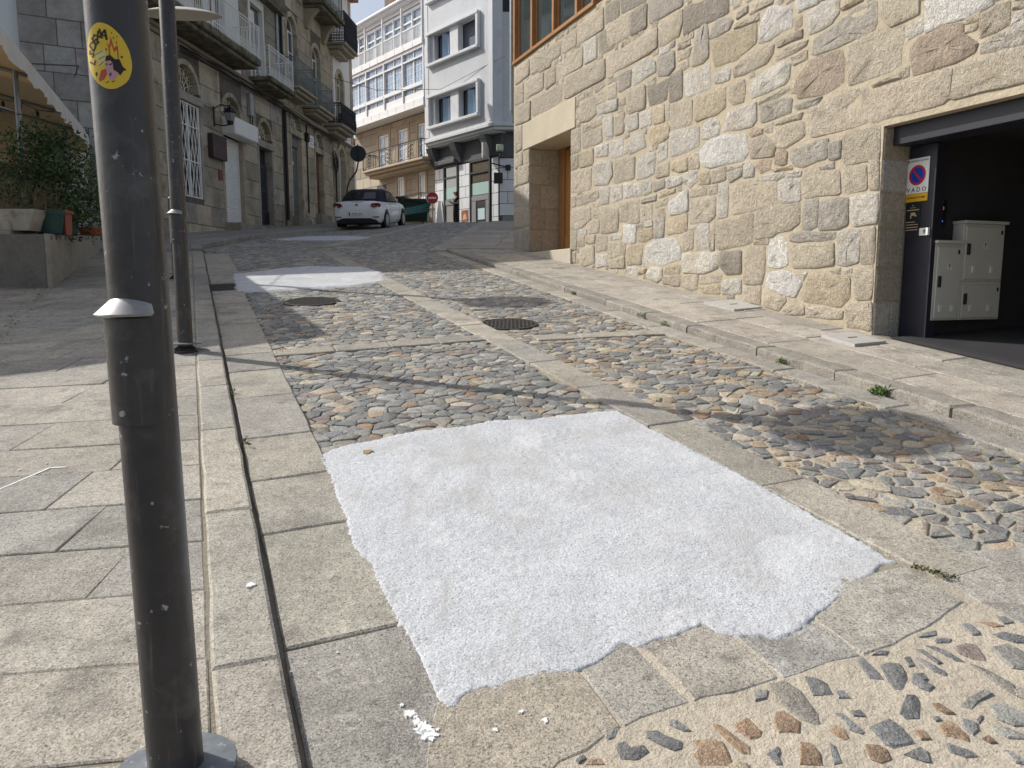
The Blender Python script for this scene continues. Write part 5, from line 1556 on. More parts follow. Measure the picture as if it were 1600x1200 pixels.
# ---- house C: white plaster, black ironwork
hC = thing('plaster_townhouse', TL((12.8, 0, zg(12.8))), 'narrow white plastered house with black iron balconies and an arched white door', 'house', 'old granite houses on the left')
oC = [Op(11.95, 12.95, 5.1, 7.55, (12.45, 7.551, .50))]
oCu = [Op(11.95, 12.95, 8.8, 11.0, (12.45, 11.0, .5))]
front(hC, TL, 11.08, 14.5, 3.6, 8.5, oC, M_oldj); front(hC, TL, 11.08, 14.5, 8.502, 15.4, oCu, M_plast, name='upper_wall')
ashlar(hC, TL, 11.1, 14.48, 3.8, 8.28, .6, oC, OB, zfloor=zg, lo=.6, hi=.9)
for o in oC + oCu:
    c, zs, r = o.arch; arch_ring(hC, TL, c, zs, r, w=.2, cols=OB); surround(hC, TL, o, lintel=False, w=.2, cols=OB)
for k in range(22):
    zz = 8.55 + k * .31
    for a, c in ((11.1, 11.42), (14.1, 14.47)):
        b = MB(); b.T = TL; b.col = jit(OB[0], .12); b.box((a, -.05, zz + .005), (c, .03, zz + .305), bev=.01); b.build('quoin', M_old, hC, cols=True)
b = MB(); b.T = TL; b.box((11.97, -.28, 5.1), (12.93, -.22, 7.55)); b.prism(arcpts(12.45, 7.552, .48, 10), lambda x, z: (x, -.28, z), lambda x, z: (x, -.22, z)); dd = b.build('door', M_wpaint, hC)
b = MB(); b.T = TL; b.box((12.0, -.22, 6.1), (12.06, -.15, 6.22)); b.build('handle', M_black, dd)
b = MB(); b.T = TL; b.box((12.43, -.22, 5.15), (12.47, -.21, 7.9)); b.build('meeting_stile', M_wpaint, dd)
sash_window(hC, TL, 12.0, 12.9, 8.8, 11.0, -.14, M_wpaint, arch=True)
for a, c, z, zr in ((9.9, 12.2, 8.62, 9.6), (10.7, 12.75, 12.32, 13.72)):
    b = MB(); b.T = TL; b.box((a, 0, z), (c, .85, z + .1), bev=.02); b.box((a + .1, 0, z - .14), (c - .1, .7, z - .002), bev=.03); b.box((a + .25, 0, z - .3), (c - .25, .45, z - .142), bev=.03); bl = b.build('balcony', mat('balcony_granite', (.34, .30, .235), rough=.9, noises=[(3, .2, 4)]), hC)
    railing(bl, TL, a + .06, c - .06, .8, z + .105, zr, M_biron, sp=.07, belly=.06, th=.017)
b = MB(); b.T = TL; b.box((11.06, -8, 15.4), (14.6, .4, 15.6)); b.box((11.1, -8, 3), (14.45, -.46, 15.39)); b.build('roof', M_roof, hC)
# things fixed to the left fronts
def lantern(T, s, z, label):
    e = thing('wall_lantern', T((s, .02, z)), label, 'lantern')
    b = MB(); b.T = T; b.box((s - .03, .02, z - .25), (s + .03, .05, z + .35)); b.tube([(s, .05, z - .18), (s, .3, z - .24), (s, .55, z - .2)], .02, 6); b.tube([(s, .05, z + .28), (s, .25, z + .40), (s, .55, z + .36)], .016, 6)
    b.tube([(s, .3 + .1 * math.cos(t), z + .27 + .1 * math.sin(t)) for t in np.linspace(0, 6.28, 10)], .012, 5); b.build('bracket', M_black, e)
    b = MB(); c = T((s, .55, z)); b.lathe([(.09, -.2), (.19, .16), (.20, .17), (.12, .27), (.04, .33), (.02, .40)], 6, c); b.build('cage', M_black, e)
    b = MB(); b.lathe([(.093, -.17), (.178, .12)], 6, c, ); b.v = [tuple(Vector(c) + (Vector(v) - Vector(c)) * 1.03) for v in b.v]; b.build('lamp_glass', mat('lantern_glass', (.22, .23, .23), rough=.15), e)
lantern(TL, -.72, 6.75, 'black iron street lantern on a scroll bracket above the dark plaque')
pq = thing('shop_plaque', TL((-.72, .05, 5.85)), 'dark brown square shop plaque with faint red script beside the white shutter', 'sign')
b = MB(); b.T = TL; b.box((-1.2, .03, 5.5), (-.24, .19, 6.22), bev=.012); b.build('panel', M_plaq, pq)
b = MB(); text_mb(b, 'Vinyet', .30, plane_mat(TL, -.72, .192, 5.86, rev=False), shear=.35); b.build('lettering', M_plaqr, pq)
sm = thing('small_plaque', TL((-.45, .03, 5.05)), 'tiny dark red plaque below the square shop plaque', 'sign')
b = MB(); b.T = TL; b.box((-.58, .02, 4.9), (-.34, .05, 5.22), bev=.006); b.build('panel', M_plaqr, sm)
tp = thing('tile_plaque', TL((8.1, .03, 7.6)), 'white enamel street plaque with faint blue lettering on the granite front', 'sign')
b = MB(); b.T = TL; b.box((7.8, .02, 7.36), (8.4, .055, 7.86), bev=.006); b.build('panel', M_plw, tp)
b = MB(); b.T = TL
for z, w in ((7.72, .2), (7.62, .14), (7.5, .18)): b.box((8.1 - w, .056, z - .025), (8.1 + w, .06, z + .025))
b.build('print', mat('pale_blue_print', (.35, .42, .55), rough=.5), tp)
def box_thing(name, T, s0, s1, d0, d1, z0, z1, m, label, cat):
    e = thing(name, T(((s0 + s1) / 2, d0, (z0 + z1) / 2)), label, cat)
    b = MB(); b.T = T; b.box((s0, d0, z0), (s1, d1, z1), bev=.01); b.build('casing', m, e)
    b = MB(); b.T = T; b.box((s0 + .02, d1 + .001, z0 + .03), (s1 - .02, d1 + .012, z1 - .03), bev=.004); b.build('cover', m, e); return e
box_thing('junction_box', TL, 1.78, 2.02, .03, .16, 7.35, 8.1, M_zinc, 'grey cable junction box high between the first two fanlights', 'junction box')
box_thing('house_number', TL, 1.95, 2.15, .03, .05, 6.5, 6.85, M_black, 'small dark house-number plate beside the shutter box', 'sign')
box_thing('alarm_box', TL, 7.35, 7.6, .03, .16, 7.5, 7.85, M_black, 'black alarm box beside the grey shutter arch', 'alarm box')
cb = MB(); cb.T = TL
for k in range(5):
    r_ = .012 + .006 * (k % 2); z0 = 8.36 - .05 * k
    cb.tube([(s, .17 + .01 * k + .02 * math.sin(s * 2 + k), z0 + .05 * math.sin(s * 1.3 + k * 2) - .10 * smooth((s - 3) / 8)) for s in np.arange(-3, 11.6, .5)], r_, 4)
cb.tube([(1.85, .1, 7.4), (1.8, .1, 6.9), (1.95, .1, 6.75), (2.05, .1, 7.4)], .02, 5)
for q in range(3): cb.tube([(11.0 + .12 * q + .25 * math.cos(t), .12, 7.35 + .35 * math.sin(t) - .1 * q) for t in np.linspace(0, 6.28, 12)], .025, 5)
cb.tube([(11.25, .1, 7.1), (11.2, .1, 6.0), (11.3, .1, 4.8)], .04, 5)
tag(cb.build('cable_bundle', M_black), 'tangle of black cables running along the cornice of the old houses', 'cable')
wire = MB(); wire.tube([TL((11.3, .1, 11.0)), (-6.5, 38.5, 10.9), (-3.6, 40.2, 11.35), (-.3, 36.4, 11.9), (.6, 30.5, 9.8)], .012, 4)
tag(wire.build('overhead_wire', M_black), 'thin black wire strung across the street towards the grey corner house', 'wire')
# ================================================================ across the top: grey corner house and glazed-gallery house
CX, CY, CA = -.86, 37., R(-38.)
cdir = Vector((math.sin(CA), math.cos(CA), 0)); cnor = Vector((-math.cos(CA), math.sin(CA), 0))
def TC(p): s, d, z = p; return (CX + cdir.x * s + cnor.x * d, CY + cdir.y * s + cnor.y * d, z)
def TD(p): s, d, z = p; return (CX + s, CY + .04 * s - d, z)             # side front along +x
M_gplast = mat('pale_grey_plaster', (.60, .62, .65), rough=.85, noises=[(1.2, .07, 4), (9, .05, 4)], stain=[(1.5, (.42, .43, .44), .58, .75, .5)])
M_gtrim = mat('light_grey_trim', (.66, .68, .70), rough=.8, noises=[(4, .07, 3)])
M_dstone = mat('dark_grey_stone', (.11, .115, .125), rough=.8, noises=[(3, .15, 4), (30, .15, 3)])
M_tile = mat('white_wall_tile', attr=True, rough=.3, noises=[(3, .04, 3)])
M_tjoint = mat('tile_joint', (.10, .10, .11), rough=.9)
M_dframe = mat('black_window_frame', (.02, .021, .024), rough=.4)
M_mint = mat('frosted_mint_film', (.36, .52, .49), rough=.5)
M_curt = mat('curtain', (.10, .075, .05), rough=.9, noises=[(7, .3, 2)])
M_bluecurt = mat('blue_curtain', (.025, .03, .06), rough=.9)
M_gglass = mat('gallery_glass', (.30, .43, .60), rough=.15, spec=.5, noises=[(2, .2, 2)])
M_gal = mat('white_gallery_paint', (.80, .81, .82), rough=.4, noises=[(2, .03, 3)])
M_sand = mat('sandstone', attr=True, rough=.9, noises=[(1.5, .08, 4), (12, .08, 4)], bump=[(30, .004, 3)])
M_stone4 = mat('grey_block', (.26, .26, .265), rough=.85, noises=[(8, .15, 4), (40, .15, 3)])
ch = thing('corner_house', TC((3, 0, 4.5)), 'pale grey corner house with protruding window frames over a white-tiled shop floor', 'house')
wops = [Op(3.55, 5.05, z, z + dz) for z, dz in ((9.74, 1.32), (12.84, 1.32), (15.9, 1.2))] + [Op(1.35, 2.82, z, z + dz) for z, dz in ((9.74, 1.32), (12.84, 1.32), (15.9, 1.2))]
front(ch, TC, .0, 6.0, 9.1, 19., wops, M_gplast, name='upper_wall', depth=.5)
for a_, c_, d_ in ((5.62, 6.0, .02), (.02, .32, .035)):
    b = MB(); b.T = TC; b.box((a_, 0, 9.22), (c_, d_, 19.)); b.build('pilaster', M_gtrim, ch)
b = MB(); b.T = TD; b.box((.0, -6, 9.1), (.42, -.02, 19.)); b.box((.422, -6, 9.1), (2.4, -.35, 14.1)); b.build('side_wall', M_gplast, ch)
b = MB(); b.T = TC; b.box((.3, -6, 9.3), (6.0, -.51, 19.)); b.build('core', M_dark, ch)
b = MB(); b.T = TC; b.box((-.02, -.9, 8.93), (6.02, .12, 9.098), bev=.02); b.box((.04, -.9, 8.78), (5.95, .02, 8.928), bev=.02); b.box((.1, -.9, 8.70), (5.9, -.08, 8.778)); b.build('cornice', M_gtrim, ch)
b = MB(); b.T = TD; b.box((-.02, -2, 8.93), (2.4, .10, 9.097), bev=.02); b.box((.0, -2, 8.78), (2.4, .0, 8.927), bev=.02); b.build('cornice', M_gtrim, ch)
for z0, z1 in ((9.56, 11.26), (12.66, 14.32), (15.72, 17.3)):
    b = MB(); b.T = TC
    b.box((1.0, .0, z1 - .14), (5.56, .20, z1), bev=.02); b.box((1.0, .0, z0), (5.56, .22, z0 + .15), bev=.02); b.box((1.0, .0, z0 + .152), (1.18, .18, z1 - .142), bev=.01); b.box((5.38, .0, z0 + .152), (5.56, .18, z1 - .142), bev=.01)
    wf = b.build('window_surround', M_gtrim, ch)
    b = MB(); b.T = TC; b.box((2.83, 0.002, z0 + .152), (3.54, .04, z1 - .142)); b.build('pier', M_gtrim, wf)
for o in wops:
    b = MB(); b.T = TC; s0, s1 = o.s0 + .005, o.s1 - .005
    for a, c in ((s0, s0 + .06), (s1 - .06, s1)): b.box((a, -.32, o.z0), (c, -.26, o.z1))
    b.box((s0 + .061, -.32, o.z1 - .06), (s1 - .061, -.26, o.z1)); b.box((s0 + .061, -.32, o.z0), (s1 - .061, -.26, o.z0 + .05)); f = b.build('window', M_dframe, ch)
    b = MB(); b.T = TC; b.box((s0 + .06, -.30, o.z0 + .05), (s1 - .06, -.29, o.z1 - .06)); b.build('pane', M_pane, f)
    if o.s0 > 3 or o.z0 < 12:
        b = MB(); b.T = TC; w = (s1 - s0) / 2
        for (h, dd) in ((s0 + .5, .28), (s0 + 1.0, .2)): b.box((h, -.28, o.z0 + .06), (h + .05, -.28 + dd * .2, o.z1 - .07))
        b.prism([(s0 + .52, -.27), (s0 + .82, -.06), (s0 + .83, -.08), (s0 + .54, -.28)], lambda u, v: (u, v, o.z0 + .06), lambda u, v: (u, v, o.z1 - .08)); b.build('open_casement', M_gglass, f)
    else:
        b = MB(); b.T = TC
        for k in range(12): b.box((s0 + .07, -.285, o.z0 + .06 + k * .1), (s1 - .07, -.27, o.z0 + .15 + k * .1))
        b.build('roller_blind', mat('blue_blind', (.10, .115, .16), rough=.6), f)
b = MB(); b.T = TC
for k in range(7): b.box((4.4 + k * .07, -.05, 12.84), (4.45 + k * .07, .02, 12.93))
b.build('window_flowers', mat('pink_petals', (.45, .12, .12), rough=.8), ch)
# shop floor
b = MB(); b.T = TC; b.box((.335, -1.2, 3.6), (6.0, -.56, 8.69)); b.build('shop_wall', M_tjoint, ch)
b = MB(); b.T = TD; b.box((.25, -5, 3.6), (3.0, -.60, 8.77)); b.build('shop_side_wall', M_tjoint, ch)
b = MB(); b.T = TC; b.box((.0, -.559, 7.72), (6.0, -.49, 8.69)); b.build('fascia', M_dstone, ch)
b = MB(); b.T = TD; b.box((.3, -.599, 7.6), (3.0, -.53, 8.76)); b.build('fascia', M_dstone, ch)
for s in (5.75, 3.6, 1.0):
    b = MB(); b.T = TC; b.prism([(-.488, 7.75), (-.44, 7.75), (-.33, 8.0), (-.15, 8.35), (.0, 8.69), (-.488, 8.69)], lambda u, v: (s - .25, u, v), lambda u, v: (s + .25, u, v)); b.build('corbel', M_dstone, ch)
b = MB(); b.T = TC; b.box((3.7, -.488, 7.74), (5.6, -.25, 8.0), bev=.05); b.box((3.75, -.488, 8.01), (5.5, -.38, 8.15), bev=.03); b.build('awning_box', M_dstone, ch)
def tiles(T, s0, s1, z0, z1, tw, th, d):
    z = z0; k = 0
    while z < z1 - .05:
        zt = min(z + th, z1); x = s0 - (tw * .45 if k % 2 else 0)
        while x < s1 - .02:
            a, c = max(x, s0), min(x + tw, s1)
            if c - a > .04:
                b = MB(); b.T = T; b.col = jit((.72, .735, .76), .06); b.box((a + .012, d, z + .012), (c - .012, d + .03, zt - .012), bev=.006); b.build('wall_tile', M_tile, ch, cols=True)
            x += tw
        z = zt; k += 1
for a, c in ((5.08, 5.95), (2.70, 3.72), (.34, .92)): tiles(TC, a, c, 4.3, 7.7, .72, .56, -.558)
tiles(TD, .26, 2.6, 4.9, 7.58, .72, .56, -.598)
b = MB(); b.T = TD; b.box((.4, -.597, 3.7), (2.6, -.55, 4.88)); b.build('plinth', M_stone4, ch)
# shop windows
def shopwin(s0, s1, label_parts):
    b = MB(); b.T = TC
    for a, c in ((s0, s0 + .10), (s1 - .1, s1)): b.box((a, -.557, 3.8), (c, -.47, 7.71))
    for z in (7.62, 7.05): b.box((s0 + .101, -.555, z), (s1 - .101, -.48, z + .09))
    f = b.build('shop_window', M_dframe, ch)
    b = MB(); b.T = TC; b.box((s0 + .10, -.556, 6.5), (s1 - .1, -.535, 7.62)); b.build('pane', M_curt if s0 < 2 else M_pane, f)
    b = MB(); b.T = TC; b.box((s0 + .10, -.556, 6.02), (s1 - .1, -.53, 6.60)); b.build('frosted_band', M_mint, f)
    return f
f1 = shopwin(3.74, 5.06, 0)
b = MB(); b.T = TC; b.box((3.84, -.556, 5.72), (4.96, -.5, 6.0)); b.box((3.84, -.556, 3.8), (4.96, -.53, 5.7)); b.build('lower_panel', M_stone4, f1)
f2 = shopwin(.94, 2.68, 0)
b = MB(); b.T = TC
for k in range(12): b.box((1.1 + k * .125, -.534, 6.61), (1.16 + k * .125, -.528, 6.68))
b.build('film_fringe', M_curt, f2)
b = MB(); b.T = TC; b.box((1.04, -.556, 5.72), (2.58, -.5, 5.98), bev=.02); b.box((2.16, -.556, 3.8), (2.58, -.5, 5.718), bev=.02); b.box((1.04, -.556, 3.8), (1.36, -.5, 5.718), bev=.02); b.build('stone_surround', M_stone4, f2)
b = MB(); b.T = TC; b.box((1.37, -.556, 3.8), (2.15, -.53, 5.71)); dd = b.build('shop_door', M_dframe, f2)
b = MB(); b.T = TC; b.box((1.45, -.529, 4.3), (2.02, -.52, 5.35)); b.build('door_sheet', mat('pale_blue_paper', (.52, .66, .72), rough=.5), f2)
b = MB(); b.T = TC; b.box((1.37, -.518, 4.72), (2.15, -.49, 4.80)); b.build('push_bar', M_dframe, f2)
ps = thing('shop_poster', TC((3.15, -.5, 5.1)), 'small brown and orange pastry poster on the white tiles beside the person', 'poster')
b = MB(); b.T = TC; b.box((2.86, -.526, 4.78), (3.48, -.515, 5.36)); b.build('sheet', mat('poster_brown', (.26, .09, .03), rough=.4, noises=[(9, .5, 2)]), ps)
b = MB(); b.T = TC; b.prism([(3.0, 4.9), (3.36, 4.88), (3.3, 5.1), (3.16, 5.22), (3.02, 5.08)], lambda u, v: (u, -.514, v), lambda u, v: (u, -.511, v)); b.build('print', mat('poster_cream', (.65, .35, .22), rough=.4), ps)
pl = thing('wall_planter', TC((.95, -.3, 7.9)), 'pale cylindrical planter with a small plant hung high on the corner house', 'planter')
b = MB(); b.lathe([(.16, 0), (.18, .1), (.18, .72), (.15, .72), (.15, .66)], 14, TC((.95, -.22, 7.62))); b.build('pot', mat('grey_pot', (.52, .51, .47), rough=.7), pl)
b = MB(); o = Vector(TC((.9, -.22, 8.38))); leaf_cloud(b, [o + Vector((random.gauss(0, .1), random.gauss(0, .1), abs(random.gauss(0, .15)))) for _ in range(60)], .12, [(.07, .12, .03), (.2, .12, .05)]); b.build('foliage', M_leaf, pl, cols=True)
fl = thing('flood_light', TD((.15, .0, 8.0)), 'small pale flood lamp on a bracket beside the hanging planter', 'lamp')
b = MB(); b.T = TD; b.box((.12, -.52, 7.85), (.46, -.2, 8.15), bev=.03); b.box((.2, -.199, 7.9), (.4, -.17, 8.1)); b.build('housing', mat('pale_green_lamp', (.55, .62, .5), rough=.4), fl)
b = MB(); b.T = TD; b.box((.25, -.54, 7.6), (.5, -.35, 7.82), bev=.02); b.build('bracket', M_dstone, fl)
bs = thing('bracket_sign', TD((.2, -.3, 6.9)), 'small black box sign hanging under an iron arm on the corner house', 'sign')
b = MB(); b.T = TD; b.tube([(-.1, -.2, 7.28), (.75, -.5, 7.12)], .03, 6); b.box((.55, -.55, 7.0), (.8, -.4, 7.25), bev=.03); b.build('arm', M_biron, bs)
b = MB(); b.T = TD; b.box((.0, -.3, 6.35), (.42, -.16, 6.85), bev=.02); b.build('box', M_biron, bs)

# ---- glazed gallery house
gh = thing('gallery_house', TC((10, -.8, 5)), 'house with two storeys of white glazed galleries over a beige stone front', 'house')
GL0, GL1 = 6.02, 15.6
sops = [Op(11.3, 12.55, 8.3, 10.38), Op(9.1, 10.25, 8.3, 10.38), Op(7.0, 8.05, 8.3, 10.38), Op(11.75, 12.8, 5.3, 6.97), Op(9.6, 10.45, 5.35, 7.75), Op(7.3, 8.08, 5.35, 7.78)]
def TG(p): s, d, z = p; return TC((s, d - .8, z))
front(gh, TG, GL0, GL1, 3.6, 10.95, sops, M_tjoint, name='stone_wall')
SAND = [(.42, .365, .285), (.40, .35, .275), (.44, .385, .30)]
ashlar(gh, TG, GL0 + .02, GL1, 3.8, 10.9, .62, sops, SAND, lo=.8, hi=1.3, proud=.02, m=M_sand, name='stone_block')
for o in sops:
    b = MB(); b.T = TG; b.col = (.45, .375, .27)
    for a, c in ((o.s0 - .22, o.s0 + .02), (o.s1 - .02, o.s1 + .22)): b.box((a, -.2, o.z0 - .02), (c, .05, o.z1 + .001), bev=.01)
    b.box((o.s0 - .22, -.2, o.z1 + .002), (o.s1 + .22, .05, o.z1 + .24), bev=.01); b.build('window_surround', M_sand, gh, cols=True)
    f = sash_window(gh, TG, o.s0 + .02, o.s1 - .02, o.z0, o.z1 - .12, -.01, M_gal, grid=(2, 4), name='french_window', fw=.12, mp=M_gglass)
    b = MB(); b.T = TG; b.box((o.s0 + .13, -.042, o.z0 + .13), (o.s0 + .55, -.03, o.z1 - .16)); b.build('inner_shutter', M_gal, f)
b = MB(); b.T = TG; b.col = (.44, .37, .27); b.box((5.9, .02, 8.15), (12.75, 1.05, 8.28), bev=.03); b.box((6.0, .02, 8.0), (12.65, .92, 8.148), bev=.03); b.box((6.05, .02, 7.84), (12.6, .7, 7.998), bev=.03); bl = b.build('balcony', M_sand, gh, cols=True)
railing(bl, TG, 6.1, 12.7, 1.0, 8.29, 9.25, M_biron, sp=.16, ornate=False, th=.016)
b = MB(); b.T = TG
for s in (11.9, 9.6, 7.3):
    for k in range(10):
        cs, cz, r_ = s + .25 * math.sin(k * 2.1), 8.45 + .07 * k, .09; b.tube([(cs + r_ * math.cos(t), 1.0, cz + r_ * math.sin(t)) for t in np.linspace(0, 6.28, 8)], .014, 4, cap=False)
b.build('scrollwork', M_biron, bl)
for a, c in ((9.35, 10.7), (6.9, 9.25)):
    b = MB(); b.T = TG; b.col = (.40, .33, .24); b.box((a, .02, 5.2), (c, .6, 5.34), bev=.02); b.box((a + .1, .02, 5.02), (c - .1, .45, 5.198), bev=.03); bl = b.build('balcony', M_sand, gh, cols=True)
    railing(bl, TG, a + .05, c - .05, .55, 5.35, 6.55, M_biron, sp=.2, ornate=True, th=.014)
# lower gallery
GZ0, GZ1 = 11.0, 13.9
b = MB(); b.T = TC; b.box((GL0, -6, GZ0), (GL1, -.2, GZ1 + .3)); b.build('gallery_core', M_gal, gh)
b = MB(); b.T = TC; b.box((GL0, -.9, GZ0 - .06), (GL1, .10, GZ0 + .02)); b.build('soffit', M_gal, gh)
for k in range(10):
    a = GL0 + k * .96; b = MB(); b.T = TC; b.box((a + .01, -.19, GZ0 + .021), (min(a + .95, GL1), .08, GZ0 + .36), bev=.01); b.build('fascia_panel', M_gal, gh)
BAY = [6.06, 8.22, 10.3, 12.45, 14.6, 15.58]
for s0, s1 in zip(BAY, BAY[1:]):
    b = MB(); b.T = TC
    b.box((s0 - .045, -.15, GZ0 + .37), (s0 + .045, .05, GZ1 + .12)); b.box((s0 + .061, -.15, GZ1 - .02), (s1 - .061, .05, GZ1 + .12)); b.box((s0 + .061, -.15, 12.02), (s1 - .061, .06, 12.2)); b.box((s0 + .061, -.15, 13.42), (s1 - .061, .04, 13.5)); f = b.build('gallery_bay', M_gal, gh)
    b = MB(); b.T = TC; b.box((s0 + .061, -.1, 11.75), (s1 - .061, -.085, GZ1 - .02)); b.build('pane', M_gglass, f)
    b = MB(); b.T = TC; b.box((s0 + .061, -.13, GZ0 + .37), (s1 - .061, -.02, 11.745)); b.build('apron_panel', M_gal, f)
    b = MB(); b.T = TC; m_ = (s0 + s1) / 2; b.box((m_ - .03, -.084, 11.75), (m_ + .03, -.03, GZ1 - .02))
    for a, c in ((s0 + .06, m_ - .03), (m_ + .03, s1 - .06)):
        b.box((a, -.083, 12.21), (a + .035, -.04, 13.41)); b.box((c - .035, -.083, 12.21), (c, -.04, 13.41))
        for i in (1, 2): x = a + (c - a) * i / 3; b.box((x - .010, -.083, 12.2), (x + .010, -.07, 13.42))
        for j in (1, 2, 3): z = 12.2 + 1.22 * j / 4; b.box((a + .036, -.082, z - .010), (c - .036, -.071, z + .010))
        for i in (1, 2, 3): x = a + (c - a) * i / 4; b.box((x - .008, -.082, 13.5), (x + .008, -.07, GZ1 - .02)); 
        for i in (1, 2, 3): x = a + (c - a) * i / 4; b.box((x - .008, -.082, 11.76), (x + .008, -.07, 12.02))
    b.build('glazing_bars', M_gal, f)
# upper gallery with balustrade in front
for k in range(10):
    a = GL0 + k * .96; b = MB(); b.T = TC; b.box((a + .01, -.5, GZ1 + .125), (min(a + .95, GL1), .12, GZ1 + .42), bev=.01); b.build('fascia_panel', M_gal, gh)
b = MB(); b.T = TC
for k in range(int((GL1 - GL0) / .14)): b.box((GL0 + .05 + k * .14, .02, 14.33), (GL0 + .09 + k * .14, .05, 15.02))
b.box((GL0, .0, 15.02), (GL1, .07, 15.1)); b.box((GL0, .0, 14.34), (GL1, .06, 14.4))
for s in (6.1, 8.2, 10.3, 12.4, 14.5): b.box((s - .04, .0, 14.32), (s + .04, .09, 16.3))
b.build('balustrade', mat('pale_rail', (.66, .66, .65), rough=.5), gh)
b = MB(); b.T = TC; b.box((GL0, -6, 14.33), (GL1, -.85, 16.5)); b.build('gallery_core', M_gal, gh)
UB = [6.1, 7.14, 8.21, 9.25, 10.26, 11.31, 12.4, 13.44, 14.5, 15.5]
for s0, s1 in zip(UB, UB[1:]):
    b = MB(); b.T = TC; b.box((s0 - .05, -.84, 14.33), (s0 + .05, -.6, 16.45)); b.box((s0 + .051, -.84, 16.3), (s1 - .051, -.62, 16.45)); b.box((s0 + .051, -.84, 15.78), (s1 - .051, -.64, 15.86)); b.box((s0 + .051, -.84, 14.33), (s1 - .051, -.66, 14.8)); f = b.build('gallery_bay', M_gal, gh)
    b = MB(); b.T = TC; b.box((s0 + .051, -.75, 14.8), (s1 - .051, -.735, 16.3)); b.build('pane', M_gglass, f)
    b = MB(); b.T = TC
    for i in (1, 2): x = s0 + (s1 - s0) * i / 3; b.box((x - .012, -.734, 14.8), (x + .012, -.72, 16.3))
    for z in (15.1, 15.45, 16.08): b.box((s0 + .05, -.733, z - .010), (s1 - .05, -.721, z + .010))
    b.build('glazing_bars', M_gal, f)
b = MB(); b.T = TC; b.box((GL0, -6, 16.5), (GL1, -.55, 16.72)); b.box((GL0, -6, 16.72), (GL1, -.25, 16.92), bev=.03); b.tube([(GL0, -.2, 16.9), (GL1, -.2, 16.9)], .09, 8); b.build('cornice', M_gal, gh)
b = MB(); b.T = TC; b.add([(GL0, -.4, 16.93), (GL1, -.4, 16.93), (GL1, -4, 18.6), (GL0, -4, 18.6), (GL0, -4, 16.93), (GL1, -4, 16.93)], [(0, 3, 2, 1), (0, 4, 3), (1, 2, 5)]); rf = b.build('roof', M_roof, gh)
b = MB(); b.T = TC
for k in range(44): b.tube([(GL0 + .1 + k * .22, -.38, 16.97), (GL0 + .1 + k * .22, -4, 18.64)], .07, 5)
b.build('tile_rows', M_roof, rf)
b = MB(); b.T = TC; b.box((11.2, -3.4, 17.2), (12.6, -1.4, 19.3)); b.box((11.1, -3.5, 19.0), (12.7, -1.3, 19.12)); b.build('chimney', mat('brown_stone', (.20, .155, .12), rough=.9, noises=[(4, .25, 4)]), rf)
b = MB(); b.T = TC; b.box((13.2, -2.6, 17), (13.5, -2.2, 18.8)); b.build('chimney', mat('brown_stone', (.20, .155, .12), rough=.9), rf)
# stone house glimpsed between
sh_ = thing('background_house', (1.2, 54, 5), 'brown stone gable glimpsed between the grey corner house and the rubble wall', 'house')
b = MB(); b.box((-.55, 46., 4), (6, 54, 22)); b.build('gable_wall', mat('brown_masonry', (.33, .26, .18), rough=.9, noises=[(2, .2, 4), (9, .2, 3)], bump=[(6, .05, 3)]), sh_)
b = MB(); b.box((-.8, 45.7, 22.02), (6.3, 54.3, 22.3)); b.build('roof', M_roof, sh_)
hb = thing('background_house', (-16, 60, 5), 'plain pale house closing the lane behind the gallery house', 'house')
b = MB(); b.box((-30, 58, 4), (-13, 66, 13)); b.build('wall', M_plast, hb)
b = MB(); b.box((-30.3, 57.7, 13), (-12.7, 66.3, 13.3)); b.build('roof', M_roof, hb)
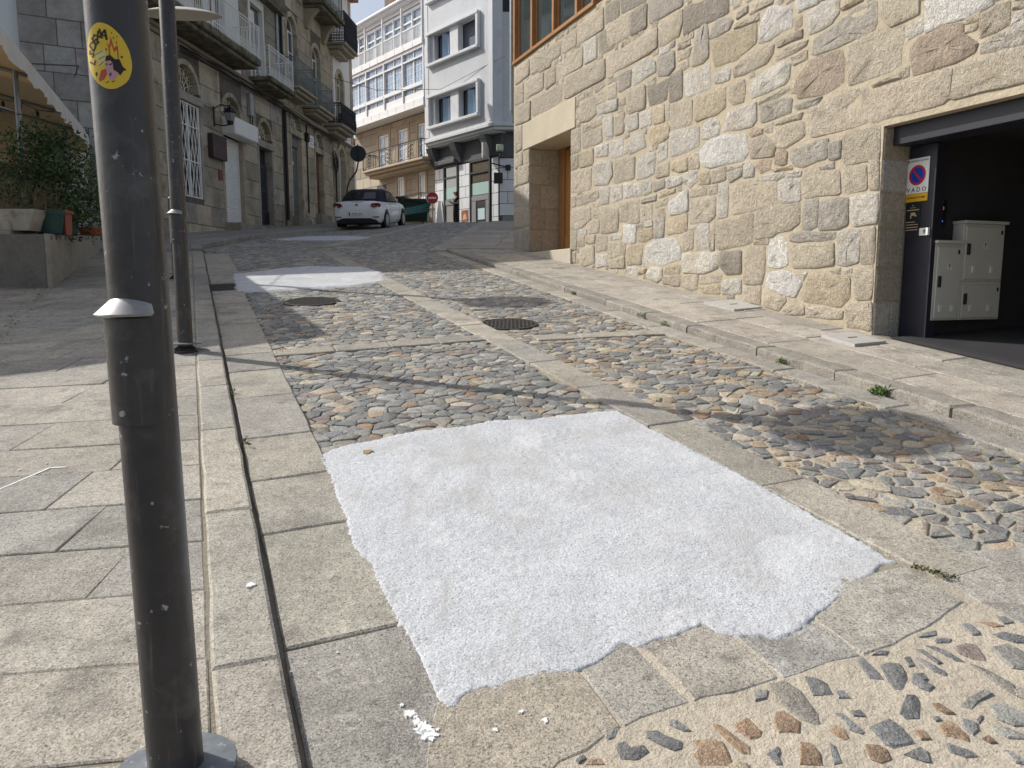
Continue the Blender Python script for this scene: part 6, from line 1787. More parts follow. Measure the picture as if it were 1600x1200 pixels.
# ================================================================ lamp posts
M_pole = mat('worn_black_pole', (.042, .039, .040), rough=.36, noises=[(3, .25, 4), (25, .15, 3)], stain=[(7, (.15, .145, .14), .56, .74, .5), (30, (.46, .46, .45), .655, .70, .75), (9, (.11, .05, .03), .62, .74, .7), (14, (.13, .127, .125), .58, .68, .5, (3.5, 3.5, .22))], bump=[(30, .0012, 3)], spec=.5)
M_foot = mat('scuffed_grey_disc', (.16, .18, .20), rough=.45, noises=[(20, .2, 3)], stain=[(30, (.5, .51, .52), .60, .70, .6)], bump=[(60, .001, 2)])
M_refl = mat('cream_reflector', (.50, .47, .40), rough=.6)
M_light = mat('bare_metal_hood', (.40, .40, .40), rough=.38, metal=.4, noises=[(25, .12, 3)])
def lamp_post(label):
    e = thing('lamp_post', (0, 0, 0), label, 'lamp post', 'black lamp posts along the left pavement'); r = .067
    b = MB(); b.lathe([(.075, -.08), (.115, .0), (.115, .012), (.066, .05), (.066, .066)], 28); b.build('foot', M_pole, e, smooth=True, autosmooth=40)
    b = MB(); b.lathe([(.06, .067), (.148, .070), (.150, .075), (.148, .079), (.06, .084)], 40); b.build('base_disc', M_foot, e, smooth=True, autosmooth=30)
    b = MB(); b.lathe([(r, .05), (r, 1.5), (r * .985, 3.38), (r * .8, 3.41)], 32); b.build('pole', M_pole, e, smooth=True, autosmooth=40)
    ang = math.atan2(-.97, -.25)
    M4 = Matrix.Rotation(ang, 4, 'Z')
    b = MB(); b.T = M4
    rr = r + .013; aw = .95
    vs = []; fs = []; n = 12
    for z in (.985, .99, 1.235):
        for k in range(n + 1):
            a = -aw + 2 * aw * k / n; vs.append((rr * math.cos(a), rr * math.sin(a), z))
    for k in range(n + 1):
        a = -aw + 2 * aw * k / n; vs.append(((r - .004) * math.cos(a), (r - .004) * math.sin(a), .985))
    for k in range(n + 1):
        a = -aw + 2 * aw * k / n; vs.append(((r - .004) * math.cos(a), (r - .004) * math.sin(a), 1.235))
    m = n + 1
    for k in range(n): fs += [(k, k + 1, m + k + 1, m + k), (m + k, m + k + 1, 2 * m + k + 1, 2 * m + k), (3 * m + k, 3 * m + k + 1, k + 1, k)]
    fs += [(0, m, 2 * m, 4 * m, 3 * m), (n, 3 * m + n, 4 * m + n, 2 * m + n, m + n)]
    b.add(vs, fs); h = b.build('hatch', M_pole, e, smooth=True, autosmooth=30)
    b = MB(); b.T = M4; b.tube([(rr - .004, 0, 1.015), (rr + .007, 0, 1.015)], .007, 8); b.build('bolt', M_light, h)
    b = MB(); b.T = M4; vs = []; n = 14; aw = 1.12
    for k in range(n + 1):
        a = -aw + 2 * aw * k / n; q = math.cos(a / aw * math.pi / 2)
        vs += [((r - .004) * math.cos(a), (r - .004) * math.sin(a), 1.285 - .012 * (1 - q)), ((r + .004 + .042 * q ** .7) * math.cos(a), (r + .004 + .042 * q ** .7) * math.sin(a), 1.246), ((r - .004 + .040 * q ** .7) * math.cos(a), (r - .004 + .040 * q ** .7) * math.sin(a), 1.240)]
    fs = []
    for k in range(n): fs += [(3 * k + 1, 3 * k + 4, 3 * k + 3, 3 * k), (3 * k + 2, 3 * k + 5, 3 * k + 4, 3 * k + 1), (3 * k, 3 * k + 3, 3 * k + 5, 3 * k + 2)]
    b.add(vs, fs); b.build('rain_hood', M_light, e, smooth=True, autosmooth=50)
    b = MB(); b.T = Matrix.Translation((.19, -.06, 0)); b.box((-.035, -.018, 3.3), (.0, .018, 4.02)); b.build('strut', M_zinc, e)
    b = MB(); b.lathe([(.07, 3.43), (.10, 3.47), (.11, 3.63), (.085, 3.64), (.085, 3.60)], 16, (.13, -.05, 0)); b.tube([(0, 0, 3.38), (.08, -.03, 3.43), (.13, -.05, 3.45)], .03, 8); b.build('spotlight', M_black, e)
    b = MB(); n = 28; vs = []; fs = []
    for side in (0, 1):
        for i in range(5):
            q = i / 4 * .56
            for k in range(n):
                a = 2 * math.pi * k / n; z = 4.09 - .10 * (q / .56) ** 2 + (.012 if side else 0)
                vs.append((.30 + q * math.cos(a) * 1.08, -.06 + q * math.sin(a) * .95, z + q * math.sin(a) * .16))
    for side in (0, 1):
        o = side * 5 * n
        for i in range(4):
            for k in range(n):
                k2 = (k + 1) % n; f = (o + i * n + k, o + i * n + k2, o + (i + 1) * n + k2, o + (i + 1) * n + k); fs.append(f if not side else f[::-1])
    for k in range(n): fs.append((4 * n + k, 4 * n + (k + 1) % n, 9 * n + (k + 1) % n, 9 * n + k))
    b.add(vs, fs); b.build('reflector', M_refl, e, smooth=True, autosmooth=40)
    return e
lp1 = lamp_post('nearest black lamp post with a round yellow sticker and scuffed base disc')
PP = [(-.868, 1.845), (-3.02, 7.09), (-5.37, 12.45)]
lp1.location = (PP[0][0], PP[0][1], gz(*PP[0]) + KT - .01)
for p, l in zip(PP[1:], ('second black lamp post from the foreground, standing just beyond the sticker post', 'farthest black lamp post, mostly hidden, its cream reflector disc below the white balcony')):
    c = copy_tree(lp1); c.location = (p[0], p[1], gz(*p) + KT - .005); c['label'] = l
lp1.rotation_euler = (0, R(-1.0), 0)
# sticker on the nearest post, wrapped on the pole (a part)
SC = [None]
def stick_T(ang0, z0):
    def T(p):
        x, y, h = p; a = ang0 + x / .067; return ((0.067 + .0006 + h) * math.cos(a), (0.067 + .0006 + h) * math.sin(a), z0 + y)
    return T
def curved(b, P, h, n=None, T=None):                       # planar polygon split into thin strips so that it follows the pole
    xs_ = [p[0] for p in P]; x0, x1 = min(xs_), max(xs_); k = max(2, int((x1 - x0) / .006)); 
    for i in range(k):
        a, c = x0 + (x1 - x0) * i / k, x0 + (x1 - x0) * (i + 1) / k
        Q = clip(clip(P, c, 0, 1, 0), a, 0, -1, 0)
        if len(Q) >= 3: b.add([T((x, y, h)) for x, y in Q], [tuple(range(len(Q)))])
toc = math.atan2(-PP[0][1], -PP[0][0])                      # towards the camera
ST = stick_T(toc - .40, 1.815)
def spart(name, m, polys, h, parent):
    b = MB()
    for P in polys: curved(b, ccw(P), h, T=ST)
    o = bpy.data.meshes.new(name); o.from_pydata([tuple(v) for v in b.v], [], b.f); o.materials.append(m); return link(name, o, parent)
def egg(rx, ry, cx=0, cy=0, n=40, sq=.12): return [(cx + rx * math.cos(t) * (1 - sq * math.sin(t) * math.cos(t)), cy + ry * math.sin(t) - .006 * math.cos(t)) for t in np.linspace(0, 6.283, n)[:-1]]
M_sty = mat('sticker_yellow', (.72, .50, .035), rough=.4); M_stk = mat('sticker_ink', (.02, .016, .014), rough=.5); M_str = mat('sticker_red', (.50, .075, .03), rough=.5); M_stp = mat('sticker_pink', (.55, .30, .36), rough=.5); M_stc = mat('sticker_pale', (.68, .58, .25), rough=.5)
def Z(pts):                                                 # unroll points of the round print as seen from the street
    out = []
    for x, y in pts: out.append((.067 * (math.asin(max(-.985, min(.985, (x - 728) / 600))) + .40), (615 - y) / 940 * .140))
    return out
stk = spart('sticker', M_sty, [Z([(158, 560), (168, 440), (190, 330), (225, 250), (275, 190), (335, 155), (400, 140), (470, 148), (560, 172), (640, 212), (720, 270), (800, 345), (860, 430), (908, 520), (930, 620), (938, 700), (930, 770), (905, 850), (860, 930), (800, 990), (720, 1040), (630, 1078), (540, 1090), (450, 1080), (380, 1050), (310, 1000), (250, 930), (210, 860), (180, 780), (163, 670)])], .0004, lp1)
spart('sticker_flame', M_str, [Z([(515, 425), (560, 470), (600, 345), (640, 500), (710, 455), (712, 640), (690, 650), (690, 520), (632, 560), (600, 450), (570, 500), (565, 620), (540, 610), (545, 500)])], .0007, stk)
spart('sticker_face', M_stp, [Z([(470, 690), (620, 690), (700, 860), (600, 950), (520, 955), (490, 880), (465, 790)])], .0008, stk)
spart('sticker_hair', M_stk, [Z([(465, 690), (490, 620), (560, 600), (640, 660), (720, 655), (770, 760), (835, 800), (780, 815), (710, 890), (680, 850), (600, 810), (600, 720), (560, 680)]), Z([(470, 730), (500, 720), (510, 740), (480, 745)]), Z([(530, 740), (590, 715), (595, 730), (540, 755)]), Z([(525, 870), (560, 850), (555, 900), (525, 900)])], .0011, stk)
spart('sticker_burger', M_str, [Z([(330, 940), (380, 820), (470, 800), (480, 880), (420, 950), (340, 980)])], .0009, stk)
spart('sticker_box', M_stc, [Z([(290, 620), (330, 560), (470, 515), (490, 620), (440, 740), (370, 775), (340, 700)])], .0006, stk)
spart('sticker_dashes', M_stk, [Z(q) for q in ([(600, 300), (628, 268), (632, 275), (606, 306)], [(640, 340), (652, 345), (645, 378), (635, 370)], [(695, 340), (718, 320), (716, 332), (700, 352)], [(688, 400), (698, 400), (695, 440), (684, 436)], [(490, 515), (505, 505), (518, 530), (500, 545)], [(275, 860), (290, 830), (320, 858), (292, 905)], [(740, 620), (765, 600), (790, 625), (762, 640)], [(425, 1005), (500, 975), (505, 990), (430, 1005)], [(550, 980), (610, 965), (605, 980), (555, 990)], [(360, 745), (440, 690), (440, 700), (365, 755)], [(350, 660), (470, 615), (470, 622), (352, 668)], [(310, 585), (440, 540), (440, 547), (312, 592)])], .001, stk)
tb = MB()
word = 'LSDEXIA'; arc_ = [(245, 690, 62), (240, 575, 50), (275, 470, 42), (320, 400, 36), (375, 345, 28), (425, 300, 12), (480, 320, -18)]
for ch_, (x, y, a) in zip(word, arc_):
    t1 = MB(); text_mb(t1, ch_, .026 if ch_ not in 'EDA' else .029, Matrix.Rotation(R(a), 4, 'Z'), ext=0.)
    cx_, cy_ = Z([(x, y)])[0]
    for f in t1.f:
        q = [(t1.v[i][0] * 1.0 + cx_, t1.v[i][1] + cy_) for i in f]
        for dx_, dy_ in ((0, 0), (.0011, .0005), (-.0008, .0008)): tb.add([ST((u + dx_, w + dy_, .0012)) for u, w in q], [tuple(range(len(q)))])
me = bpy.data.meshes.new('lettering'); me.from_pydata(tb.v, [], tb.f); me.materials.append(M_stk); link('lettering', me, stk)

# ================================================================ street ironwork
def manhole(x, y, r, label):
    e = thing('manhole_cover', (x, y, gz(x, y)), label, 'manhole cover', 'round iron manhole covers in the cobbles')
    nx_, nz_ = -GRADE, 1.
    def T(p): return (x + p[0], y + p[1], gz(x + p[0], y + p[1]) + p[2])
    b = MB(); b.T = T; b.lathe([(r * .985, -.06), (r, .006), (r * .93, .010), (r * .925, -.004)], 40); b.build('ring', M_iron, e, smooth=True, autosmooth=30)
    b = MB(); b.T = T; b.lathe([(r * .91, -.05), (r * .91, .004), (.02, .004)], 40); lid = b.build('lid', M_iron, e)
    for i in range(-6, 7):
        for j in range(-6, 7):
            u, v = i * r * .135, j * r * .135 + (r * .067 if i % 2 else 0)
            if math.hypot(u, v) < r * .84:
                b = MB(); b.T = T; w = r * .045; b.box((u - w, v - w * .7, .003), (u + w, v + w * .7, .012), bev=.003); b.build('stud', M_iron, lid)
manhole(-2.69, 10.36, .37, 'round rusty manhole cover in the left lane below the mid-distance white patch')
manhole(-.035, 8.72, .33, 'round dark manhole cover beside the centre band of granite')
dg_ = thing('drain_grate', (-4.36, 11.66, gz(-4.36, 11.66)), 'dark iron drain grate in the left gutter beside the mid-distance white patch', 'drain')
def TDg(p): return (-4.36 + .92 * p[0] - .38 * p[1], 11.66 + .38 * p[0] + .92 * p[1], gz(-4.36 + .92 * p[0] - .38 * p[1], 11.66 + .38 * p[0] + .92 * p[1]) + p[2])
b = MB(); b.T = TDg
for a in ((-.22, -.40, .22, -.36), (-.22, .36, .22, .40), (-.22, -.359, -.18, .359), (.18, -.359, .22, .359)): b.box((a[0], a[1], -.05), (a[2], a[3], .012))
b.build('frame', M_iron, dg_)
for k in range(9):
    b = MB(); b.T = TDg; y0 = -.33 + k * .08; b.box((-.178, y0, -.03), (.178, y0 + .034, .006)); b.build('bar', M_iron, dg_)
b = MB(); b.T = TDg; b.box((-.18, -.36, -.3), (.18, .36, -.045)); b.build('pit', M_black, dg_)
for P, l in (([(2.41, 9.691), (2.872, 9.846), (3.009, 9.3), (2.626, 9.115)], 'pale metal inspection cover in the pavement farther from the garage'), ([(3.06, 7.60), (3.42, 7.74), (3.56, 7.30), (3.20, 7.16)], 'pale metal inspection cover in the pavement right in front of the garage corner')):
    c_ = (sum(p[0] for p in P) / 4, sum(p[1] for p in P) / 4); e = thing('inspection_cover', (*c_, gz(*c_) + .09), l, 'inspection cover', 'flat inspection covers in the right pavement')
    b = MB(); b.prism(ccw(P), lambda x, y: (x, y, gz(x, y) + .06), lambda x, y: (x, y, gz(x, y) + .101)); b.build('lid', mat('pale_cover', (.44, .43, .41), rough=.6, noises=[(12, .12, 3)], bump=[(90, .001, 2)]), e)
    b = MB(); b.prism(ccw([(c_[0] - .05, c_[1] - .015), (c_[0] + .05, c_[1] + .02), (c_[0] + .045, c_[1] + .035), (c_[0] - .055, c_[1])]), lambda x, y: (x, y, gz(x, y) + .09), lambda x, y: (x, y, gz(x, y) + .105)); b.build('handle', M_iron, e)
# weeds in the kerb joints
GRN = [(.10, .17, .035), (.13, .21, .05), (.08, .14, .03)]
def weed(x, y, s, n, label, dz=.02):
    e = MB(); leaf_cloud(e, [(x + random.gauss(0, s * .5), y + random.gauss(0, s * .4), gz(x, y) + dz + abs(random.gauss(0, s * .35))) for _ in range(n)], s * .7, GRN)
    tag(e.build('weed', M_leaf, cols=True), label, 'weed', 'weeds along the right kerb')
for i, (y, s, n) in enumerate(((5.75, .06, 160), (6.75, .045, 110), (8.55, .05, 40), (9.05, .05, 30), (10.9, .05, 30))):
    weed(kr(y) - .02, y, s, n, ('largest leafy weed at the foot of the right kerb, nearest the garage', 'small leafy weed at the right kerb, second nearest the garage', 'weed tuft at the right kerb level with the nearer manhole cover', 'weed tuft at the right kerb just beyond the nearer manhole cover', 'farthest weed tuft at the right kerb near the shade edge')[i])
b = MB(); leaf_cloud(b, [(kl(y) + .02 + random.gauss(0, .02), y + random.gauss(0, .05), gz(kl(y), y) + .02 + abs(random.gauss(0, .012))) for y in (5.8, 5.75, 5.9, 4.6, 4.62) for _ in range(10)], .035, [(.12, .15, .05), (.2, .17, .07)])
leaf_cloud(b, [(x + random.gauss(0, .05), y + random.gauss(0, .12), gz(x, y) + .05) for t in np.linspace(0, 1, 60) for x, y in [(-4.95 - 2.15 * t, 7.4 + 4.6 * t)] for _ in range(9)], .022, [(.13, .13, .05), (.2, .16, .07), (.08, .11, .03)])
leaf_cloud(b, [(-2.28 + random.gauss(0, .02) - .06 * t, 3.1 + .3 * t, gz(-2.3, 3.1) + .048) for t in np.linspace(0, 1, 40)], .022, [(.16, .14, .05), (.10, .12, .03)])
leaf_cloud(b, [(1.69 + random.gauss(0, .012) + .1 * t, 3.11 - .13 * t + random.gauss(0, .012), gz(1.7, 3.1) + .012) for t in np.linspace(0, 1, 120)], .018, [(.11, .10, .03), (.07, .08, .02)])
leaf_cloud(b, [(kl(y) + .56 + random.gauss(0, .04), y, gz(kl(y) + .5, y)) for y in rng.uniform(5, 11, 260)], .022, [(.11, .12, .04), (.16, .15, .06)])
leaf_cloud(b, [(kr(y) - .33 + random.gauss(0, .05), y, gz(kr(y) - .3, y)) for y in rng.uniform(4.6, 11, 260)], .024, [(.11, .12, .04), (.16, .15, .06)])
leaf_cloud(b, [(x, y, gz(x, y) - .004) for x, y in ((random.uniform(kl(y_) + .5, cl(y_)), y_) for y_ in rng.uniform(8, 11.2, 300))], .02, [(.13, .13, .05), (.17, .16, .07)])
b.build('moss_tufts', M_leaf, road, cols=True, kind='stuff')
# paint drips
M_splat = mat('white_paint_splash', (.80, .81, .80), rough=.6)
def splat(x, y, r, dz, k=26, st=1.):
    P = [(x + r * random.choice((.55, .8, 1., 1.35)) * math.cos(t) * st, y + r * random.choice((.55, .8, 1., 1.35)) * math.sin(t)) for t in np.linspace(0, 6.283, k)[:-1]]
    sp.prism(P, lambda a, c: (a, c, gz(a, c) + dz - .006), lambda a, c: (a, c, gz(a, c) + dz + .0004))
sp = MB()
for x, y, r, s in ((-.312, 2.19, .018, 1), (-.285, 2.155, .012, 1), (-.262, 2.125, .026, 1), (-.245, 2.10, .02, 1.2), (-.235, 2.085, .012, 1), (-.29, 2.175, .007, 1), (-.22, 2.12, .006, 1), (-.34, 2.23, .006, 1), (-.05, 2.12, .008, 1), (.03, 2.2, .007, 1), (.10, 2.16, .01, 1), (-.6, 2.5, .004, 1)): splat(x, y, r, .0155, st=s)
splat(-1.024, 2.879, .016, KT + .003, st=1.1)
for x, y, r in ((-2.69, 4.1, .007), (-2.6, 4.2, .006), (-2.2, 4.8, .012), (-2.0, 4.9, .008), (-1.75, 4.4, .006), (-2.4, 5.2, .01)): splat(x, y, r, KT + .002)
sp.prism([(-2.55, 4.135), (-2.535, 4.14), (-2.63, 3.80), (-2.64, 3.8)], lambda a, c: (a, c, gz(a, c) + KT - .006), lambda a, c: (a, c, gz(a, c) + KT + .0005)); sp.prism([(-2.55, 4.125), (-2.55, 4.14), (-2.46, 4.15), (-2.46, 4.14)][::-1], lambda a, c: (a, c, gz(a, c) + KT - .006), lambda a, c: (a, c, gz(a, c) + KT + .0005))
tag(sp.build('paint_splashes', M_splat, kind='stuff'), 'spatters of white paint on the pavement and gutter slabs', kind='stuff')

lf = MB(); lx, ly = -.86, 4.44
leaf_pts = [(0, 0), (.018, .012), (.016, .03), (.035, .035), (.022, .05), (.01, .062), (-.008, .05), (-.03, .045), (-.018, .03), (-.022, .012)]
lf.prism(ccw([(lx + p[0], ly + p[1] * 1.3) for p in leaf_pts]), lambda x, y: (x, y, gz(x, y) + .017), lambda x, y: (x, y, gz(x, y) + .0195 + .25 * abs(x - lx) ** 1.2))
tag(lf.build('fallen_leaf', mat('dry_leaf', (.33, .22, .10), rough=.8)), 'single dry brown leaf lying on the large white patch', 'leaf')
# ================================================================ left terrace: planter, pots, bush, awning
M_conc = mat('planter_concrete', (.17, .16, .145), rough=.9, noises=[(2, .18, 4), (14, .15, 3)], bump=[(30, .004, 3)])
M_board = mat('grey_boards', (.31, .285, .235), rough=.85, noises=[(3, .2, 4), (30, .15, 3)], bump=[(40, .003, 3)])
M_trough = mat('stone_trough', (.40, .37, .32), rough=.9, noises=[(5, .2, 4)], stain=[(6, (.15, .13, .11), .55, .7, .6)], bump=[(30, .006, 3)])
M_gpot = mat('green_plastic', (.018, .06, .05), rough=.45)
M_terra = mat('terracotta_plastic', (.33, .10, .055), rough=.65, noises=[(30, .1, 2)])
A0 = Vector((-6.78, 11.35)); A1 = Vector((-9.25, 17.5)); ad = (A1 - A0).normalized(); an = Vector((-ad.y, ad.x))   # an points left
PT = 2.33
def TPl(p): q = A0 + ad * p[0] + an * p[1]; return (q.x, q.y, p[2])
pw = thing('planter_wall', TPl((0, 0, 1.6)), 'raised concrete and board planter wall along the left terrace', 'planter')
b = MB()
q = [A0 + an * .03, A0 + ad * 6.4 + an * .03, A0 + ad * 6.4 + an * 3, A0 + an * .03 + Vector((-4.2, .12))]
b.prism([tuple(p) for p in q], lambda x, y: (x, y, gz(x, y) - .3), lambda x, y: (x, y, PT + max(0, (y - 11.4)) * .055)); b.build('bed_wall', M_conc, pw)
for k in range(24):
    b = MB(); b.T = TPl; s0 = k * .266; z1 = PT + .01 + s0 * .052
    b.box((s0 + .004, -.035, gz(*TPl((s0, 0, 0))[:2]) - .1), (s0 + .262, .028, z1), bev=.006); b.build('board', M_board, pw)
for k in range(14):
    b = MB(); b.T = TPl; s0 = .22 + k * .42; z1 = PT - .08 + s0 * .052; b.box((s0, -.04, z1), (s0 + .05, -.033, z1 + .06)); b.build('drain_slot', M_black, pw)
tr = thing('stone_trough', (-7.9, 11.62, PT), 'weathered pale stone trough on feet at the front of the terrace wall', 'trough')
b = MB(); b.prism([(-8.6, 11.45), (-6.98, 11.45), (-6.98, 11.95), (-8.6, 11.95)], lambda x, y: (x + (.16 if x > -7.5 else 0), y, PT + .065), lambda x, y: (x, y, PT + .37) if True else 0)
v = b.v; b.v = [((p[0] - .30) if (p[0] > -7.0 and p[2] < PT + .2) else p[0], p[1] + (.06 if p[1] < 11.6 and p[2] < PT + .2 else 0), p[2]) for p in v]; b.build('basin', M_trough, tr)
for x in (-7.45, -8.3):
    b = MB(); b.box((x - .08, 11.47, PT + .002), (x + .08, 11.9, PT + .063)); b.build('foot', M_trough, tr)
b = MB(); b.box((-7.49, 11.46, PT + .05), (-7.36, 11.51, PT + .22), bev=.02); b.build('spout', M_trough, tr)
def pot_round(name, at, r, h, m, label, cat='flower pot'):
    e = thing(name, at, label, cat); b = MB(); b.lathe([(r * .78, .012), (r * .98, h * .8), (r * 1.06, h * .8), (r * 1.08, h), (r * .98, h), (r * .95, h * .9)], 24, at); b.build('pot', m, e, smooth=True, autosmooth=35)
    b = MB(); b.lathe([(r * .9, .001), (r * .98, .012), (r * .9, .011)], 20, at); b.build('saucer', m, e); return e
def zP(x, y): return PT + max(0, (y - 11.4)) * .055 + .002
pot_round('green_pot', (-7.05, 11.95, zP(0, 11.95) - .0), .20, .37, M_gpot, 'round dark green plastic pot behind the stone trough')
tq = thing('terracotta_planter', (-6.95, 12.25, zP(0, 12.2)), 'square terracotta-coloured planter box on the terrace wall', 'flower pot')
b = MB(); b.prism([(-7.06, 12.08), (-6.86, 12.02), (-6.92, 12.32), (-7.12, 12.38)], lambda x, y: (-6.98 + (x + 6.98) * .85, 12.2 + (y - 12.2) * .85, PT + .04), lambda x, y: (x, y, PT + .40)); b.build('box', M_terra, tq)
b = MB(); b.prism([(-7.08, 12.06), (-6.84, 12.0), (-6.90, 12.34), (-7.14, 12.40)], lambda x, y: (x, y, PT + .365), lambda x, y: (x, y, PT + .41)); b.build('rim', M_terra, tq)
pot_round('green_pot', (-7.35, 12.95, zP(0, 12.95)), .17, .33, M_gpot, 'small dark green pot half hidden behind the terracotta planter')
pot_round('terracotta_bowl', (-7.32, 13.55, zP(0, 13.55)), .19, .13, M_terra, 'low terracotta bowl farther along the terrace wall')
bu = thing('laurel_bush', (-7.75, 13.1, zP(0, 13.1)), 'big dark green bush spilling over the terrace wall', 'bush')
b = MB()
for k in range(11):
    a = random.uniform(0, 6.28); p = Vector((-7.75, 13.1, PT + .1)); L = [p]
    for i in range(4): p = p + Vector((math.cos(a) * random.uniform(.05, .2), math.sin(a) * random.uniform(.05, .2), random.uniform(.25, .42))); L.append(p)
    b.tube(L, [.03, .024, .018, .012, .006], 5)
b.build('trunk', mat('bush_bark', (.10, .075, .05), rough=.9), bu)
b = MB(); P = []
for _ in range(150):
    c = Vector((random.gauss(-7.7, .42), random.gauss(13.1, .40), PT + random.uniform(.15, 1.85)))
    if ((c.x + 7.7) / .85) ** 2 + ((c.z - PT - .85) / .95) ** 2 > 1: continue
    for _ in range(55): P.append(c + Vector((random.gauss(0, .13), random.gauss(0, .13), random.gauss(0, .11))))
leaf_cloud(b, P, .085, [(.035, .075, .02), (.05, .10, .028), (.07, .12, .035), (.025, .055, .018)]); b.build('foliage', M_leaf, bu, cols=True)
dp = thing('dry_plant', (-7.4, 12.0, zP(0, 12)), 'dry brownish lavender growing out of the pots behind the trough', 'plant')
b = MB()
for k in range(230):
    x, y = random.uniform(-8.5, -6.95), random.uniform(11.6, 12.3); h = random.uniform(.12, .42) * (1.3 if x > -7.5 else .8); z0 = PT + .3
    b.tube([(x, y, z0), (x + random.gauss(0, .05), y + random.gauss(0, .05), z0 + h * .6), (x + random.gauss(0, .12), y + random.gauss(0, .12), z0 + h)], [.004, .003, .002], 3, col=jit(random.choice([(.16, .11, .06), (.10, .10, .05), (.20, .14, .07)]), .3))
b.build('stems', M_leaf, dp, cols=True)
# awning
M_canv = bpy.data.materials.new('awning_canvas'); M_canv.use_nodes = True
nt = M_canv.node_tree; bs_ = nt.nodes['Principled BSDF']; bs_.inputs['Base Color'].default_value = (.50, .40, .26, 1); bs_.inputs['Roughness'].default_value = .9
trn = nt.nodes.new('ShaderNodeBsdfTranslucent'); trn.inputs['Color'].default_value = (.50, .28, .09, 1); ms = nt.nodes.new('ShaderNodeMixShader'); ms.inputs[0].default_value = .10
nt.links.new(bs_.outputs[0], ms.inputs[1]); nt.links.new(trn.outputs[0], ms.inputs[2]); nt.links.new(ms.outputs[0], nt.nodes['Material Output'].inputs['Surface'])
M_val = mat('valance_cloth', (.60, .575, .52), rough=.9, noises=[(4, .08, 3), (30, .05, 2)])
M_steel = mat('grey_tube', (.22, .24, .26), rough=.4, metal=.5)
E0 = Vector((-6.66, 10.0)); E1 = Vector((-10.09, 18.85)); ed = (E1 - E0).normalized(); en = Vector((-ed.y, ed.x)); EL = (E1 - E0).length
HZ = 4.86
def TE(p): q = E0 + ed * p[0] + en * p[1]; return (q.x, q.y, p[2])
aw = thing('terrace_awning', TE((4, 1, 2)), 'large cream canvas awning with a scalloped valance over the left terrace', 'awning')
b = MB(); n = 24; vs = []; fs = []
for i in range(n + 1):
    s = EL * i / n; sag = .04 * math.sin(s * 3.4)
    vs += [TE((s, 0, HZ + .30)), TE((s, 1.6, HZ + .72 + sag)), TE((s, 3.4, HZ + 1.18 + sag)), TE((s, 5., HZ + 1.5))]
for i in range(n):
    for k in range(3): fs.append((4 * i + k, 4 * i + k + 1, 4 * i + 5 + k, 4 * i + 4 + k))
b.add(vs, fs); b.build('canopy', M_canv, aw, smooth=True)
b = MB(); n = 110; vs = []; fs = []
for i in range(n + 1):
    s = EL * i / n; sc = .05 * abs(math.sin(s * math.pi / .62)) ; w = .02 * math.sin(s * 4.3) + .012 * math.sin(s * 11)
    vs += [TE((s, -.01, HZ + .32)), TE((s, -.03 + w, HZ + .14)), TE((s, -.03 + 1.6 * w, HZ - .05 + .07 - sc))]
for i in range(n):
    for k in range(2): fs.append((3 * i + k, 3 * i + k + 1, 3 * i + 4 + k, 3 * i + 3 + k))
b.add(vs, fs); b.build('valance', M_val, aw, smooth=True)
b = MB(); n = 60; vs = []; fs = []
for i in range(n + 1):
    u = i / n * 5.; w = .05 * math.sin(u * 5) + .03 * math.sin(u * 13)
    vs += [TE((EL - .06 + w, u, HZ + .3 + .24 * u)), TE((EL - .02 - w, u, HZ - .55 + .05 * u))]
for i in range(n): fs.append((2 * i, 2 * i + 1, 2 * i + 3, 2 * i + 2))
b.add(vs, fs); b.build('end_curtain', M_canv, aw, smooth=True)
b = MB(); vs = []; fs = []; n = 14
for i in range(n + 1):
    u = i / n * .95; w = .06 * math.sin(u * 26)
    vs += [TE((EL - .10 + w, u - .05, HZ - .1)), TE((EL - .10 + w * .7, .28 + (u - .4) * .45, 3.6)), TE((EL - .10 + w * .5, .3 + (u - .4) * .55, 2.5))]
for i in range(n):
    for k in range(2): fs.append((3 * i + k, 3 * i + k + 1, 3 * i + 4 + k, 3 * i + 3 + k))
b.add(vs, fs); b.build('tied_curtain', M_val, aw, smooth=True)
for s in (1.0, 4.2, 7.2, 9.2):
    b = MB(); b.T = TE; b.tube([(s, .05, HZ + .28), (s, 1.6, HZ + .66), (s, 3.4, HZ + 1.12), (s, 5, HZ + 1.44)], .035, 6); b.build('rafter', M_steel, aw)
for u in (.12, 1.7, 3.4):
    b = MB(); b.T = TE; b.tube([(0.1, u, HZ + .26 + .24 * u), (EL - .1, u, HZ + .26 + .24 * u)], .03, 6); b.build('purlin', M_steel, aw)
for s, u in ((4.0, .35), (EL - .5, .4), (.3, 4.0)):
    x, y, _ = TE((s, u, 0)); b = MB(); b.T = TE; b.tube([(s, u, gz(x, y) + .05), (s, u, HZ + .34)], .045, 10); b.build('post', M_steel, aw)
sl_ = thing('string_lights', TE((3, 1, HZ + .5)), 'dark string of small bulbs hanging under the cream awning', 'string lights')
b = MB(); b.T = TE; pts = [(7.2 - .04, .3 + k * .3, HZ + .30 + .075 * k - .05 * (k % 2)) for k in range(14)]; b.tube(pts, .008, 4); b.build('cable', M_black, sl_)
for p in pts[1::1]:
    b = MB(); c = TE(p); b.lathe([(.012, -.02), (.03, -.05), (.036, -.09), (.02, -.13), (.004, -.14)], 8, c); b.build('bulb', M_black, sl_)
wr = MB(); wr.tube([TE((3.4, -.02, HZ + .34)), Vector(TE((5.0, 1.0, HZ + .8))) + Vector((.6, 2.0, .35)), Vector(TP((1.0, .05, 6.6)))], .012, 4)
tag(wr.build('awning_wire', M_black), 'thin dark wire from the awning edge to the granite pier', 'wire')
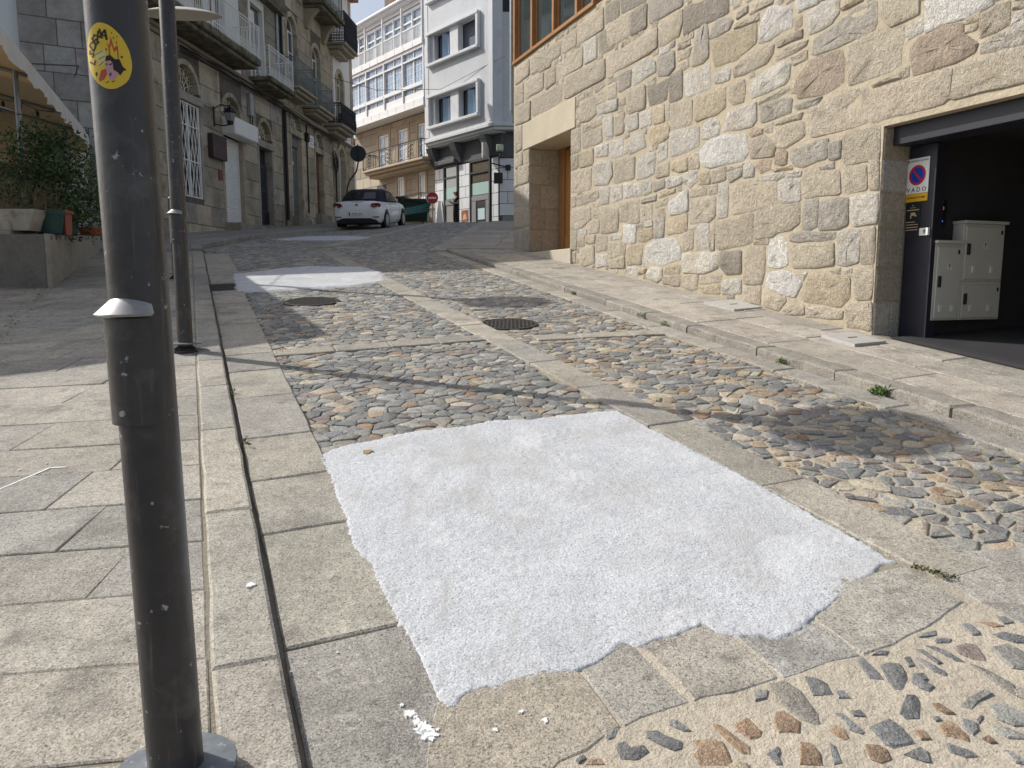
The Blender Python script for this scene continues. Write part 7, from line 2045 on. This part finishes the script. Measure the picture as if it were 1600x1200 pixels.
wr = MB(); wr.tube([TP((.7, .06, 8.4)), TP((.55, .06, 7.6)), TP((.25, .07, 7.0)), TP((-.1, .1, 7.05))], .016, 5)
tag(wr.build('pier_cable', M_black), 'loose black cable looping on the grey granite pier', 'cable')


def TE2(p): q = Vector((-6.28, 8.85)) + ed * p[0] + en * p[1]; return (q.x, q.y, p[2])  # added awning beyond the left edge of view, put in to shade the left pavement
aw2 = thing('added_shade_awning', TE2((1, 1, 1)), 'lower cream awning on thin posts, added out of view to shade the left pavement', 'awning')
b = MB(); n = 12; vs = []; fs = []
for i in range(n + 1):
    s_ = 1.5 * i / n; vs += [TE2((s_, 0, 3.96)), TE2((s_, 1.2, 4.1)), TE2((s_, 2.6, 4.28))]
for i in range(n):
    for k in range(2): fs.append((3 * i + k, 3 * i + k + 1, 3 * i + 4 + k, 3 * i + 3 + k))
b.add(vs, fs); b.build('canopy', M_canv, aw2, smooth=True)
b = MB(); n = 60; vs = []; fs = []
path = [(1.5 - 1.5 * i / n, -.01) for i in range(n + 1)] + [(-.01, 2.6 * i / n) for i in range(1, n + 1)]
for i, (s_, u) in enumerate(path):
    z = 3.97 + .12 * u; vs += [TE2((s_, u, z)), TE2((s_, u, z - .16 - .05 * abs(math.sin(i * .52))))]
for i in range(len(path) - 1): fs.append((2 * i, 2 * i + 1, 2 * i + 3, 2 * i + 2))
b.add(vs, fs); b.build('valance', M_val, aw2)
for s_, u in ((.15, .35), (1.35, .35), (.15, 2.4), (1.35, 2.4)):
    x, y, _ = TE2((s_, u, 0)); b = MB(); b.T = TE2; b.tube([(s_, u, gz(x, y) + .04), (s_, u, 3.98 + .12 * u)], .035, 8); b.build('post', M_steel, aw2)
# ================================================================ car
M_car = mat('white_car_paint', (.80, .81, .82), rough=.28, coat=.6); M_top = mat('navy_soft_top', (.014, .016, .028), rough=.85, noises=[(40, .2, 2)])
M_tyre = mat('tyre', (.018, .018, .019), rough=.85); M_rim = mat('alloy_rim', (.45, .46, .47), rough=.3, metal=.8); M_tail = mat('tail_light', (.17, .008, .012), rough=.15, coat=.8)
M_blackp = mat('black_bumper', (.012, .012, .013), rough=.6); M_carglass = mat('car_glass', (.010, .013, .014), rough=.12, spec=.35)
car = thing('parked_car', (-5.45, 28.75, 3.6), 'white convertible with a dark soft top parked at the left kerb near the crest', 'car')
cp = (-5.45, 28.75); ang_ = R(-5.3); pit = math.atan((gz(-5.2, 31.3) - gz(-5.45, 28.75)) / 2.58)
Mc = Matrix.Translation((cp[0], cp[1], gz(*cp) + .012)) @ Matrix.Rotation(ang_, 4, 'Z') @ Matrix.Rotation(pit, 4, 'X')
ST_ = [(-.80, .66, .34, .66, .70), (-.775, .80, .30, .80, .83), (-.70, .855, .27, .90, .955), (-.55, .88, .24, .945, 1.0), (-.2, .89, .20, .95, 1.01), (.6, .893, .19, .93, .96), (1.9, .89, .19, .92, .95), (2.25, .885, .19, .905, .985), (2.9, .87, .20, .83, .88), (3.28, .82, .24, .70, .76), (3.42, .68, .30, .56, .60)]
b = MB(); b.T = Mc; vs = []; fs = []
for y, w, zb, zs, zt in ST_:
    half = [(0, zb), (w * .86, zb), (w * .97, zb + .12), (w, (zb + zs) / 2), (w * .985, zs - .10), (w * .94, zs), (w * .62, zt - .012), (0, zt)]
    ring = half + [(-x, z) for x, z in half[-2:0:-1]]; m_ = len(ring); vs += [(x, y, z) for x, z in ring]
for i in range(len(ST_) - 1):
    for k in range(m_): fs.append((i * m_ + k, (i + 1) * m_ + k, (i + 1) * m_ + (k + 1) % m_, i * m_ + (k + 1) % m_)[::-1])
fs += [tuple(range(m_)), tuple(range((len(ST_) - 1) * m_, len(ST_) * m_))[::-1]]
b.add(vs, fs); body = b.build('body', M_car, car, smooth=True, autosmooth=40)
b = MB(); b.T = Mc; vs = []; fs = []
TOP = [(-.34, .70, .985, .60, .99), (-.22, .74, .97, .64, 1.09), (.12, .78, .95, .61, 1.31), (.45, .80, .94, .60, 1.40), (1.05, .80, .94, .59, 1.425), (1.55, .80, .93, .57, 1.39), (2.2, .78, .93, .60, .98)]
for y, w, z0, wt, zt in TOP: vs += [(-w, y, z0), (-wt - .03, y, zt - .06), (-wt * .85, y, zt), (0, y, zt + .015), (wt * .85, y, zt), (wt + .03, y, zt - .06), (w, y, z0)]
for i in range(len(TOP) - 1):
    for k in range(6): fs.append((i * 7 + k, (i + 1) * 7 + k, (i + 1) * 7 + k + 1, i * 7 + k + 1))
fs.append(tuple(range(7))); b.add(vs, fs); top = b.build('soft_top', M_top, car, smooth=True, autosmooth=35)
b = MB(); b.T = Mc
b.add([(-.56, -.262, 1.075), (.56, -.262, 1.075), (.50, .085, 1.30), (-.50, .085, 1.30)], [(0, 1, 2, 3)]); b.build('rear_window', M_carglass, car)
for sx in (1, -1):
    b = MB(); b.T = Mc
    P = [(sx * .805, .45, .975), (sx * .805, 2.02, .965), (sx * .665, 1.5, 1.335), (sx * .675, .62, 1.345)]; b.add(P, [(0, 1, 2, 3) if sx > 0 else (3, 2, 1, 0)]); b.build('side_window', M_carglass, car)
for sx in (1, -1):
    for y in (0., 2.58):
        b = MB(); b.T = Mc @ Matrix.Translation((sx * .80, y, .315)) @ Matrix.Rotation(R(90) * sx, 4, 'Y')
        b.lathe([(.20, -.10), (.30, -.10), (.315, -.08), (.315, .085), (.30, .10), (.215, .10)], 28); wh_ = b.build('wheel', M_tyre, car, smooth=True, autosmooth=35)
        b = MB(); b.T = Mc @ Matrix.Translation((sx * .80, y, .315)) @ Matrix.Rotation(R(90) * sx, 4, 'Y')
        b.lathe([(.214, .08), (.214, .106), (.195, .106), (.19, .1015)], 24)
        for k in range(5):
            a = k * 1.2566; b.add([(.045 * math.cos(a + 1.2), .045 * math.sin(a + 1.2), .112), (.045 * math.cos(a - 1.2), .045 * math.sin(a - 1.2), .112), (.2 * math.cos(a - .16), .2 * math.sin(a - .16), .107), (.2 * math.cos(a + .16), .2 * math.sin(a + .16), .107)], [(0, 1, 2, 3)])
        b.build('rim', M_rim, wh_)
        b = MB(); b.T = Mc @ Matrix.Translation((sx * .80, y, .315)) @ Matrix.Rotation(R(90) * sx, 4, 'Y'); b.lathe([(.19, .02), (.21, .055), (.02, .056)], 20); b.build('brake_shade', M_blackp, wh_)
        b = MB(); b.T = Mc @ Matrix.Translation((sx * .80, y, .33)) @ Matrix.Rotation(R(90) * sx, 4, 'Y')
        n = 20; vs = [(rr * math.cos(math.pi * 2 * k / n), rr * math.sin(math.pi * 2 * k / n), z) for rr, z in ((.37, .05), (.37, .094), (.31, .094)) for k in range(n)]
        b.add(vs, [(q * n + k, q * n + (k + 1) % n, (q + 1) * n + (k + 1) % n, (q + 1) * n + k) for q in (0, 1) for k in range(n)]); b.build('wheel_arch', M_blackp, car)
for sx in (1, -1):
    b = MB(); b.T = Mc; P = [(.50, .80), (.60, .765), (.80, .775), (.845, .82), (.83, .90), (.74, .925), (.56, .91), (.50, .87)]
    def tl0(x, z): k = smooth((x - .55) / .3); return (sx * x, -.80 + .20 * k + .04 * 0, z)
    b.prism([(x, z) for x, z in P] if sx > 0 else [(x, z) for x, z in P][::-1], lambda x, z: (sx * x, -.55, z), lambda x, z: (sx * (x + .03), -.835 + .13 * smooth((x - .6) / .3), z)); tl_ = b.build('tail_light', M_tail, car)
    b = MB(); b.T = Mc; b.tube([(sx * .90, 1.85, .98), (sx * .97, 1.83, 1.0)], .02, 6); b.prism([(.93, .97), (1.07, .98), (1.07, 1.09), (.95, 1.1)], lambda x, z: (sx * x, 1.78, z), lambda x, z: (sx * x, 1.92, z)); b.build('mirror', M_blackp, car)
    b = MB(); b.T = Mc; b.box((sx * .56, -.808, .42), (sx * .80, -.74, .455)); b.build('reflector', M_tail, car)
b = MB(); b.T = Mc; b.prism([(-.76, .22), (.76, .22), (.72, .32), (.50, .40), (-.50, .40), (-.72, .32)], lambda x, z: (x, -.55, z), lambda x, z: (x, -.805, z)); b.build('rear_diffuser', M_blackp, car)
b = MB(); b.T = Mc; b.box((-.74, -.6, .16), (.74, 3.2, .26)); b.build('underbody', M_blackp, car)
b = MB(); b.T = Mc; b.box((-.28, -.835, .49), (.28, -.795, .61), bev=.006); np_ = b.build('number_plate', M_plw, car)
b = MB(); b.T = Mc; b.box((-.279, -.8385, .492), (-.235, -.8355, .608)); b.build('blue_band', M_blue, np_)
Mpl = Mc @ Matrix(((1, 0, 0, .02), (0, 0, -1, -.8375), (0, 1, 0, .55), (0, 0, 0, 1)))
b = MB(); text_mb(b, '8295 HJH', .092, Mpl); b.build('plate_lettering', M_black, np_)
b = MB(); b.T = Mc; b.box((-.2, -.70, .952), (.2, -.665, .967)); b.build('brake_light', M_tail, car)
Mem = Mc @ Matrix(((1, 0, 0, 0), (0, 0, -1, -.775), (0, 1, 0, .845), (0, 0, 0, 1)))
b = MB(); disc(b, Mem, .058, .0, r0=.046); disc(b, Mem, .047, -.002)
b.build('emblem', mat('emblem_steel', (.16, .18, .22), rough=.3, metal=.7), car)
b = MB()
for P in ([(-.03, .03), (-.018, .03), (0, -.0), (.018, .03), (.03, .03), (.006, -.008), (-.006, -.008)], [(-.036, .008), (-.026, .008), (-.016, -.022), (0, -.012), (.016, -.022), (.026, .008), (.036, .008), (.018, -.036), (0, -.022), (-.018, -.036)]): b.add([Mem @ Vector((x, y, .003)) for x, y in P], [tuple(range(len(P)))])
b.build('emblem_letters', M_rim, car)
b = MB(); b.T = Mc; b.box((.898, .9, .74), (.915, 1.12, .775), bev=.006); b.build('door_handle', M_car, car)
b = MB(); b.T = Mc
for y0 in (.55, 1.95): b.box((.8935, y0, .3), (.8965, y0 + .008, .9))
b.build('door_gap', M_blackp, car)

# ================================================================ signs, bins, person at the crest
def post_sign(name, x, y, label, build):
    e = thing(name, (x, y, gz(x, y) + .05), label, 'sign'); build(e, x, y, gz(x, y) + .05); return e
def rs(e, x, y, z):
    b = MB(); b.tube([(x, y, z), (x, y, z + 1.55), (x + .1, y, z + 1.85), (x + .42, y - .02, z + 2.25), (x + .5, y - .03, z + 2.6), (x + .5, y - .03, z + 3.35)], .032, 8); b.build('post', M_biron, e)
    b = MB(); b.tube([(x + .5, y + .0, z + 2.98), (x + .5, y + .03, z + 2.98)], .335, 32); b.build('disc', mat('sign_back', (.035, .035, .04), rough=.5), e)
    b = MB(); b.box((x + .484, y - .02, z + 2.68), (x + .516, y - .002, z + 3.28)); b.build('bracket', M_zinc, e)
ysg = 33.5
post_sign('round_sign', -7.02, ysg, 'back of a round road sign on a bent black post behind the parked car', rs)
def ne(e, x, y, z):
    b = MB(); b.tube([(x, y + .03, z), (x, y + .03, z + 1.42)], .03, 8); b.build('post', M_zinc, e)
    Mz = Matrix(((1, 0, 0, x), (0, 0, -1, y), (0, 1, 0, z + 1.32), (0, 0, 0, 1)))
    b = MB(); b.tube([(x, y, z + 1.32), (x, y + .02, z + 1.32)], .30, 32); b.build('rim', M_plw, e)
    b = MB(); disc(b, Mz, .275, .004, n=32); b.build('red_disc', M_red, e)
    b = MB(); plate(b, Mz, -.2, -.045, .2, .045, .004, .008); b.build('white_bar', M_plw, e)
post_sign('no_entry_sign', -3.92, 38.6, 'red no-entry sign with a white bar just over the crest', ne)
wb = thing('waste_skip', (-5.0, 39.6, gz(-5, 39.6)), 'dark green open waste skip with a raised lid just beyond the crest', 'skip')
M_dgr = mat('dark_green_plastic', (.010, .035, .03), rough=.5); M_teal = mat('teal_plastic', (.03, .20, .17), rough=.5)
z0 = gz(-5, 39.6)
b = MB(); b.prism([(-5.7, 39.2), (-4.2, 39.2), (-4.2, 40.2), (-5.7, 40.2)], lambda x, y: (x * .94 - .3, y, z0 + .15), lambda x, y: (x, y, z0 + 1.25)); b.build('tub', M_dgr, wb)
b = MB(); b.prism([(-5.8, 39.1), (-4.15, 39.1), (-4.15, 40.3), (-5.8, 40.3)], lambda x, y: (x, y, z0 + 1.26 - (x + 5.8) * .15), lambda x, y: (x, y, z0 + 1.36 - (x + 5.8) * .15)); b.build('lid', M_dgr, wb)
for x in (-5.5, -4.5):
    b = MB(); b.tube([(x, 39.3, z0 + .12), (x + .06, 39.3, z0 + .12)], .12, 12); b.build('wheel', M_black, wb)
tc = thing('folded_parasols', (-5.0, 37.6, gz(-5, 37.6)), 'stack of folded teal and dark green striped parasols lying in front of the skip', 'parasol stack')
z0 = gz(-5., 37.6)
for k in range(9):
    b = MB(); yy = 37.2 + .1 * k; b.tube([(-5.75, yy, z0 + .32 + .05 * k), (-4.9, yy + .05, z0 + .42 + .05 * k), (-3.95, yy + .1, z0 + .60 + .06 * k)], [.05, .075, .03], 7); b.build('parasol', M_teal if k % 2 else M_dgr, tc)
ab = thing('easel_board', (-3.55, 38.9, gz(-3.55, 38.9)), 'white folding easel board leaning beside the no-entry sign', 'board')
z0 = gz(-3.55, 38.9) + .03
b = MB(); b.prism([(-3.78, 0), (-3.38, 0), (-3.56, 1.25), (-3.66, 1.25)], lambda x, h: (x, 38.75 + .2 * h, z0 + h), lambda x, h: (x, 38.79 + .2 * h, z0 + h)); b.build('panel', M_plw, ab)
b = MB(); b.prism([(-3.42, 0), (-3.30, 0), (-3.44, 1.2), (-3.5, 1.2)], lambda x, h: (x, 39.3 - .2 * h, z0 + h), lambda x, h: (x, 39.34 - .2 * h, z0 + h)); b.build('rear_leg', M_zinc, ab)
bb = thing('blue_bag', TG((8.3, .4, 5.36)), 'small blue bag on the lower stone balcony', 'bag')
b = MB(); c = TG((8.5, .35, 5.36)); b.lathe([(.18, 0), (.27, .08), (.28, .2), (.2, .3), (.08, .34)], 12, c); b.v = [(c[0] + (p[0] - c[0]) * 1.4, p[1], p[2]) for p in b.v]; b.build('sack', mat('blue_plastic', (.05, .18, .55), rough=.5), bb)
# person
def skin(name, pts, edges, m, parent, sub=2):
    me = bpy.data.meshes.new(name); me.from_pydata([p[0] for p in pts], edges, []); me.materials.append(m)
    o = link(name, me, parent); md = o.modifiers.new('skin', 'SKIN'); md.use_smooth_shade = True
    sv = me.skin_vertices[0].data if me.skin_vertices else None
    if sv is None:
        bpy.context.view_layer.objects.active = o; bpy.ops.mesh.customdata_skin_add(); sv = me.skin_vertices[0].data
    for v_, p in zip(sv, pts): v_.radius = p[1] if isinstance(p[1], tuple) else (p[1], p[1])
    sv[0].use_root = True
    s_ = o.modifiers.new('sub', 'SUBSURF'); s_.levels = s_.render_levels = sub
    return o
M_skin = mat('skin', (.50, .30, .22), rough=.6); M_cloth = mat('black_clothes', (.014, .013, .015), rough=.9); M_hair = mat('dark_brown_hair', (.025, .014, .010), rough=.6)
px_, py_ = -2.72, 37.9; pz = gz(px_, py_) + .03
pe = thing('person', (px_, py_, pz), 'woman in black clothes with long dark hair standing and looking at her phone', 'person')
pe.rotation_euler = (0, 0, R(-62))                       # local -Y is her front
BP = [((0, 0, .93), (.14, .10)), ((0, .01, 1.12), (.12, .09)), ((0, 0, 1.30), (.15, .10)), ((0, .01, 1.41), (.07, .06)), ((0, -.01, 1.49), .048), ((0, -.035, 1.57), (.072, .085)), ((0, -.03, 1.645), (.066, .08)),
      ((.17, .01, 1.35), .048), ((.20, .02, 1.10), .040), ((.12, -.20, 1.08), .030), ((.07, -.27, 1.13), .026),
      ((-.17, .01, 1.35), .048), ((-.20, .02, 1.10), .040), ((-.10, -.20, 1.10), .030), ((-.03, -.28, 1.16), .026),
      ((.09, 0, .86), .085), ((.095, -.01, .48), .055), ((.10, .02, .10), .036), ((.11, -.12, .03), .030),
      ((-.09, 0, .86), .085), ((-.095, -.02, .48), .055), ((-.10, .01, .10), .036), ((-.11, -.13, .03), .030)]
BE = [(0, 1), (1, 2), (2, 3), (3, 4), (4, 5), (5, 6), (2, 7), (7, 8), (8, 9), (9, 10), (2, 11), (11, 12), (12, 13), (13, 14), (0, 15), (15, 16), (16, 17), (17, 18), (0, 19), (19, 20), (20, 21), (21, 22)]
body_ = skin('body', BP, BE, M_skin, pe)
HP = []; HE = []
for sx, (hx, hy, hz) in ((1, (.07, -.27, 1.13)), (-1, (-.03, -.28, 1.16))):
    for k in range(5):
        o_ = len(HP); a = (-.03 + .014 * k) ; L = (.035, .055, .06, .056, .045)[k] if sx > 0 else (.04, .055, .06, .056, .045)[k]
        HP += [((hx + a * .6, hy, hz), .010), ((hx + a, hy - L * .6, hz + .015), .009), ((hx + a * .9 - sx * .01, hy - L, hz + .035), .007)]; HE += [(o_, o_ + 1), (o_ + 1, o_ + 2)]
for q in range(10):
    mt = HP[3 * q:3 * q + 3]; skin('finger', mt, [(0, 1), (1, 2)], M_skin, body_, sub=1)
CP = [((0, 0, .93), (.158, .118)), ((0, .01, 1.12), (.138, .107)), ((0, 0, 1.30), (.165, .115)), ((0, .01, 1.40), (.085, .07)), ((.175, .01, 1.345), .062), ((.20, .02, 1.19), .056), ((-.175, .01, 1.345), .062), ((-.20, .02, 1.19), .056),
      ((.09, 0, .82), .105), ((.098, -.01, .46), .082), ((.105, .02, .09), .078), ((-.09, 0, .82), .105), ((-.098, -.02, .46), .082), ((-.105, .01, .09), .078)]
skin('clothes', CP, [(0, 1), (1, 2), (2, 3), (2, 4), (4, 5), (2, 6), (6, 7), (0, 8), (8, 9), (9, 10), (0, 11), (11, 12), (12, 13)], M_cloth, pe)
skin('hair', [((0, .035, 1.66), (.082, .085)), ((0, .065, 1.58), (.09, .07)), ((0, .085, 1.46), (.10, .055)), ((0, .09, 1.32), (.095, .035)), ((.06, .04, 1.50), .035), ((-.06, .04, 1.50), .035)], [(0, 1), (1, 2), (2, 3), (2, 4), (2, 5)], M_hair, pe)
b = MB()
for nm, m_, lo, hi in (('nose', M_skin, (-.012, -.135, 1.555), (.012, -.105, 1.59)), ('mouth', M_red, (-.022, -.122, 1.525), (.022, -.112, 1.533))):
    t_ = MB(); t_.box(lo, hi, bev=.004); mm = bpy.data.meshes.new(nm); mm.from_pydata(t_.v, [], t_.f); mm.materials.append(m_); link(nm, mm, body_)
for sx in (1, -1):
    t_ = MB(); t_.box((sx * .03 - .011, -.122, 1.598), (sx * .03 + .011, -.108, 1.606), bev=.003); mm = bpy.data.meshes.new('eye'); mm.from_pydata(t_.v, [], t_.f); mm.materials.append(M_black); link('eye', mm, body_)
ph = bpy.data.objects.new('phone', None); 
t_ = MB(); t_.T = Matrix.Translation((.02, -.33, 1.19)) @ Matrix.Rotation(R(-40), 4, 'X'); t_.box((-.036, -.005, -.075), (.036, .005, .075), bev=.003)
bpy.data.objects.remove(ph)
Mph = Matrix.Translation((px_, py_, pz)) @ Matrix.Rotation(R(-62), 4, 'Z')
t2 = MB(); t2.T = Mph; t2.add(t_.v, t_.f); o = t2.build('phone', M_black); tag(o, 'dark phone held by the woman in black', 'phone')
